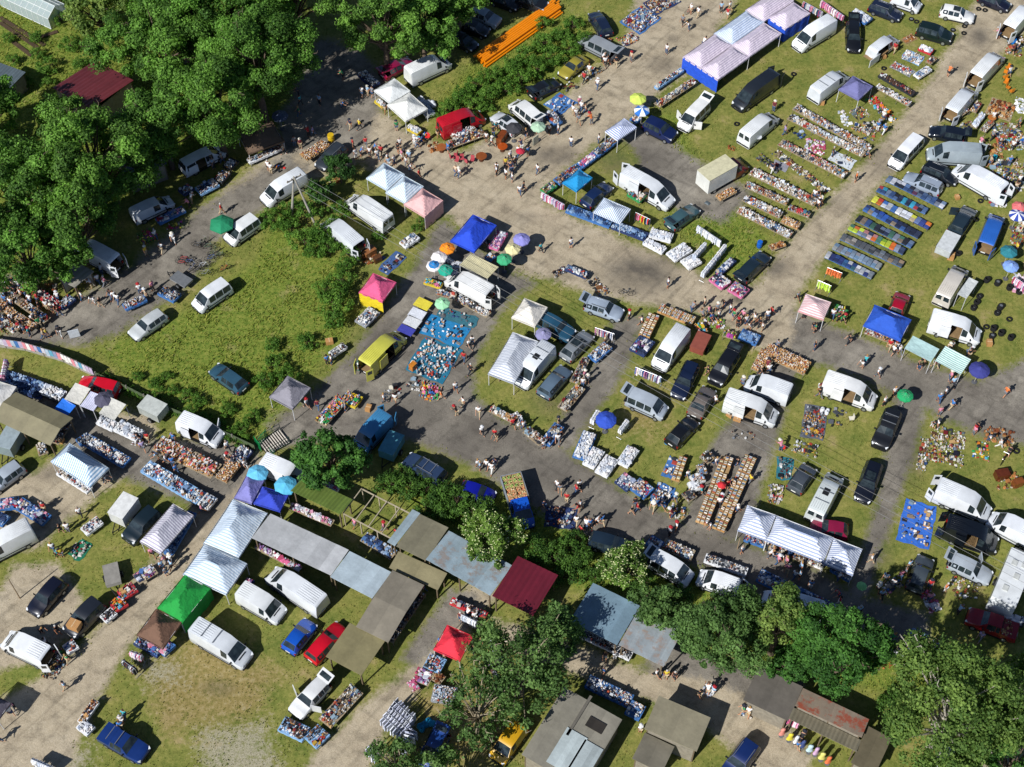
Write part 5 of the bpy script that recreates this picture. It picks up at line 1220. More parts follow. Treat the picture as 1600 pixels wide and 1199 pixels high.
# ------------------------------------------------------------------ pipes, pole and wires, fence, footbridge
a, b = P(750,94,.4), P(869,10,.4); d = b - a; L = d.length; yaw = math.atan2(d.y, d.x); c = (a + b) / 2; pc = 0
for lay, cnt in ((0, 9), (1, 8), (2, 6)):
    for i in range(cnt):
        v = (i - (cnt - 1) / 2) * .30; PB = MB(); n = 10; r, r2 = .145, .115; off = rnd.uniform(-.35, .35) + (0 if i < 6 else .9)
        PB.tube((-L / 2 + off, 0, 0), (L / 2 + off, 0, 0), r, n, cap=False); PB.tube((L / 2 + off, 0, 0), (-L / 2 + off, 0, 0), r2, n, cap=False)
        for e in (-L / 2 + off, L / 2 + off):
            vs = [(e, q * math.cos(2 * PI * k / n), q * math.sin(2 * PI * k / n)) for q in (r, r2) for k in range(n)]; PB.add(vs, [(k, (k + 1) % n, n + (k + 1) % n, n + k) for k in range(n)])
        p = c + Vector((-math.sin(yaw), math.cos(yaw), 0)) * v
        o = PB.build('plastic_pipe', plain('#e8870c', .4, .08), None, 40, (p.x, p.y, .16 + lay * .27), yaw); tag(o, 'long orange plastic pipe in the stack beside the thicket', 'pipe', 'orange pipes in the stack')
landmark(c.x, c.y, 'orange pipe stack')
def pole():
    e1, e2 = P(456,338), P(493,352); ap = P(459,276,0); mid = (e1 + e2) / 2; H = 6.6; top = Vector((mid.x - .3, mid.y + .2, H)); root = thing('utility_pole', (mid.x, mid.y, 0)); m = plain('#a39d90', .8, .2); o_ = root.location
    for e in (e1, e2): MB().tube(Vector(e) - o_, top - o_ + Vector((0, 0, .2)), .15, 8, .10).build('pole_leg', m, root)
    MB().box((top.x - o_.x, top.y - o_.y, H - .1), (1.9, .12, .12), .7).build('crossarm', m, root)
    for k in (-.85, -.3, .3, .85): MB().lathe((top.x - o_.x + k * math.cos(.7), top.y - o_.y + k * math.sin(.7), H - .04), [(.04, 0), (.06, .08), (.03, .2)], 7).build('insulator', plain('#5a3a2a', .3), root)
    tag(root, 'two legged wooden utility pole in the hedge', 'utility pole'); landmark(mid.x, mid.y, 'two legged wooden utility pole in the hedge')
    far = P(1900,1070,7); 
    for k in (-.85, 0, .85):
        W_ = MB(); pts = []
        for i in range(31):
            t = i / 30; p = top.lerp(Vector(far), t) + Vector((k * math.cos(.7), k * math.sin(.7), -4 * .9 * t * (1 - t))); pts.append(p)
        for p, q in zip(pts, pts[1:]): W_.tube(p, q, .014, 4, cap=False)
        o = W_.build('power_line', plain('#8f8f8c', .4)); tag(o, '%s overhead wire running down right from the utility pole' % {-.85: 'left', 0: 'middle', .85: 'right'}[k], 'wire', 'overhead wires')
pole()
def fence(pts, label, h=1.5, colr='#9a958a'):
    q = [P(pts[i], pts[i + 1]) for i in range(0, len(pts), 2)]; root = thing('panel_fence', q[0]); o_ = Vector(q[0]); k = 0
    for p, e in zip(q, q[1:]):
        d = e - p; n = max(1, int(d.length / 2)); yw = math.atan2(d.y, d.x)
        for i in range(n):
            A_, B_ = p.lerp(e, i / n) - o_, p.lerp(e, (i + 1) / n) - o_; m_ = (A_ + B_) / 2
            MB().box((m_.x, m_.y, h / 2), ((B_ - A_).length - .1, .05, h), yw).build('fence_panel', plain(colr, .85, .25), root)
            MB().box((A_.x, A_.y, h / 2 + .05), (.12, .12, h + .1), yw).build('post', plain('#7c776c', .85), root)
    tag(root, label, 'fence'); landmark(q[1].x, q[1].y, label); return q
fq = fence([-20,540,40,548,100,566,150,590],'long grey panel fence beside the meadow',1.5)
fence([152,591,200,612,255,640,330,672,400,705],'low overgrown green fence behind the vans',1.0,'#4f5c40')
k = 0
for p, e in zip(fq[:3], fq[1:4]):
    d = e - p; n = int(d.length / .42); yw = math.atan2(d.y, d.x); nn = Vector((d.y, -d.x, 0)).normalized()
    for i in range(n):
        if k > 32: break
        x = p.lerp(e, (i + .5) / n) + nn * .06; h = rnd.uniform(.8, 1.1); cc = rnd.choice(['#c9c4cc', '#8a92b0', '#d98a92', '#3f6fa8', '#e6e2dc', '#a9b9c9', '#5fa0b8', '#b9a9c0'])
        G_ = MB(); G_.add([(-.2, -.02, 1.52), (.2, -.02, 1.52), (.22, .02, 1.52 - h), (-.22, .02, 1.52 - h), (-.2, -.06, 1.52), (.2, -.06, 1.52), (.22, -.05, 1.52 - h), (-.22, -.05, 1.52 - h)], [(0, 1, 2, 3), (7, 6, 5, 4), (0, 4, 5, 1), (1, 5, 6, 2), (2, 6, 7, 3), (3, 7, 4, 0)])
        o = G_.build('hanging_garment', cloth(cc), None, None, (x.x, x.y, .05), yw); tag(o, '%s garment hanging on the grey panel fence' % hue(cc), 'clothes', '%s garments hanging on the fence' % hue(cc)); k += 1
def footbridge():
    a, b = P(411,703), P(446,683); d = b - a; yaw = math.atan2(d.y, d.x); c = (a + b) / 2; L = d.length; root = thing('footbridge', (c.x, c.y, 0), yaw); W_ = 1.9; n = 10
    S = MB()
    for i in range(n): S.box((-L / 2 + L * (i + .5) / n, 0, .22), (L / n * .45, W_, .05))
    S.build('deck', plain('#d0c6b8', .7), root)
    MB().box((0, 0, .04), (L, W_ * .9, .03)).build('under_deck_slab', plain('#1c1d1e', .9), root)  # solid near-black slab below the slats, seen through the deck gaps
    for s in (-1, 1):
        R_ = MB(); R_.box((0, s * W_ / 2, .15), (L, .08, .16)); 
        for i in range(4): x = -L / 2 + L * i / 3; R_.tube((x, s * W_ / 2, .1), (x, s * W_ / 2, 1.2), .03)
        for z in (.7, 1.2): R_.tube((-L / 2, s * W_ / 2, z), (L / 2, s * W_ / 2, z), .03)
        R_.build('railing', plain('#2f4038', .5), root)
    tag(root, 'slatted metal footbridge over the ditch', 'footbridge'); landmark(c.x, c.y, 'slatted metal footbridge over the ditch')
    for (x, y), lb in (((404, 700), 'bright green metal gate panel by the footbridge'), ((412, 690), 'leaning green metal gate wing by footbridge')):
        p = P(x, y); g = thing('metal_gate', (p.x, p.y, 0), yaw + (PI / 2 if y == 700 else .4)); m = plain('#158a4a', .4)
        F_ = MB(); F_.box((0, 0, .15), (1.2, .05, .06)); F_.box((0, 0, 1.3), (1.2, .05, .06)); F_.box((-.58, 0, .7), (.05, .05, 1.4)); F_.box((.58, 0, .7), (.05, .05, 1.4)); F_.build('frame', m, g)
        B_ = MB(); [B_.box((-.5 + .1 * i, 0, .72), (.025, .03, 1.1)) for i in range(11)]; B_.build('bars', m, g); tag(g, lb, 'gate')
    q0, q1 = P(424,712), P(472,738); d = q1 - q0; g = thing('mesh_fence', q0, math.atan2(d.y, d.x)); m = plain('#2f6a50', .5)
    for i in range(5): MB().tube((d.length * i / 4, 0, 0), (d.length * i / 4, 0, 1.4), .03).build('post', m, g)
    F_ = MB(); [F_.tube((0, 0, .15 + .2 * i), (d.length, 0, .15 + .2 * i), .012, 4) for i in range(7)]; F_.build('wires', m, g); tag(g, 'green wire fence behind the parked white van', 'fence')
footbridge()
# ------------------------------------------------------------------ vehicles, tents and parasols of the market
W = '#dcdedd'
VEH = [
 ('mpv',W,349,236,283,263,'pale minibus parked in deep tree shade','sd'),
 ('hatch','#8a1440',643,94,597,116,'crimson hatchback with raised tailgate','tg'),
 ('lwb',W,701,96,637,118,'white panel van below the pipe stack',''),
 ('lwb','#ae1626',755,181,687,200,'red high roof van with furniture stall','sd'),
 ('estate','#30363e',499,263,535,226,'dark estate car beside carton table','rails'),
 ('van',W,412,316,474,272,'white van behind the utility pole',''),
 ('suv','#8d979c',780,38,735,17,'silver off-road car in top tree shade',''),
 ('hatch','#15171a',748,48,720,36,'black hatchback below silver off-road car',''),
 ('hatch','#1c2226',728,68,706,52,'black hatchback at the pipe ends',''),
 ('estate','#14161a',792,5,764,-9,'black estate car above the pipes',''),
 ('suv','#1a1c20',832,6,806,-8,'dark car cut off by top edge',''),
 ('mpv',W,801,162,840,188,'white people carrier with raised tailgate','tg'),
 ('estate','#c9ccd0',774,182,806,202,'white car half under black parasol','sun'),
 ('hatch','#16181c',872,128,830,147,'black hatchback by blue crockery sheet','tg'),
 ('saloon','#8f8430',878,120,914,90,'gold saloon beside the thicket',''),
 ('mpv','#8d9296',908,63,962,84,'silver people carrier with open tailgate','tg'),
 ('estate','#182238',927,20,949,52,'navy estate car at the top sheets',''),
 ('suv','#13204a',1053,216,1010,190,'navy off-road car on the verge',''),
 ('mpv',W,1066,202,1102,160,'white van with open doors and tailgate','tg fd fd2'),
 ('lwb','#20252c',1147,170,1214,116,'long black panel van with open rear','rd'),
 ('lwb',W,1244,74,1300,34,'white panel van beside blue tent wall',''),
 ('estate','#14161a',1334,82,1333,32,'black estate car facing down','tg'),
 ('kombi',W,1400,60,1360,86,'small white van with open side','sd'),
 ('estate','#1a2236',1408,28,1360,6,'navy estate car at the top right','rails'),
 ('kombi',W,1437,14,1396,-6,'white van cut off by top edge',''),
 ('estate',W,1522,30,1470,14,'white estate car with dark sunroof','sun'),
 ('suv','#12211f',1487,62,1434,42,'dark green off-road car',''),
 ('lwb',W,1618,4,1566,58,'white van with open rear at top right','rd'),
 ('estate','#15182a',1553,4,1528,-10,'dark saloon at the track end',''),
 ('van',W,1324,114,1268,150,'plain white van beside grey tent',''),
 ('van',W,1212,180,1160,218,'plain white van by satellite dish',''),
 ('lwb',W,1052,322,972,270,'white van with goods in open side','sd rd'),
 ('hatch','#14264a',952,290,914,318,'navy hatchback behind turquoise tent',''),
 ('hatch','#3d5a60',1088,325,1046,352,'teal hatchback with open boot','tg'),
 ('estate','#1c2a34',1197,398,1157,434,'dark estate car by pink tables','tg'),
 ('mpv',W,1395,262,1436,214,'white minibus on the dirt track',''),
 ('van',W,1526,134,1478,186,'white van with open rear by chairs','rd'),
 ('lwb',W,1566,82,1518,130,'long white van by orange chairs','rd'),
 ('estate','#131a26',1452,205,1508,212,'black estate car with open boot','tg'),
 ('lwb','#98a3a8',1448,242,1532,240,'silver grey high roof van','rd'),
 ('lwb',W,1490,264,1568,300,'big white van at the right','rd'),
 ('estate','#121820',1496,284,1443,258,'black estate car with roof rails','rails'),
 ('estate','#8f9aa8',1413,276,1472,296,'silver estate car by clothes rows','rails'),
 ('kombi',W,270,314,206,338,'white van behind the flower stall',''),
 ('mpv',W,358,378,399,342,'white minibus beside green parasol',''),
 ('mpv',W,306,483,356,442,'white minibus on the meadow edge',''),
 ('estate','#b4b8b8',206,527,256,488,'silver estate car on the meadow edge',''),
 ('hatch','#2f5062',333,575,381,606,'teal hatchback alone in the meadow',''),
 ('lwb',W,120,384,182,412,'white van with open rear under oak','rd'),
 ('estate','#c40d24',124,598,186,608,'bright red estate car by the fence',''),
 ('van',W,507,345,562,386,'white van with open rear in hedge','rd'),
 ('lwb',W,545,311,607,348,'clean white van behind striped tents',''),
 ('lwb','#c2bf4e',627,524,570,574,'lime yellow van with open rear','rd sd'),
 ('lwb',W,700,434,766,462,'white sales van under beige awning','rd'),
 ('estate','#98a4b2',972,494,916,471,'silver blue estate car by bicycle','tg rails'),
 ('suv','#264e66',891,526,848,498,'teal off-road car beside white tent',''),
 ('hatch','#7b8185',921,522,882,558,'grey hatchback with hoops on roof','sun'),
 ('lwb',W,812,602,858,542,'white van beside striped tent wall','hatchroof'),
 ('estate','#5a6c7c',886,576,848,616,'blue grey estate car by table horseshoe',''),
 ('lwb',W,1030,572,1066,518,'white van inside the book stall',''),
 ('estate','#121d36',1058,622,1084,566,'navy estate car behind red trailer',''),
 ('suv','#14161c',1116,600,1146,550,'black estate car by black crates','tg'),
 ('saloon','#6a625c',1108,610,1086,646,'bronze grey saloon',''),
 ('hatch','#14161a',1085,656,1048,692,'black hatchback with blue crate behind',''),
 ('mpv','#a9b2bb',1040,648,982,616,'silver people carrier near blue parasol','tg'),
 ('lwb',W,1214,656,1134,622,'white van with red flag inside','sd'),
 ('van',W,1168,598,1232,614,'white van tucked behind another van',''),
 ('lwb',W,1368,630,1288,594,'white van with open side by tools','sd'),
 ('suv','#1a1c20',1373,700,1397,642,'black off-road car with white screen cover','bars'),
 ('estate','#101420',1346,784,1368,722,'black estate car facing down right lane','sun'),
 ('hatch','#454b52',1266,730,1241,764,'grey hatchback with junk on boot',''),
 ('van','#c9cfcd',1306,744,1273,806,'old white camper van with roof hatch','win hatchroof'),
 ('hatch','#80173a',1266,824,1326,830,'crimson hatchback behind striped tents',''),
 ('lwb',W,1546,806,1464,762,'white van above blue sheet','rd'),
 ('lwb','#10151d',1558,854,1478,820,'long black van beside blue sheet','sd rd'),
 ('van',W,1552,814,1612,838,'white van cut off by right edge',''),
 ('estate','#454d53',1446,874,1430,918,'dark grey estate car at tree shade',''),
 ('estate','#a6aeb6',1545,904,1488,874,'silver estate car with every door open','tg fd'),
 ('pickup','#8a1220',1510,962,1590,990,'red pickup loaded with logs',''),
 ('suv','#22303a',1516,328,1492,362,'dark off-road car towing silver trailer','fd'),
 ('van','#2a5fb0',1558,338,1539,386,'blue van with open rear','rd'),
 ('van','#c9c2b6',1502,420,1472,468,'beige camper with red trim',''),
 ('hatch','#a00f2a',1411,460,1398,492,'crimson hatchback behind blue tent',''),
 ('lwb',W,1532,528,1454,498,'white van with sacks in open side','sd'),
 ('van',W,345,688,282,656,'white van beside long red boxes','sd fd'),
 ('estate','#9aa3ac',-12,762,26,730,'silver car cut off by left edge',''),
 ('lwb',W,-16,866,38,830,'white van cut off by left edge',''),
 ('suv','#14222a',204,842,240,800,'black off-road car beside striped tent',''),
 ('estate','#111424',52,958,94,906,'navy estate car on the bare ground',''),
 ('suv','#20242c',108,992,156,938,'dark off-road car with carton on bonnet',''),
 ('van',W,8,998,74,1026,'white van with open rear doors','rd'),
 ('pickup','#16326e',228,1182,160,1142,'navy pickup at the bottom left','bars'),
 ('lwb',W,388,1034,304,980,'white van beside the brown tent',''),
 ('van',W,441,964,376,922,'white van below the grey roof',''),
 ('lwb',W,422,896,504,946,'white panel van along grey roof',''),
 ('hatch','#1450b0',487,972,449,1016,'bright blue hatchback',''),
 ('estate','#c40d24',536,978,484,1030,'bright red estate car under olive roof',''),
 ('estate','#d2d3d2',463,1114,505,1066,'white estate car with doors wide open','tg fd fd2'),
 ('van',W,470,752,417,724,'white van between pale blue parasols',''),
 ('van','#4386b2',562,700,600,652,'blue van beside round tree','rd'),
 ('suv','#2a3a55',634,718,692,748,'navy blue car with roof bars','rails bars'),
 ('hatch','#10188a',772,780,720,760,'royal blue hatchback',''),
 ('estate','#1c2a38',956,852,916,838,'dark car under the elder',''),
 ('mpv',W,1074,906,1024,872,'white minibus in dark shade','tg'),
 ('kombi',W,1090,902,1154,920,'white van half under leaves','rd'),
 ('lwb',W,1190,936,1285,958,'white van hidden behind grey tree',''),
 ('kombi','#c99a1e',776,1188,812,1134,'yellow van at the bottom',''),
 ('hatch','#1c3f80',664,1196,690,1144,'blue hatchback with open boot','tg'),
 ('suv','#14285a',1140,1212,1172,1166,'navy off-road car at bottom edge','rails'),
 ('kombi',W,1462,1206,1494,1176,'white van at the bottom right',''),
]
WH = ['#e6e8ea', '#d8dbdd', '#e8eaeb', '#dcdedd', '#e0e3e6', '#d2d6d9', '#e4e4e1']
for i, (kind, c_, xf, yf, xr, yr, lb, fl) in enumerate(VEH): veh(kind, WH[i * 5 % 7] if c_ == W else c_, xf, yf, xr, yr, lb, fl + ((' win' if i % 3 == 0 else '') + (' bars' if i % 7 == 1 else '') if kind in ('van', 'lwb') and 'rd' not in fl else ''))
flatbed(818,812,798,741,'blue flatbed truck loaded with fruit crates')
box_truck(1163,256,1098,286,'cream box truck with red cab')
trailer(1094,538,(1108,512),2.3,1.5,1.35,'brick red box trailer','#8a4a3c','#8a4a3c')
trailer(1480,383,(1496,358),2.9,1.7,1.5,'silver box trailer behind off-road car','#b4b8b8','#c4c7c6')
trailer(195,797,(182,824),2.6,1.7,2.1,'white box trailer beside black car','#d0d0cc','#d8d8d4')
trailer(612,698,(598,728),2.6,1.6,1.7,'teal box trailer beside blue van','#4a8492','#4f8a98')
trailer(17,690,(8,716),2.6,1.7,2.0,'grey trailer below gabled shelter','#7f8d92','#93a0a4')
trailer(240,640,(216,632),2.5,1.7,1.7,'white grey trailer by the fence','#a5aaa4','#b9bdb6')
trailer(176,900,(180,920),2.2,1.4,1.0,'grey open trailer by red table','#a29e96','#8a867e')
trailer(284,439,(268,429),2.2,1.3,.75,'bare metal trailer by bicycles','#8a8d90','#6a6d70')
trailer(1580,908,(1604,845),6.6,2.3,2.6,'large white caravan in leaf shade','#d6d9d9',kind='caravan')
# roof loads and bonnet cartons are things of their own
def carton_at(x, y, z, label, big=1.0, closed=False):
    p = P(x, y, z)
    if closed:
        B = MB(); B.box((0, 0, .2 * big), (.6 * big, .45 * big, .4 * big), col=C('#b98a55')); B.box((0, 0, .4 * big + .003), (.08, .45 * big, .006), col=C('#d2b48a')); o = B.build('cardboard_box', goods_mat(), None, None, p, rnd.random() * 3)
    else: o = obj('cardboard_box', carton(rnd.randrange(8)), None, p, rnd.random() * 3); o.scale = (big, big, big)
    tag(o, label, 'box')
carton_at(118,980,1.1,'wide brown carton on the dark off-road bonnet',1.9,True)
carton_at(515,536,0,'brown carton beside the small dark goods table',1.3,True)
carton_at(576,640,0,'single brown carton behind the blue van',1.2,True)
carton_at(1284,162,0,'brown carton behind the plain white van',1.2,True)
carton_at(1485,403,0,'brown carton behind the silver trailer',1.5,True)
carton_at(1380,90,0,'brown carton beside the small white van',1.1,True)
carton_at(1140,650,0,'brown carton below the white van side door',1.1,True)
carton_at(1152,656,0,'larger brown carton below the white van side door',1.3,True)
carton_at(1545,538,0,'wooden toned carton right of the sack van',1.2,True)
carton_at(95,690,0,'brown carton at the gabled shelter corner',1.2,True)
carton_at(1495,310,0,'brown carton left of the lone tyre',1.0,True)
c0 = P(1560,978,1.1); h = heap(0,0,0,2.6,1.6,0,'furn',1.6,.2); o = h.build('firewood', goods_mat(), None, None, (c0.x, c0.y, 1.0), math.radians(-22)); tag(o, 'split logs heaped on the red pickup bed', 'firewood', None, 'stuff')
# ---- tents
BW = ('#dce4ea','#a3bccd',.2,'X'); PW = ('#dcd0d8','#b6a8bc',.2,'X'); BL = ('#d6dfea','#9fb2cf',.2,'X'); NB = ('#e4e7ec','#98a4c2',.24,'Y')
tent([616,122,640,142,609,163,586,141],'#d9dcda','white tent in leaf shadow',rise=.7)
tent([640,142,664,170,633,192,609,164],'#dcdcd6','plain white tent with yellow tables',rise=.9)
tent([378,207,425,190,441,216,384,247],'#6a5644','brown tent under the oaks',rise=.8)
tent([600,254,630,272,606,300,574,277],'',"blue striped tent nearest the dark shrubs",stripes=BW,rise=1.2)
tent([630,272,659,292,634,320,606,300],'','middle blue striped tent',stripes=BW,rise=1.2)
tent([659,292,689,314,664,341,634,319],'#d8a9a6','dusty pink tent by the road',rise=1.2,walls='1')
q = split([1068,89,1122,125,1220,53,1166,16],2,2)
for i, (p_, s_, nm) in enumerate(zip(q, (PW, BL, PW, PW), ('front left long striped tent', 'bluish long striped tent', 'front right long striped tent', 'rear right long striped tent'))):
    tent(p_,'',nm + ' of the blue walled block',stripes=s_,rise=1.0,style='hip',walls=('0' if i in (0, 2) else ''),wallc='#1d4fc4',peak=.0)
tent([1166,16,1194,34,1239,2,1212,-17],'','long striped tent cut by the top',stripes=PW,rise=1.0,style='hip')
tent([1203,28,1239,2,1264,21,1227,47],'','pinkish striped tent beside white van',stripes=PW,rise=1.0,style='hip',walls='23',wallc='#1d4fc4')
tent([975,184,994,199,965,220,947,205],'','small navy striped tent over long table',stripes=('#dfe3ea','#8290bf',.24,'Y'),rise=.5)
tent([904,264,925,278,901,300,880,285],'#1286bd','turquoise tent',rise=.8)
tent([944,309,985,327,970,349,926,331],'','blue striped tent over the jeans',stripes=('#e6ebf0','#8299b5',.2,'X'),rise=.6)
tent([1333,118,1364,136,1342,155,1310,140],'#6b6b98','slate lilac tent on the grass',rise=1.0)
tent([739,336,776,352,741,394,703,376],'#1c46c4','big royal blue tent',rise=1.2,style='hip')
tent([584,426,617,442,599,472,560,457],'#d4557f','pink tent with yellow wall',rise=1.1,walls='2',wallc='#d8bf1c')
tent([819,464,855,482,836,510,800,497],'#d8d2c6','ivory tent',rise=1.0)
tent([802,519,839,534,805,600,762,583],'','long black striped tent beside white van',stripes=('#dadde1','#aab0bc',.24,'Y'),rise=1.0,style='hip')
tent([449,587,484,606,457,641,422,619],'#85828a','grey tent by the footbridge',rise=1.0,walls='')
tent([1259,460,1299,472,1287,500,1247,485],'','red striped tent at the junction',stripes=('#e6d4d2','#d6a2a2',.24,'Y'),rise=.6)
tent([1366,477,1424,499,1407,534,1350,507],'#2352b4','wide blue tent',rise=1.1,style='hip')
tent([109,691,166,731,141,765,82,719],'','wide blue striped tent at left',stripes=('#e0e8ee','#86a8c4',.24,'X'),rise=1.1,style='hip')
tent([270,787,302,806,251,865,219,846],'','brown striped tent beside black car',stripes=('#dcdae0','#a8a2b2',.24,'Y'),rise=1.1,style='hip')
tent([365,780,418,803,373,870,316,850],'','upper large blue striped tent',stripes=('#dae3ea','#a6bacd',.24,'Y'),rise=1.3,style='hip')
tent([320,852,382,878,355,935,287,893],'','lower large blue striped tent',stripes=('#dae3ea','#a6bacd',.24,'Y'),rise=1.2,style='hip')
tent([387,740,414,749,393,786,365,779],'#7c7bb6','lilac tent',rise=.8)
tent([410,760,450,773,438,800,396,786],'#2a3fae','deep blue tent beside lilac tent',rise=.9)
tent([290,899,330,919,285,973,244,950],'#149238','vivid green tent',rise=1.0,style='hip',walls='1')
tent([244,951,284,973,254,1013,213,993],'#6c4f3d','brown tent at the path',rise=1.1)
tent([-20,1080,18,1099,-5,1125,-40,1108],'#5a5560','dark grey tent cut by left edge',rise=.9)
tent([699,977,741,995,718,1031,676,1016],'#d62a3c','bright red tent',rise=1.0)
tent([1168,790,1213,805,1198,844,1152,828],'','left end tent of the striped row',stripes=NB,rise=1.2)
tent([1213,805,1302,841,1288,880,1198,844],'','long middle tent of the striped row',stripes=NB,rise=1.2,style='hip')
tent([1302,841,1347,858,1333,900,1288,880],'','right end tent of the striped row',stripes=NB,rise=1.2)
tent([-22,588,24,606,2,640,-44,624],'#d5d3ce','white tent cut by left edge',rise=.6)
awning([736,395,779,416,762,437,717,416],2.3,2.6,'','beige striped awning of sales van',stripes=('#dcd3ac','#c4b98c',.2,'X'))
awning([1426,525,1467,547,1455,565,1414,544],2.3,2.1,'#a3c0bd','mint awning in front of sack van')
awning([1477,542,1516,562,1502,586,1462,562],2.3,2.1,'','mint striped awning',stripes=('#dfe9e5','#8cc0b2',.24,'Y'))
awning([119,599,140,608,125,634,100,622],2.4,2.2,'#c9c6bc','white cloth awning beside red car')
awning([99,624,120,635,105,648,83,638],2.2,2.0,'#1868cc','bright blue awning')
awning([141,610,161,621,146,643,126,634],2.2,2.1,'','pale lilac striped awning',stripes=('#d6d6e4','#b4b4d0',.2,'X'))
awning([175,622,196,633,180,656,152,645],2.3,2.1,'#c6c4ba','white cloth awning over white table')
awning([1514,432,1528,440,1510,468,1497,460],2.0,2.1,'#c4c7c4','grey side flap of beige camper')
# ---- parasols
for x, y, r, cs, lb, kw in [
 (997,153,1.25,['#c3d35c'],'lime parasol',{}),(1003,172,1.15,['#e6e9ee','#2c6fc0'],'blue and white parasol at long table',{}),(841,197,1.1,['#a5c2a4'],'pale green patterned parasol',{}),(803,199,1.2,['#37373b'],'black parasol',{'sides':7}),
 (346,349,1.75,['#178057'],'dark green parasol',{'sides':6}),(699,387,1.05,['#f08a10'],'orange parasol',{}),(686,401,1.1,['#e9e3df'],'white parasol',{}),(678,414,1.05,['#1877b8','#e4dcd8'],'white parasol with blue centre',{'ring':1}),(696,421,1.0,['#159a7e'],'sea green parasol',{}),
 (815,373,1.15,['#8785c4'],'lilac parasol',{'sides':10}),(801,388,1.05,['#d9cf9a'],'beige parasol',{}),(788,404,1.05,['#37a06c'],'green patterned parasol',{}),(691,473,1.0,['#9ad6a4'],'mint parasol',{}),
 (849,521,1.05,['#8482a6'],'dusty lilac parasol',{'sides':10}),(947,655,1.3,['#2a4bb0'],'royal blue parasol',{'sides':10}),(1415,617,1.0,['#1a985a'],'emerald parasol',{'sides':10}),(1531,577,1.3,['#363a80'],'navy parasol',{'sides':12}),
 (1593,322,1.0,['#d86a6a'],'salmon red parasol',{}),(1590,335,1.1,['#e9ebf0','#2c459c'],'navy and white parasol',{'sides':12}),(1577,392,1.15,['#24747f'],'teal parasol',{}),(1580,415,1.05,['#7b9cd8'],'pale blue parasol at right edge',{'sides':10}),
 (402,739,1.3,['#62b4d6'],'pale blue parasol beside lilac tent',{}),(446,758,1.4,['#55aed0'],'pale blue parasol by mossy roof',{}),(437,180,1.2,['#3f4a60'],'dark blue parasol under oaks',{}),(162,623,1.25,['#4c4a5c'],'dark grey parasol between awnings',{})]:
    parasol(x, y, r, cs, lb, **kw)
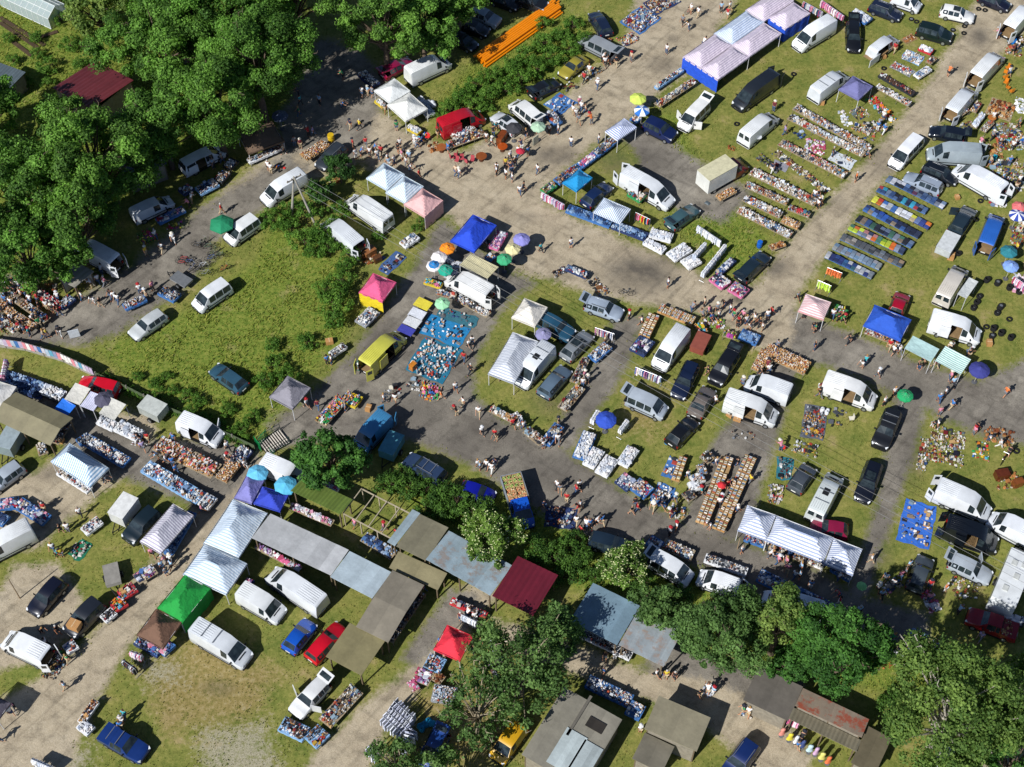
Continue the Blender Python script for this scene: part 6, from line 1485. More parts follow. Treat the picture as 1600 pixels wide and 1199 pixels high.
# ------------------------------------------------------------------ tables: x1 y1 x2 y2 width goods cloth [options]
TB = '''
309,299,338,284,1.4,bluewhite,l
340,283,354,268,1.2,mix,k
354,262,367,249,1.2,bluewhite,k
283,301,298,291,1.2,bluewhite,u
246,346,287,326,1.0,clothes,b
565,113,587,133,1.3,bluewhite,u
653,153,673,180,1.2,white,w
638,197,656,207,.9,white,y
588,156,601,166,.7,white,y
700,227,757,206,1.3,mix,n
706,215,742,199,1.0,crock,n
474,247,511,224,1.5,books,n
388,252,440,229,.8,mix,w
857,175,872,193,1.2,bluewhite,b
1025,137,1066,108,.6,crock,l
1026,165,1085,126,1.0,mix,n
989,189,998,182,1.0,bluewhite,b
930,241,962,216,1.1,mix,b
906,259,929,242,1.0,pink,b
870,284,904,260,1.1,mix,b
849,299,866,287,1.0,mix,g
887,325,955,350,1.2,jeans,b
958,350,1010,370,1.2,jeans,u
985,299,1005,311,1.3,red,g
1016,363,1050,372,1.3,white,w
1008,376,1038,392,1.0,white,w
1048,402,1075,385,1.5,white,w
1070,414,1090,403,1.5,white,w
1115,431,1135,446,1.5,clothes,p
1143,446,1165,459,1.5,clothes,p
1122,427,1146,405,.8,clothes,u
1332,18,1358,33,1.5,white,b
1437,73,1457,81,1.0,white,r
1432,119,1452,106,.9,crock,w
1450,99,1460,90,.8,mix,n
1375,116,1428,147,.8,shoes,k
1370,134,1422,164,.9,crock,n
1203,388,1226,380,.9,furn,n
24,431,94,480,1.0,red,r
0,449,74,501,1.0,mix,n
-8,470,55,514,1.0,books,n
-8,492,26,518,1.0,mix,n
95,479,113,464,1.1,bluewhite,u
194,480,227,465,1.0,bluewhite,b
252,453,277,466,1.3,dark,b
629,383,651,368,1.1,crock,w
563,506,585,484,1.5,crock,e
517,554,539,539,.8,dark,w
682,456,712,464,.8,crock,n
715,466,764,493,.9,crock,n
500,662,536,621,1.4,toys,n
538,619,561,629,1.5,toys,y
766,638,802,656,.9,red,n
802,646,816,664,1.0,bluewhite,n
822,671,848,692,1.1,mix,n
852,693,874,664,1.1,mix,b
878,640,907,604,1.2,mix,n
896,598,916,560,.9,dark,n
925,561,950,539,1.2,bluewhite,b
885,417,918,431,.8,crock,u
995,551,1012,529,1.8,clothes,u
1157,521,1185,532,1.4,jeans,b
1090,505,1100,520,1.0,toys,n
1302,480,1321,491,1.2,plants,g
1352,516,1405,536,1.0,red,n
0,588,70,612,2.0,jeans,u
66,607,100,621,1.5,white,k
58,704,73,699,1.5,crock,n
85,693,106,662,.9,dark,n
155,655,180,667,1.1,white,w
183,664,219,681,1.4,white,w
134,686,198,723,1.3,crock,b
122,692,140,681,1.0,dark,b
92,736,140,766,.8,crock,w
246,692,338,737,1.9,red,n,boxes
345,751,368,722,1.5,books,n
368,721,386,700,1.5,bluewhite,u
227,728,314,779,1.5,crock,l
316,779,332,788,1.5,crock,w
300,800,262,866,.9,jeans,b
0,788,28,785,1.3,clothes,b
28,785,73,813,1.3,clothes,b
-8,806,10,815,1.2,jeans,b
131,831,156,812,1.1,crock,w
212,906,242,888,1.3,clothes,n
188,931,210,916,1.2,red,r
175,949,195,937,1.3,toys,r
161,968,178,954,1.0,shoes,w
102,1016,118,1005,1.1,bluewhite,w
213,1000,250,1021,.9,clothes,u
252,1021,269,1004,.9,clothes,b
150,1095,126,1129,.7,furn,w
125,1130,142,1143,1.0,white,w
507,1131,558,1076,1.5,mix,n
440,1130,478,1148,1.4,shoes,l
485,1161,506,1140,1.5,tools,l
608,1002,660,926,.9,dark,n
667,1031,692,1042,1.5,crock,l
648,1052,674,1062,1.4,pink,n
640,1075,652,1068,1.2,pink,n
678,1055,692,1064,1.0,furn,n
676,1082,712,1088,1.6,bluewhite,e
918,1064,986,1096,1.3,bluewhite,b
998,1099,987,1120,1.4,bluewhite,b
900,985,986,1026,.8,dark,w
905,716,922,676,1.4,white,b
919,728,936,702,1.3,white,w
939,741,957,715,1.4,white,w
972,726,990,700,1.3,white,w
970,760,986,745,1.6,clothes,u
995,771,1011,755,1.8,red,b
1099,720,1112,709,1.2,dark,n
1090,735,1103,732,1.2,crock,n
1082,751,1098,744,1.1,crock,w
1077,761,1092,757,1.0,white,w
1070,779,1084,770,1.1,dark,n
1186,898,1250,929,1.4,bluewhite,b
1251,929,1306,956,1.4,bluewhite,b
1102,871,1167,894,.9,dark,w
1018,856,1029,842,1.4,bluewhite,b
1036,849,1083,869,1.3,mix,n
1164,838,1195,849,.9,red,b
1202,853,1285,886,.8,mix,n
1300,886,1330,904,.8,mix,b
1422,1021,1438,987,1.4,bluewhite,l
1455,1020,1467,1000,1.0,crock,n
1380,1008,1412,1022,1.1,dark,w
1521,199,1536,178,.8,white,n
1500,178,1512,170,.8,mix,n
1567,962,1600,972,1.0,white,k
1196,546,1262,577,1.9,books,n
1181,580,1198,547,1.2,books,n
1505,1205,1530,1215,1.0,mix,n
1130,520,1150,526,1.0,plants,n
490,748,526,768,.8,pink,w
454,790,520,818,.8,pink,n
568,838,616,868,1.2,jeans,n
705,938,760,962,.7,red,r
400,852,470,890,.7,pink,n
374,930,392,905,.8,pink,u
740,368,772,384,.8,dark,n
785,362,770,388,1.3,pink,p
762,398,770,404,1.0,red,b
700,436,716,408,1.4,white,n
664,438,690,446,.8,toys,y
1535,205,1550,190,.8,mix,n
1520,175,1530,160,.8,mix,n

1242,167,1358,232,1.2,bluewhite,n
1233,182,1350,242,1.1,crock,n
1219,222,1321,275,1.25,red,n
1174,267,1276,317,1.4,crock,n
1165,288,1231,317,1.05,mix,n
1163,309,1221,337,1.15,bluewhite,n
1232,324,1265,337,.9,red,n
1222,343,1249,355,1.1,books,n
1154,327,1236,368,1.25,crock,n
1121,311,1147,297,1.0,books,n
'''
for ln in TB.split():
    a = ln.split(','); k = a[7] if len(a) > 7 else None
    table(float(a[0]), float(a[1]), float(a[2]), float(a[3]), float(a[4]), a[5], a[6], kind=k, size=.3 if k else (.26 if a[5] in ('white', 'clothes', 'jeans', 'pink') else .19), dens=1.0, hmax=1.6 if a[5] == 'white' else 1.1)
for i, (x1, y1, x2, y2, cc, lb) in enumerate(((650, 470, 672, 480, '#d6c63c', 'yellow'), (641, 486, 663, 495, '#d3d6dc', 'white'), (634, 498, 655, 508, '#cfd0d0', 'second white'), (624, 511, 646, 521, '#3a3f9c', 'indigo'))):
    a, b = P(x1, y1, .7), P(x2, y2, .7); d = b - a; c = (a + b) / 2; r = thing('flat_display_table', (c.x, c.y, 0), math.atan2(d.y, d.x))
    MB().box((0, 0, .7), (d.length, 1.25 if i != 3 else 1.0, .06)).build('table_top', cloth(cc), r); [MB().tube((sx * d.length * .45, sy * .45, 0), (sx * d.length * .45, sy * .45, .68), .03).build('leg', plain('#6e6a62'), r) for sx in (-1, 1) for sy in (-1, 1)]
    tag(r, '%s topped flat display table below mint parasol' % lb, 'table', 'flat display tables')
# ---- sheets spread on the ground
BL_ = [([846,163,878,145,900,160,878,180],'crock','b',.35,.28),([970,35,1000,8,1033,28,1000,56],'mix','b',.9,.24),([1005,5,1045,-15,1062,2,1026,26],'mix','u',.9,.24),([1408,62,1425,52,1431,60,1416,70],'furn','n',.8,.3),
 ([1414,77,1448,90,1434,102,1408,93],'crock','l',.9,.2),([1398,95,1430,112,1420,120,1390,106],'crock','e',1,.2),([620,392,636,402,605,431,589,421],'dark','#3c5a8c',.4,.3),
 ([672,488,735,515,718,545,655,520],'bluewhite','#1a78aa',.22,.26),([662,524,722,548,690,602,636,578],'crock','#1b6c88',.46,.24),([690,480,752,495,740,515,680,492],'mix','#2f6674',.2,.26),
 ([105,865,126,842,148,852,122,880],'mix','#156e50',.45,.24),([1045,712,1060,718,1050,750,1035,743],'crock','b',.5,.24),([1030,752,1057,765,1042,792,1012,785],'crock','b',.6,.24),([1219,718,1241,714,1236,750,1210,750],'dark','#24707e',.5,.24),
 ([1417,780,1465,793,1449,858,1400,845],'mix','#2f66c0',.33,.3),([855,790,902,796,896,826,848,824],'mix','u',.5,.25),([1548,152,1592,165,1576,192,1540,178],'furn','t_',.8,.3),([1256,632,1298,636,1282,688,1252,682],'tools','#5a5f6a',.8,.24),
 ([558,562,578,570,570,585,552,575],'toys','#3a6a5a',.6,.24),([1304,235,1338,252,1328,266,1293,249],'bluewhite','#c6ccd0',.35,.3),([1212,249,1233,259,1226,270,1205,258],'dark','#8d8c94',.12,.3)]
for pts, pal, c_, dn, sz in BL_: blanket(pts, pal, '#9a8a6c' if c_ == 't_' else c_, dn, sz)
SP = [([1206,240,1216,234,1300,297,1290,306],'mix',.85,.24),([1268,196,1300,212,1294,220,1262,204],'clothes',.7,.26),([1335,190,1362,204,1356,216,1330,200],'mix',.6,.26),([1177,246,1190,242,1224,265,1214,273],'dark',.85,.3),([640,585,690,606,684,622,634,606],'mix',.6,.26),([1100,312,1114,318,1108,328,1096,322],'mix',.2,.3),([1310,175,1322,170,1330,196,1318,200],'white',.5,.3),([1135,228,1150,228,1150,236,1137,236],'furn',.5,.3),([650,205,668,208,668,222,650,220],'toys',.8,.26),([666,226,684,222,690,236,672,240],'furn',.8,.3),([213,366,240,354,247,372,222,387],'plants',.9,.22),([258,352,285,345,290,355,262,364],'plants',.5,.22),([965,60,985,50,1000,63,975,76],'red',.9,.26),([938,62,952,55,958,64,944,70],'furn',.5,.3),
 ([905,118,925,102,940,112,915,132],'mix',.6,.28),([875,135,895,125,903,138,884,148],'dark',.4,.3),([1350,155,1365,150,1407,187,1390,194],'toys',.7,.24),([1325,173,1347,165,1362,180,1340,192],'mix',.5,.26),([1345,190,1388,190,1382,214,1350,206],'dark',.6,.3),
 ([1255,212,1292,225,1286,246,1262,236],'pink',.6,.24),([1240,208,1256,202,1262,214,1248,222],'jeans',.4,.3),([1550,196,1595,188,1600,230,1560,240],'mix',.75,.28),([1540,250,1600,245,1600,300,1560,300],'mix',.65,.3),([1572,206,1604,212,1600,226,1568,220],'toys',.6,.24),([1540,226,1562,222,1566,246,1544,250],'furn',.5,.3),([1570,50,1600,60,1598,92,1574,84],'mix',.6,.28),([1585,150,1606,155,1604,180,1586,176],'white',.6,.28),([1355,200,1372,206,1364,222,1348,216],'mix',.5,.26),([1498,196,1516,188,1522,198,1506,210],'mix',.7,.24),([1545,300,1575,298,1572,325,1545,322],'clothes',.85,.28),([1578,345,1605,350,1600,385,1580,380],'mix',.5,.26),([1580,425,1605,430,1605,462,1585,455],'pink',.7,.26),
 ([68,440,86,445,91,460,72,456],'furn',.6,.34),([552,400,580,384,600,396,575,420],'furn',.7,.36),([585,412,598,398,604,402,592,418],'mix',.5,.3),([655,597,692,602,686,632,660,622],'toys',.7,.3),([595,612,622,600,630,612,604,628],'tools',.4,.34),([862,427,880,415,886,425,868,437],'shoes',.9,.2),([912,438,932,436,956,456,940,467],'tools',.7,.28),
 ([1095,495,1130,500,1137,516,1100,512],'plants',.6,.26),([1105,490,1118,486,1130,498,1112,502],'toys',.4,.3),([206,680,232,686,230,700,208,694],'shoes',.8,.22),([85,1020,112,1026,82,1066,60,1056],'mix',.75,.24),([1048,790,1076,790,1066,816,1044,808],'mix',.7,.26),([1240,686,1287,697,1271,714,1236,708],'tools',.5,.3),([1298,640,1327,640,1316,670,1292,666],'dark',.35,.34),
 ([1200,756,1226,758,1220,790,1198,786],'red',.8,.26),([1440,690,1457,680,1441,736,1428,732],'mix',.8,.24),([1455,665,1512,676,1502,732,1448,722],'mix',.6,.26),([1518,690,1552,690,1542,722,1520,716],'toys',.5,.3),([1538,664,1590,676,1586,702,1536,690],'furn',.5,.32),([1435,924,1456,920,1472,952,1452,962],'pink',.8,.24),([1486,905,1530,900,1524,936,1490,940],'mix',.45,.26),([1370,915,1400,900,1412,915,1385,932],'clothes',.6,.26),([1548,740,1588,732,1592,760,1560,772],'furn',.5,.34),
 ([1098,1068,1120,1072,1116,1092,1094,1088],'white',.5,.3),([1156,1102,1178,1108,1174,1124,1154,1120],'crock',.5,.28),([760,1000,790,1004,786,1040,752,1030],'mix',.3,.3),([1032,1048,1060,1050,1058,1058,1034,1056],'toys',.6,.26),([1140,670,1184,676,1182,690,1142,686],'dark',.2,.3),([520,270,540,280,530,295,515,285],'furn',.2,.3),([90,1010,100,1014,94,1026,84,1022],'toys',.4,.26),([1500,880,1514,884,1508,898,1494,894],'furn',.5,.26),([1385,1010,1400,1040,1380,1050,1370,1030],'furn',.3,.3),([760,990,790,1000,800,1040,770,1050],'bluewhite',.3,.3),([432,255,446,262,438,275,425,268],'toys',.3,.3)]
for pts, pal, dn, sz in SP: spread(pts, pal, dn, sz, 'clothes' if pal in ('clothes', 'white', 'jeans', 'pink') else None)
# ---- rows of cartons with books
box_row(1137,715,1096,819,3,'carton of books in the left long carton row')
box_row(1173,715,1122,829,3,'carton of books in the right long carton row')
box_row(1030,482,1084,504,3,'carton of books in the row behind the stall van')
box_row(1022,493,1006,527,3,'carton of books left of the stall van')
box_row(1055,752,1068,715,2,'carton of books beside the blue crockery sheet')
# ---- benches of folded clothes
NV = ['#22304f','#2f4a7a','#54709c','#1c2233','#6b7f9c','#39588a','#8a94a6']; GY = ['#5f646a','#7c8086','#4a4e55','#8f8a84','#3a3e44','#a08a70','#6a7480']
BR = ['#cfd04a','#d8423a','#d87a2e','#cfd6dc','#3f6fb4','#e4e6ea','#dfe3ea','#c9cdd6','#e6e8ea','#6a7fb0','#3a4f9c','#b9a98c']; NE = ['#b8d84a','#e8793a','#c9e04a','#e0662e','#d9c2c2','#c98a8a','#4a7a6a','#7aa02e','#c9d83a','#e8762e','#8a94a8','#39486a']
BU = ['#1f6a5a','#9a8c78','#5a7fb8','#2a55b0','#2f5fb4','#3a66a8','#243a6a','#1f2f58','#2a3f70','#22304f','#1d2844','#2a3550']
for x1, y1, x2, y2, n, cs, nm in ((1386,279,1476,323,13,NV + ['#6a3a5a', '#c9ccd6'],'topmost'),(1372,295,1448,331,12,NV + ['#c0464a', '#3aa0c0', '#2a8ac0'],'second'),(1364,311,1453,355,12,BR,'third'),(1351,325,1437,369,12,BU,'fourth'),(1339,341,1426,384,12,NV + ['#3f6a5a', '#8a7a6a'],'fifth'),(1327,355,1413,394,12,NE,'sixth'),(1315,370,1411,414,13,GY,'seventh'),(1303,385,1376,418,11,['#7f93a8', '#8f9098', '#6a86a0', '#9aa0a0', '#5a7fa8'],'eighth'),(1291,398,1364,432,11,['#2a3a7a', '#a8243a', '#24376a', '#e4e6ea', '#2f5a8a', '#8a949c', '#c9ccd2', '#3a6a7a', '#2a4a8a'],'lowest')): piles(x1, y1, x2, y2, n, cs, nm, wd=1.0)
# ---- clothes rails
PAL['sheets'] = ['#d6d8e6', '#e2e4ee', '#c6cade', '#eceef4', '#cdd2e2']; PAL['orange'] = ['#e0703a', '#d9682e', '#e88a50']; PAL['neon'] = ['#b6e03a', '#d9e86a', '#9ac83a', '#e6eab0']
for a in ((846,300,882,320,'pink'),(993,332,1016,343,'toys'),(1255,2,1286,19,'clothes'),(1284,0,1319,25,'pink'),(1090,352,1127,377,'white'),(1085,398,1103,378,'white'),(1293,418,1316,427,'orange'),(1278,438,1299,447,'neon'),(930,512,960,522,'clothes'),(993,574,1034,590,'clothes'),(925,656,935,640,'white'),(968,672,981,655,'white'),(202,1018,221,1025,'pink'),(190,1031,211,1046,'dark'),(48,1186,80,1200,'white'),(598,1120,628,1145,'sheets'),(603,1112,635,1139,'sheets'),(609,1103,640,1131,'sheets'),(615,1095,645,1121,'sheets'),(628,1172,645,1138,'sheets'),(575,1165,590,1180,'sheets'),(1098,426,1116,404,'white'),(1116,404,1134,381,'white'),(8,560,2,590,'pink'),(720,960,745,972,'white'),(760,1025,780,1060,'dark'),(1585,432,1604,446,'pink'),(1228,1120,1250,1130,'pink')): rack(*a, z=1.5 if a[4] != 'sheets' else 1.95, sag=1.0 if a[4] != 'sheets' else 1.6, dens=.1 if a[4] != 'sheets' else .28)
# ---- tyres
for x, y, n in ((1424,30,1),(1432,34,1),(1529,14,1),(1539,16,1),(1507,41,1),(1506,52,1),(1489,47,1),(1151,194,1),(1381,107,1),(1532,314,1),(1525,343,1),(1497,397,2),(1541,439,3),(1558,444,3),(1577,451,3),(1592,457,2),(1530,464,2),(1526,473,2),(1521,482,2),(1562,482,3),(1558,490,2),(1577,499,1),(1541,511,1),(1552,515,3),(1564,522,3),(1579,529,3),(1550,526,2),(1588,705,1),(1240,116,1)):
    tyre(x, y, n=n)
for x, y in ((310,383),(318,379),(326,386),(334,394),(345,398),(289,404),(297,409),(300,418),(309,421),(318,416),(322,428),(285,411),(331,404),(351,420)): bicycle(x, y, rnd.uniform(-.6, .2) + (.9 if rnd.random() < .3 else 0))
bicycle(977,458,-.25,'lone dark bicycle on the open road'); bicycle(1079,18,.5,'bicycle pushed by a visitor at the top'); bicycle(935,112,.6,'bicycle beside the goods by gold saloon'); bicycle(1568,718,1.0,'bicycle at the grass goods lower right')
# ---- furniture
def chair(x, y, cc, label, ang=None):
    p = P(x, y, .3); r = thing('chair', (p.x, p.y, 0), rnd.random() * 6 if ang is None else ang); m = plain(cc, .5, .2)
    MB().box((0, 0, .45), (.46, .46, .07)).build('seat', m, r); MB().box((-.21, 0, .72), (.05, .44, .5)).build('backrest', m, r)
    for s in (-1, 1):
        for t in (-1, 1): MB().tube((s * .19, t * .19, 0), (s * .19, t * .19, .43), .022, 5).build('leg', plain('#4a3018', .5), r)
    if label: tag(r, label, 'chair', 'chairs for sale')
    else: later(r, '%s upholstered chair' % hue(cc), 'chair', 'chairs for sale', (p.x, p.y))
for x, y in ((706,247),(714,252),(722,249),(730,254),(738,251),(712,243)): chair(x, y, '#b04a52', None)
for x, y in ((1574,107),(1571,114),(1570,122),(1571,130),(1575,138),(1580,144)): chair(x, y, '#d07a1e', None)
for x, y, cc in ((655,585,'#e0dccf'),(612,607,'#d8d2c0'),(617,603,'#3a3c40'),(570,402,'#8a5a30'),(668,216,'#d8322f'),(1225,700,'#c9302e'),(1330,655,'#d8d2c0'),(1010,305,'#3a3c40')): chair(x, y, cc, None)
def round_table(x, y, r_, label, cc='#8a4a22', yaw=0):
    p = P(x, y, .7); r = thing('round_table', (p.x, p.y, 0)); MB().lathe((0, 0, .68), [(r_ * .97, 0), (r_, .02), (r_, .05), (.02, .055)], 18).build('table_top', plain(cc, .3, .25, coat=.4), r, 40)
    MB().lathe((0, 0, 0), [(.3, 0), (.28, .05), (.07, .15), (.06, .68)], 10).build('pedestal', plain('#4a2812', .5), r); tag(r, label, 'table', 'tables for sale'); landmark(p.x, p.y, label)
round_table(752,244,.65,'round brown table among red chairs'); round_table(690,230,.6,'round brown table by the red van','#9a5a30'); round_table(785,229,.6,'bright orange brown round table','#a84a12'); round_table(1550,184,.5,'round wooden table at the right','#b06a2e')
def cabinet(x, y, dx, dy, h, label, cc='#8a4a22', ang=.5):
    p = P(x, y, h / 2); r = thing('wooden_cabinet', (p.x, p.y, 0), ang); m = plain(cc, .35, .3, coat=.3); MB().box((0, 0, h / 2), (dx, dy, h)).build('body', m, r); MB().box((0, 0, h + .02), (dx + .06, dy + .06, .04)).build('top', m, r)
    for s in (-1, 1): MB().box((s * dx * .24, -dy / 2 - .01, h * .5), (dx * .44, .02, h * .8)).build('door', plain(cc, .3, .35), r)
    tag(r, label, 'cabinet', 'furniture for sale')
cabinet(784,216,1.6,.7,1.1,'tall polished brown cabinet by dark parasol','#7a3c18',1.1); cabinet(578,396,1.4,.6,.9,'brown sideboard beside the open hedge van','#8a5a34',.7); cabinet(590,405,.9,.5,.8,'small dark cabinet beside the sideboard','#5a3a20',.6); cabinet(1565,742,1.3,.8,.8,'dark carved sideboard on lower right grass','#5a2a16',.2); cabinet(1590,755,1.0,.6,.8,'second brown cabinet on lower right grass','#7a4420',.3); cabinet(645,573,.7,.5,.8,'orange chest beside the turquoise sheets','#c07828',.9)
p = P(116,523,.6); r = thing('display_board', (p.x, p.y, 0), .3); MB().box((0, 0, .75), (1.1, .06, 1.2), tilt=0).build('panel', plain('#c9ced4', .4), r)
for s in (-1, 1): MB().tube((s * .45, .3, 0), (s * .45, 0, 1.2), .025).build('leg', plain('#5a5a5a'), r)
tag(r, 'pale blank display board by the grey lane', 'board'); landmark(p.x, p.y, 'pale blank display board by the grey lane')
p = P(837,220,.6); r = thing('display_board', (p.x, p.y, 0), .8); MB().box((0, 0, .7), (.9, .06, 1.2)).build('panel', plain('#c2c2ac', .5), r); [MB().tube((s * .4, .25, 0), (s * .4, 0, 1.2), .025).build('leg', plain('#5a5a5a'), r) for s in (-1, 1)]; tag(r, 'cream sandwich board in the open road', 'board'); landmark(p.x, p.y, 'cream sandwich board in the open road')
p = P(1187,383,.5)
def barrel(x, y, cc, label, r_=.3, h=.9):
    p = P(x, y, h / 2); o = MB().lathe((0, 0, 0), [(r_ * .9, 0), (r_, .05), (r_, h * .33), (r_ * 1.04, h * .36), (r_, h * .4), (r_, h * .7), (r_ * 1.04, h * .73), (r_, h * .77), (r_ * .95, h), (r_ * .8, h), (.02, h * .97)], 14).build('plastic_barrel', plain(cc, .35), None, 40, (p.x, p.y, 0)); tag(o, label, 'barrel'); landmark(p.x, p.y, label)
barrel(1187,382,'#1d5fb8','blue plastic barrel on the grass'); barrel(517,215,'#c9a51e','yellow bin beside the carton table',.4,.9); barrel(1043,690,'#1f86c4','low blue crate drum behind black hatchback',.35,.4); barrel(1554,247,'#24a8b8','turquoise drum at silver van',.25,.7); barrel(1583,64,'#1c74c4','blue drum by the top right van',.4,.6)
p = P(1583,198,.6); r = thing('satellite_dish', P(1183,224)); MB().lathe((0, 0, .9), [(.02, 0), (.25, .04), (.42, .14)], 14).build('dish', plain('#cfd2d2', .4), r); MB().tube((0, 0, 0), (0, 0, .95), .03).build('stand', plain('#8a8a8a'), r); tag(r, 'grey satellite dish below the plain white van', 'satellite dish'); landmark(r.location.x, r.location.y, 'small grey satellite dish')
for x, y, s, lb in ((672,160,1.0,'heap of white sacks behind the plain white tent'),(697,405,.7,'white draped bundle under the parasols'),(672,1128,.9,'turquoise tarpaulin bundle behind blue hatchback'),(1290,742 - 100,.6,'white folded cloth beside the open van'),(655,1135,.7,'pale sack beside the turquoise bundle')):
    p = P(x, y, .3); B = MB(); cc = '#1690bc' if 'turquoise' in lb else '#d6d9dc'
    for i in range(7): B.lathe((rnd.uniform(-.6, .6) * s, rnd.uniform(-.5, .5) * s, 0), [(.32 * s, 0), (.38 * s, .15), (.3 * s, .38), (.08, .45)], 7)
    o = B.build('bundle', cloth(cc), None, 70, p - Vector((0, 0, .3))); tag(o, lb, 'bundle')
def stand(x, y, cc, label):
    p = P(x, y, .6); r = thing('dress_stand', (p.x, p.y, 0), rnd.random()); MB().tube((0, 0, 0), (0, 0, 1.7), .02).build('pole', plain('#9a9a9a'), r); MB().lathe((0, 0, 0), [(.22, 0), (.22, .03), (.02, .04)], 8).build('foot', plain('#6a6a6a'), r)
    MB().lathe((0, 0, .55), [(.34, 0), (.28, .3), (.2, .62), (.26, .85), (.22, .98), (.06, 1.06)], 9, sx=1.0, sy=.6).build('garment', cloth(cc), r, 60); tag(r, label, 'dress stand', 'dress stands in front of the lean-to')
for x, y, cc, nm in ((1222,1146,'#d98a7a','salmon'),(1234,1154,'#d8c838','yellow'),(1244,1158,'#e4e6ea','white'),(1254,1165,'#3a4a7c','navy'),(1265,1172,'#b8d2d6','pale aqua'),(1275,1176,'#c7a2c0','lilac'),(1284,1184,'#d8d070','straw yellow'),(1294,1190,'#e07040','orange')): stand(x, y, cc, '%s garment stand in front of the grey lean-to' % nm)
for x, y, r_, c_, lb in ((813,235,.55,'#b8243a','small red hand umbrella in the crowd'),(1347,915,.5,'#7ec07a','small green hand umbrella near striped row'),(1128,757,.45,'#c82a30','small red hand umbrella between carton rows')):
    p = P(x, y, 1.9); r = thing('hand_umbrella', (p.x, p.y, 0)); MB().lathe((0, 0, 1.75), [(r_, 0), (r_ * .8, .12), (r_ * .4, .24), (.02, .29)], 8).build('canopy', cloth(c_), r); MB().tube((0, 0, .95), (0, 0, 2.05), .012).build('shaft', plain('#333333'), r); tag(r, lb, 'umbrella'); landmark(p.x, p.y, lb)
# thin poles with long shadows
for x1, y1, h, lb in ((31,935,3.6,'thin bare post on the lower left grass'),(780,596,2.2,'thin post beside the white stall van'),(1152,858,2.0,'thin wooden prop of the striped row')):
    p = P(x1, y1); o = MB().tube((0, 0, 0), (0, 0, h), .06, 7, .045).build('wooden_post', plain('#9a8468', .8), None, 50, p); tag(o, lb, 'post'); landmark(p.x, p.y, lb)
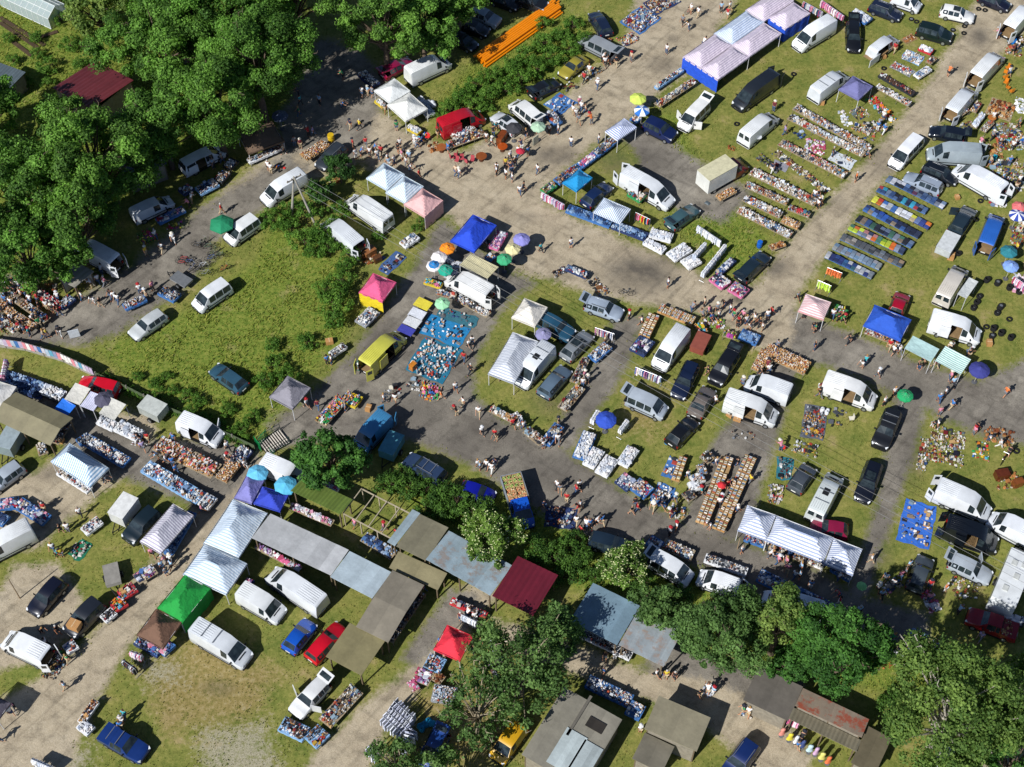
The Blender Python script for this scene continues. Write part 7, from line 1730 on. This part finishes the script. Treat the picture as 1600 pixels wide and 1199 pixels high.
# ------------------------------------------------------------------ people (photo positions of the feet)
people('''1268,316,w 1274,319,w 1280,322,u 1276,312,k 1270,323,w 537,125,g 467,150,u 470,165 500,165 535,170 468,183 566,152,w 575,150,l 582,152,e 600,175,e 548,202,u 562,203,y 620,205,g
420,268,w 424,272,w 443,240,t 461,230,e 470,232,m 483,215,r 490,213 552,232,r 556,248,w 564,245,b 572,230,r 578,245,w 585,240,b 590,250,w 596,243,r 606,255,w 608,262 616,258,w 622,240,k 625,232,w 628,250,p 632,245,w 640,252,l 635,260,w 648,228,w 652,232,e 655,280,r 641,268,w
685,215,k 700,240,b 712,275,n 718,278,w 733,180,t 722,185 760,222,w 768,230,w 771,215,k 780,200 790,262 797,252,w 800,270,p 776,270,w 798,270,u 800,285,w
818,300,k 840,272,w 812,305,w 776,275,w 802,268,w 805,262,k 790,280,w 815,235,u 822,218,k 810,245,w 825,245,b 843,208,w 858,210,w 872,210,w 900,185,w 908,175,w 915,178,t 895,180,w 905,168,p 924,195,o 904,195,e 892,230,w 933,140,w 945,105,w 962,105,k 986,97,n 1041,85,w 1079,22,w 1090,28,w 1066,40,e 1076,48,w 1126,20,l 1136,28,r 1140,18,w 1098,75,w 912,130,r 920,118,w
951,102,k 947,92,w 935,225,w 892,388,w 845,395,c 1043,450,w 1004,510,w 983,500,w 1080,488,e 1107,493,p 1131,480,k 1140,490,w 1122,500,w 1098,500,e 1165,508,w 1172,515,k 1190,518,w 1198,500,w 1204,495,r 1270,515,k 1272,548,k 1273,520,g 1245,470,e 1255,498,m 1300,498,w 1310,500,k 1325,538,k 1336,285,o 1480,120,o 1391,540,r 1394,555,w 1404,555,w 1400,548,w 1347,575,w 1350,572 1316,505,g
1483,595,p 1487,605,l 1475,620,w 1465,630,b 1485,640,b 1466,650,p 1455,668,k 1462,670,w 1569,620,o 1520,680,p 1523,675,k 1543,690,w 1560,700,w 1574,712,k 1460,575,m 1463,572,w 1435,578,k 1440,568,g 1512,560,k 1510,556,e 1484,548,w 1480,552,t 1370,590,w 1395,620,w
1380,635,w 1280,620,k 1285,612,m 1219,705,p 1108,630 1112,590,k 945,540,t 905,590,p 910,605,w 918,600,e 870,670,k 875,690,k 866,690 850,700,w 815,668,w 800,660,r 773,685,r 776,688,k 753,680,w 714,650,k 724,635,w 748,650,w 712,612,w 735,585,k 725,565,r 733,545,w 738,540,w 708,575 690,625,o 601,630,w 618,630,w 512,570,b 519,570,w 480,638,w 535,640,e 497,640
747,732,w 750,735,l 760,733,w 768,738,w 774,730,u 870,765,w 875,770,e 905,765,w 900,772,r 885,785,r 907,795,w 995,800,r 986,804,k 992,792,k 1020,797,w 1033,795,k 1054,785,l 1075,750,w 1050,810 1095,775,c 1118,790,w 1127,790,b 1121,730,w 1135,765,r 1145,760,w 1170,755,y 1163,735,k 1147,800,w 1105,825,w 1133,790,w 1158,865,w 1056,830,w 1045,838,e 900,820,w 907,835,r 915,828 922,825,b 940,820,b 930,820,w 905,800,r 870,805,k 850,795,u 1050,800
1190,855,w 1200,872,w 1210,870,k 1214,882,p 1220,868,w 1229,895,p 1227,884,p 1250,892,l 1258,880,w 1240,905,w 1248,905,l 1265,920 1308,908,w 1309,935,r 1370,925,w 1382,908,l 1393,918,w 1405,905,p 1420,890,l 1412,900,e 1440,915,r 1450,940,p 1475,925,o 1360,880,w 1375,935,l 1310,945 1340,960,l 1365,1000,l 1390,1005
1025,1058,w 1040,1060,y 1053,1062,k 1092,1090,k 1105,1085,w 1113,1085,l 1160,1115,g 1168,1118,w 1000,1145,w 945,1030,k 965,1022,w 943,1055,b 1495,960,l 1530,1000 1590,930
720,970 730,965,w 745,965,w 690,1010 695,1030,p 740,1020,k 752,1010,k 655,935,k 662,925,p 640,950,k 500,790,p 600,830,p 555,825,p 620,840,r
104,1077,l 24,1108,p 20,1118,w 0,1160,b 192,1130,w 197,1122,c 190,1140,b 75,1010,w 66,990,k 92,990,k 108,1035,g 262,900,e 268,880,w 255,890,l 270,890 85,862,w 90,870,c 98,870,y 97,833,k 108,832,w 127,808,w 70,800,r 62,802 165,755,w 155,750,w 150,745,g 256,708,l 268,715,w 272,728,b 277,740,b 262,705,b 232,690,r 218,690,k 225,705 357,705,w 354,718,w 380,730,w 375,722,e 318,800,p 250,860,p 262,880,p 240,870,p
155,445,w 160,430,w 165,448,p 120,455,w 130,470,w 138,435,k 145,450,w 148,475,w 158,480,k 180,470,w 186,475,w 175,468,k 220,460,w 228,468,n 240,455,p 229,400,y 254,395,w 272,380,w 244,375,w 347,335,r 300,318,w 297,325,p 70,530,n 95,525,k 75,528,y 50,525,c 60,515,g 45,515,w 30,470,w 40,465,r 20,480,w 28,500,w 10,490,e 35,510,p 15,510,u 5,480 55,500,w 60,490,k 45,480,w 10,470,l 25,460 35,450,w 50,460,k 65,470,r 75,485,w 85,490,k 12,455,w 52,440,p 62,430 22,445,b 88,475,w 95,495,k 8,520,w 25,520,k
325,255,l 333,262,w 343,250 1245,1170 1250,1160 1600,420,p 1585,395 1595,360,w 1530,230,p 1548,220,e 1560,230,k 1580,235,w 1590,290,w 1575,260,b 1585,300,t 1560,60,p 1588,78,w 1580,85,m 1575,120,w 1570,178 1550,190,w 1590,200,e 1565,285,l 1545,260,t 1598,265 1373,200,e 1378,190,w 1370,205,b 1380,210,b 1388,78,r 1225,212,v 1208,175 1300,245,k 1350,245,e 1205,270,u
1178,505,w 1186,512,k 1152,512,k 1160,500,p 1110,505,m 1120,490,e 1145,500,g 1100,480,n 1207,555,e 1200,585,w 1190,600,l 1184,590,k 1172,610,e 1186,575,m''' .replace(',n', ',t'))
place_people()
flush_labels()
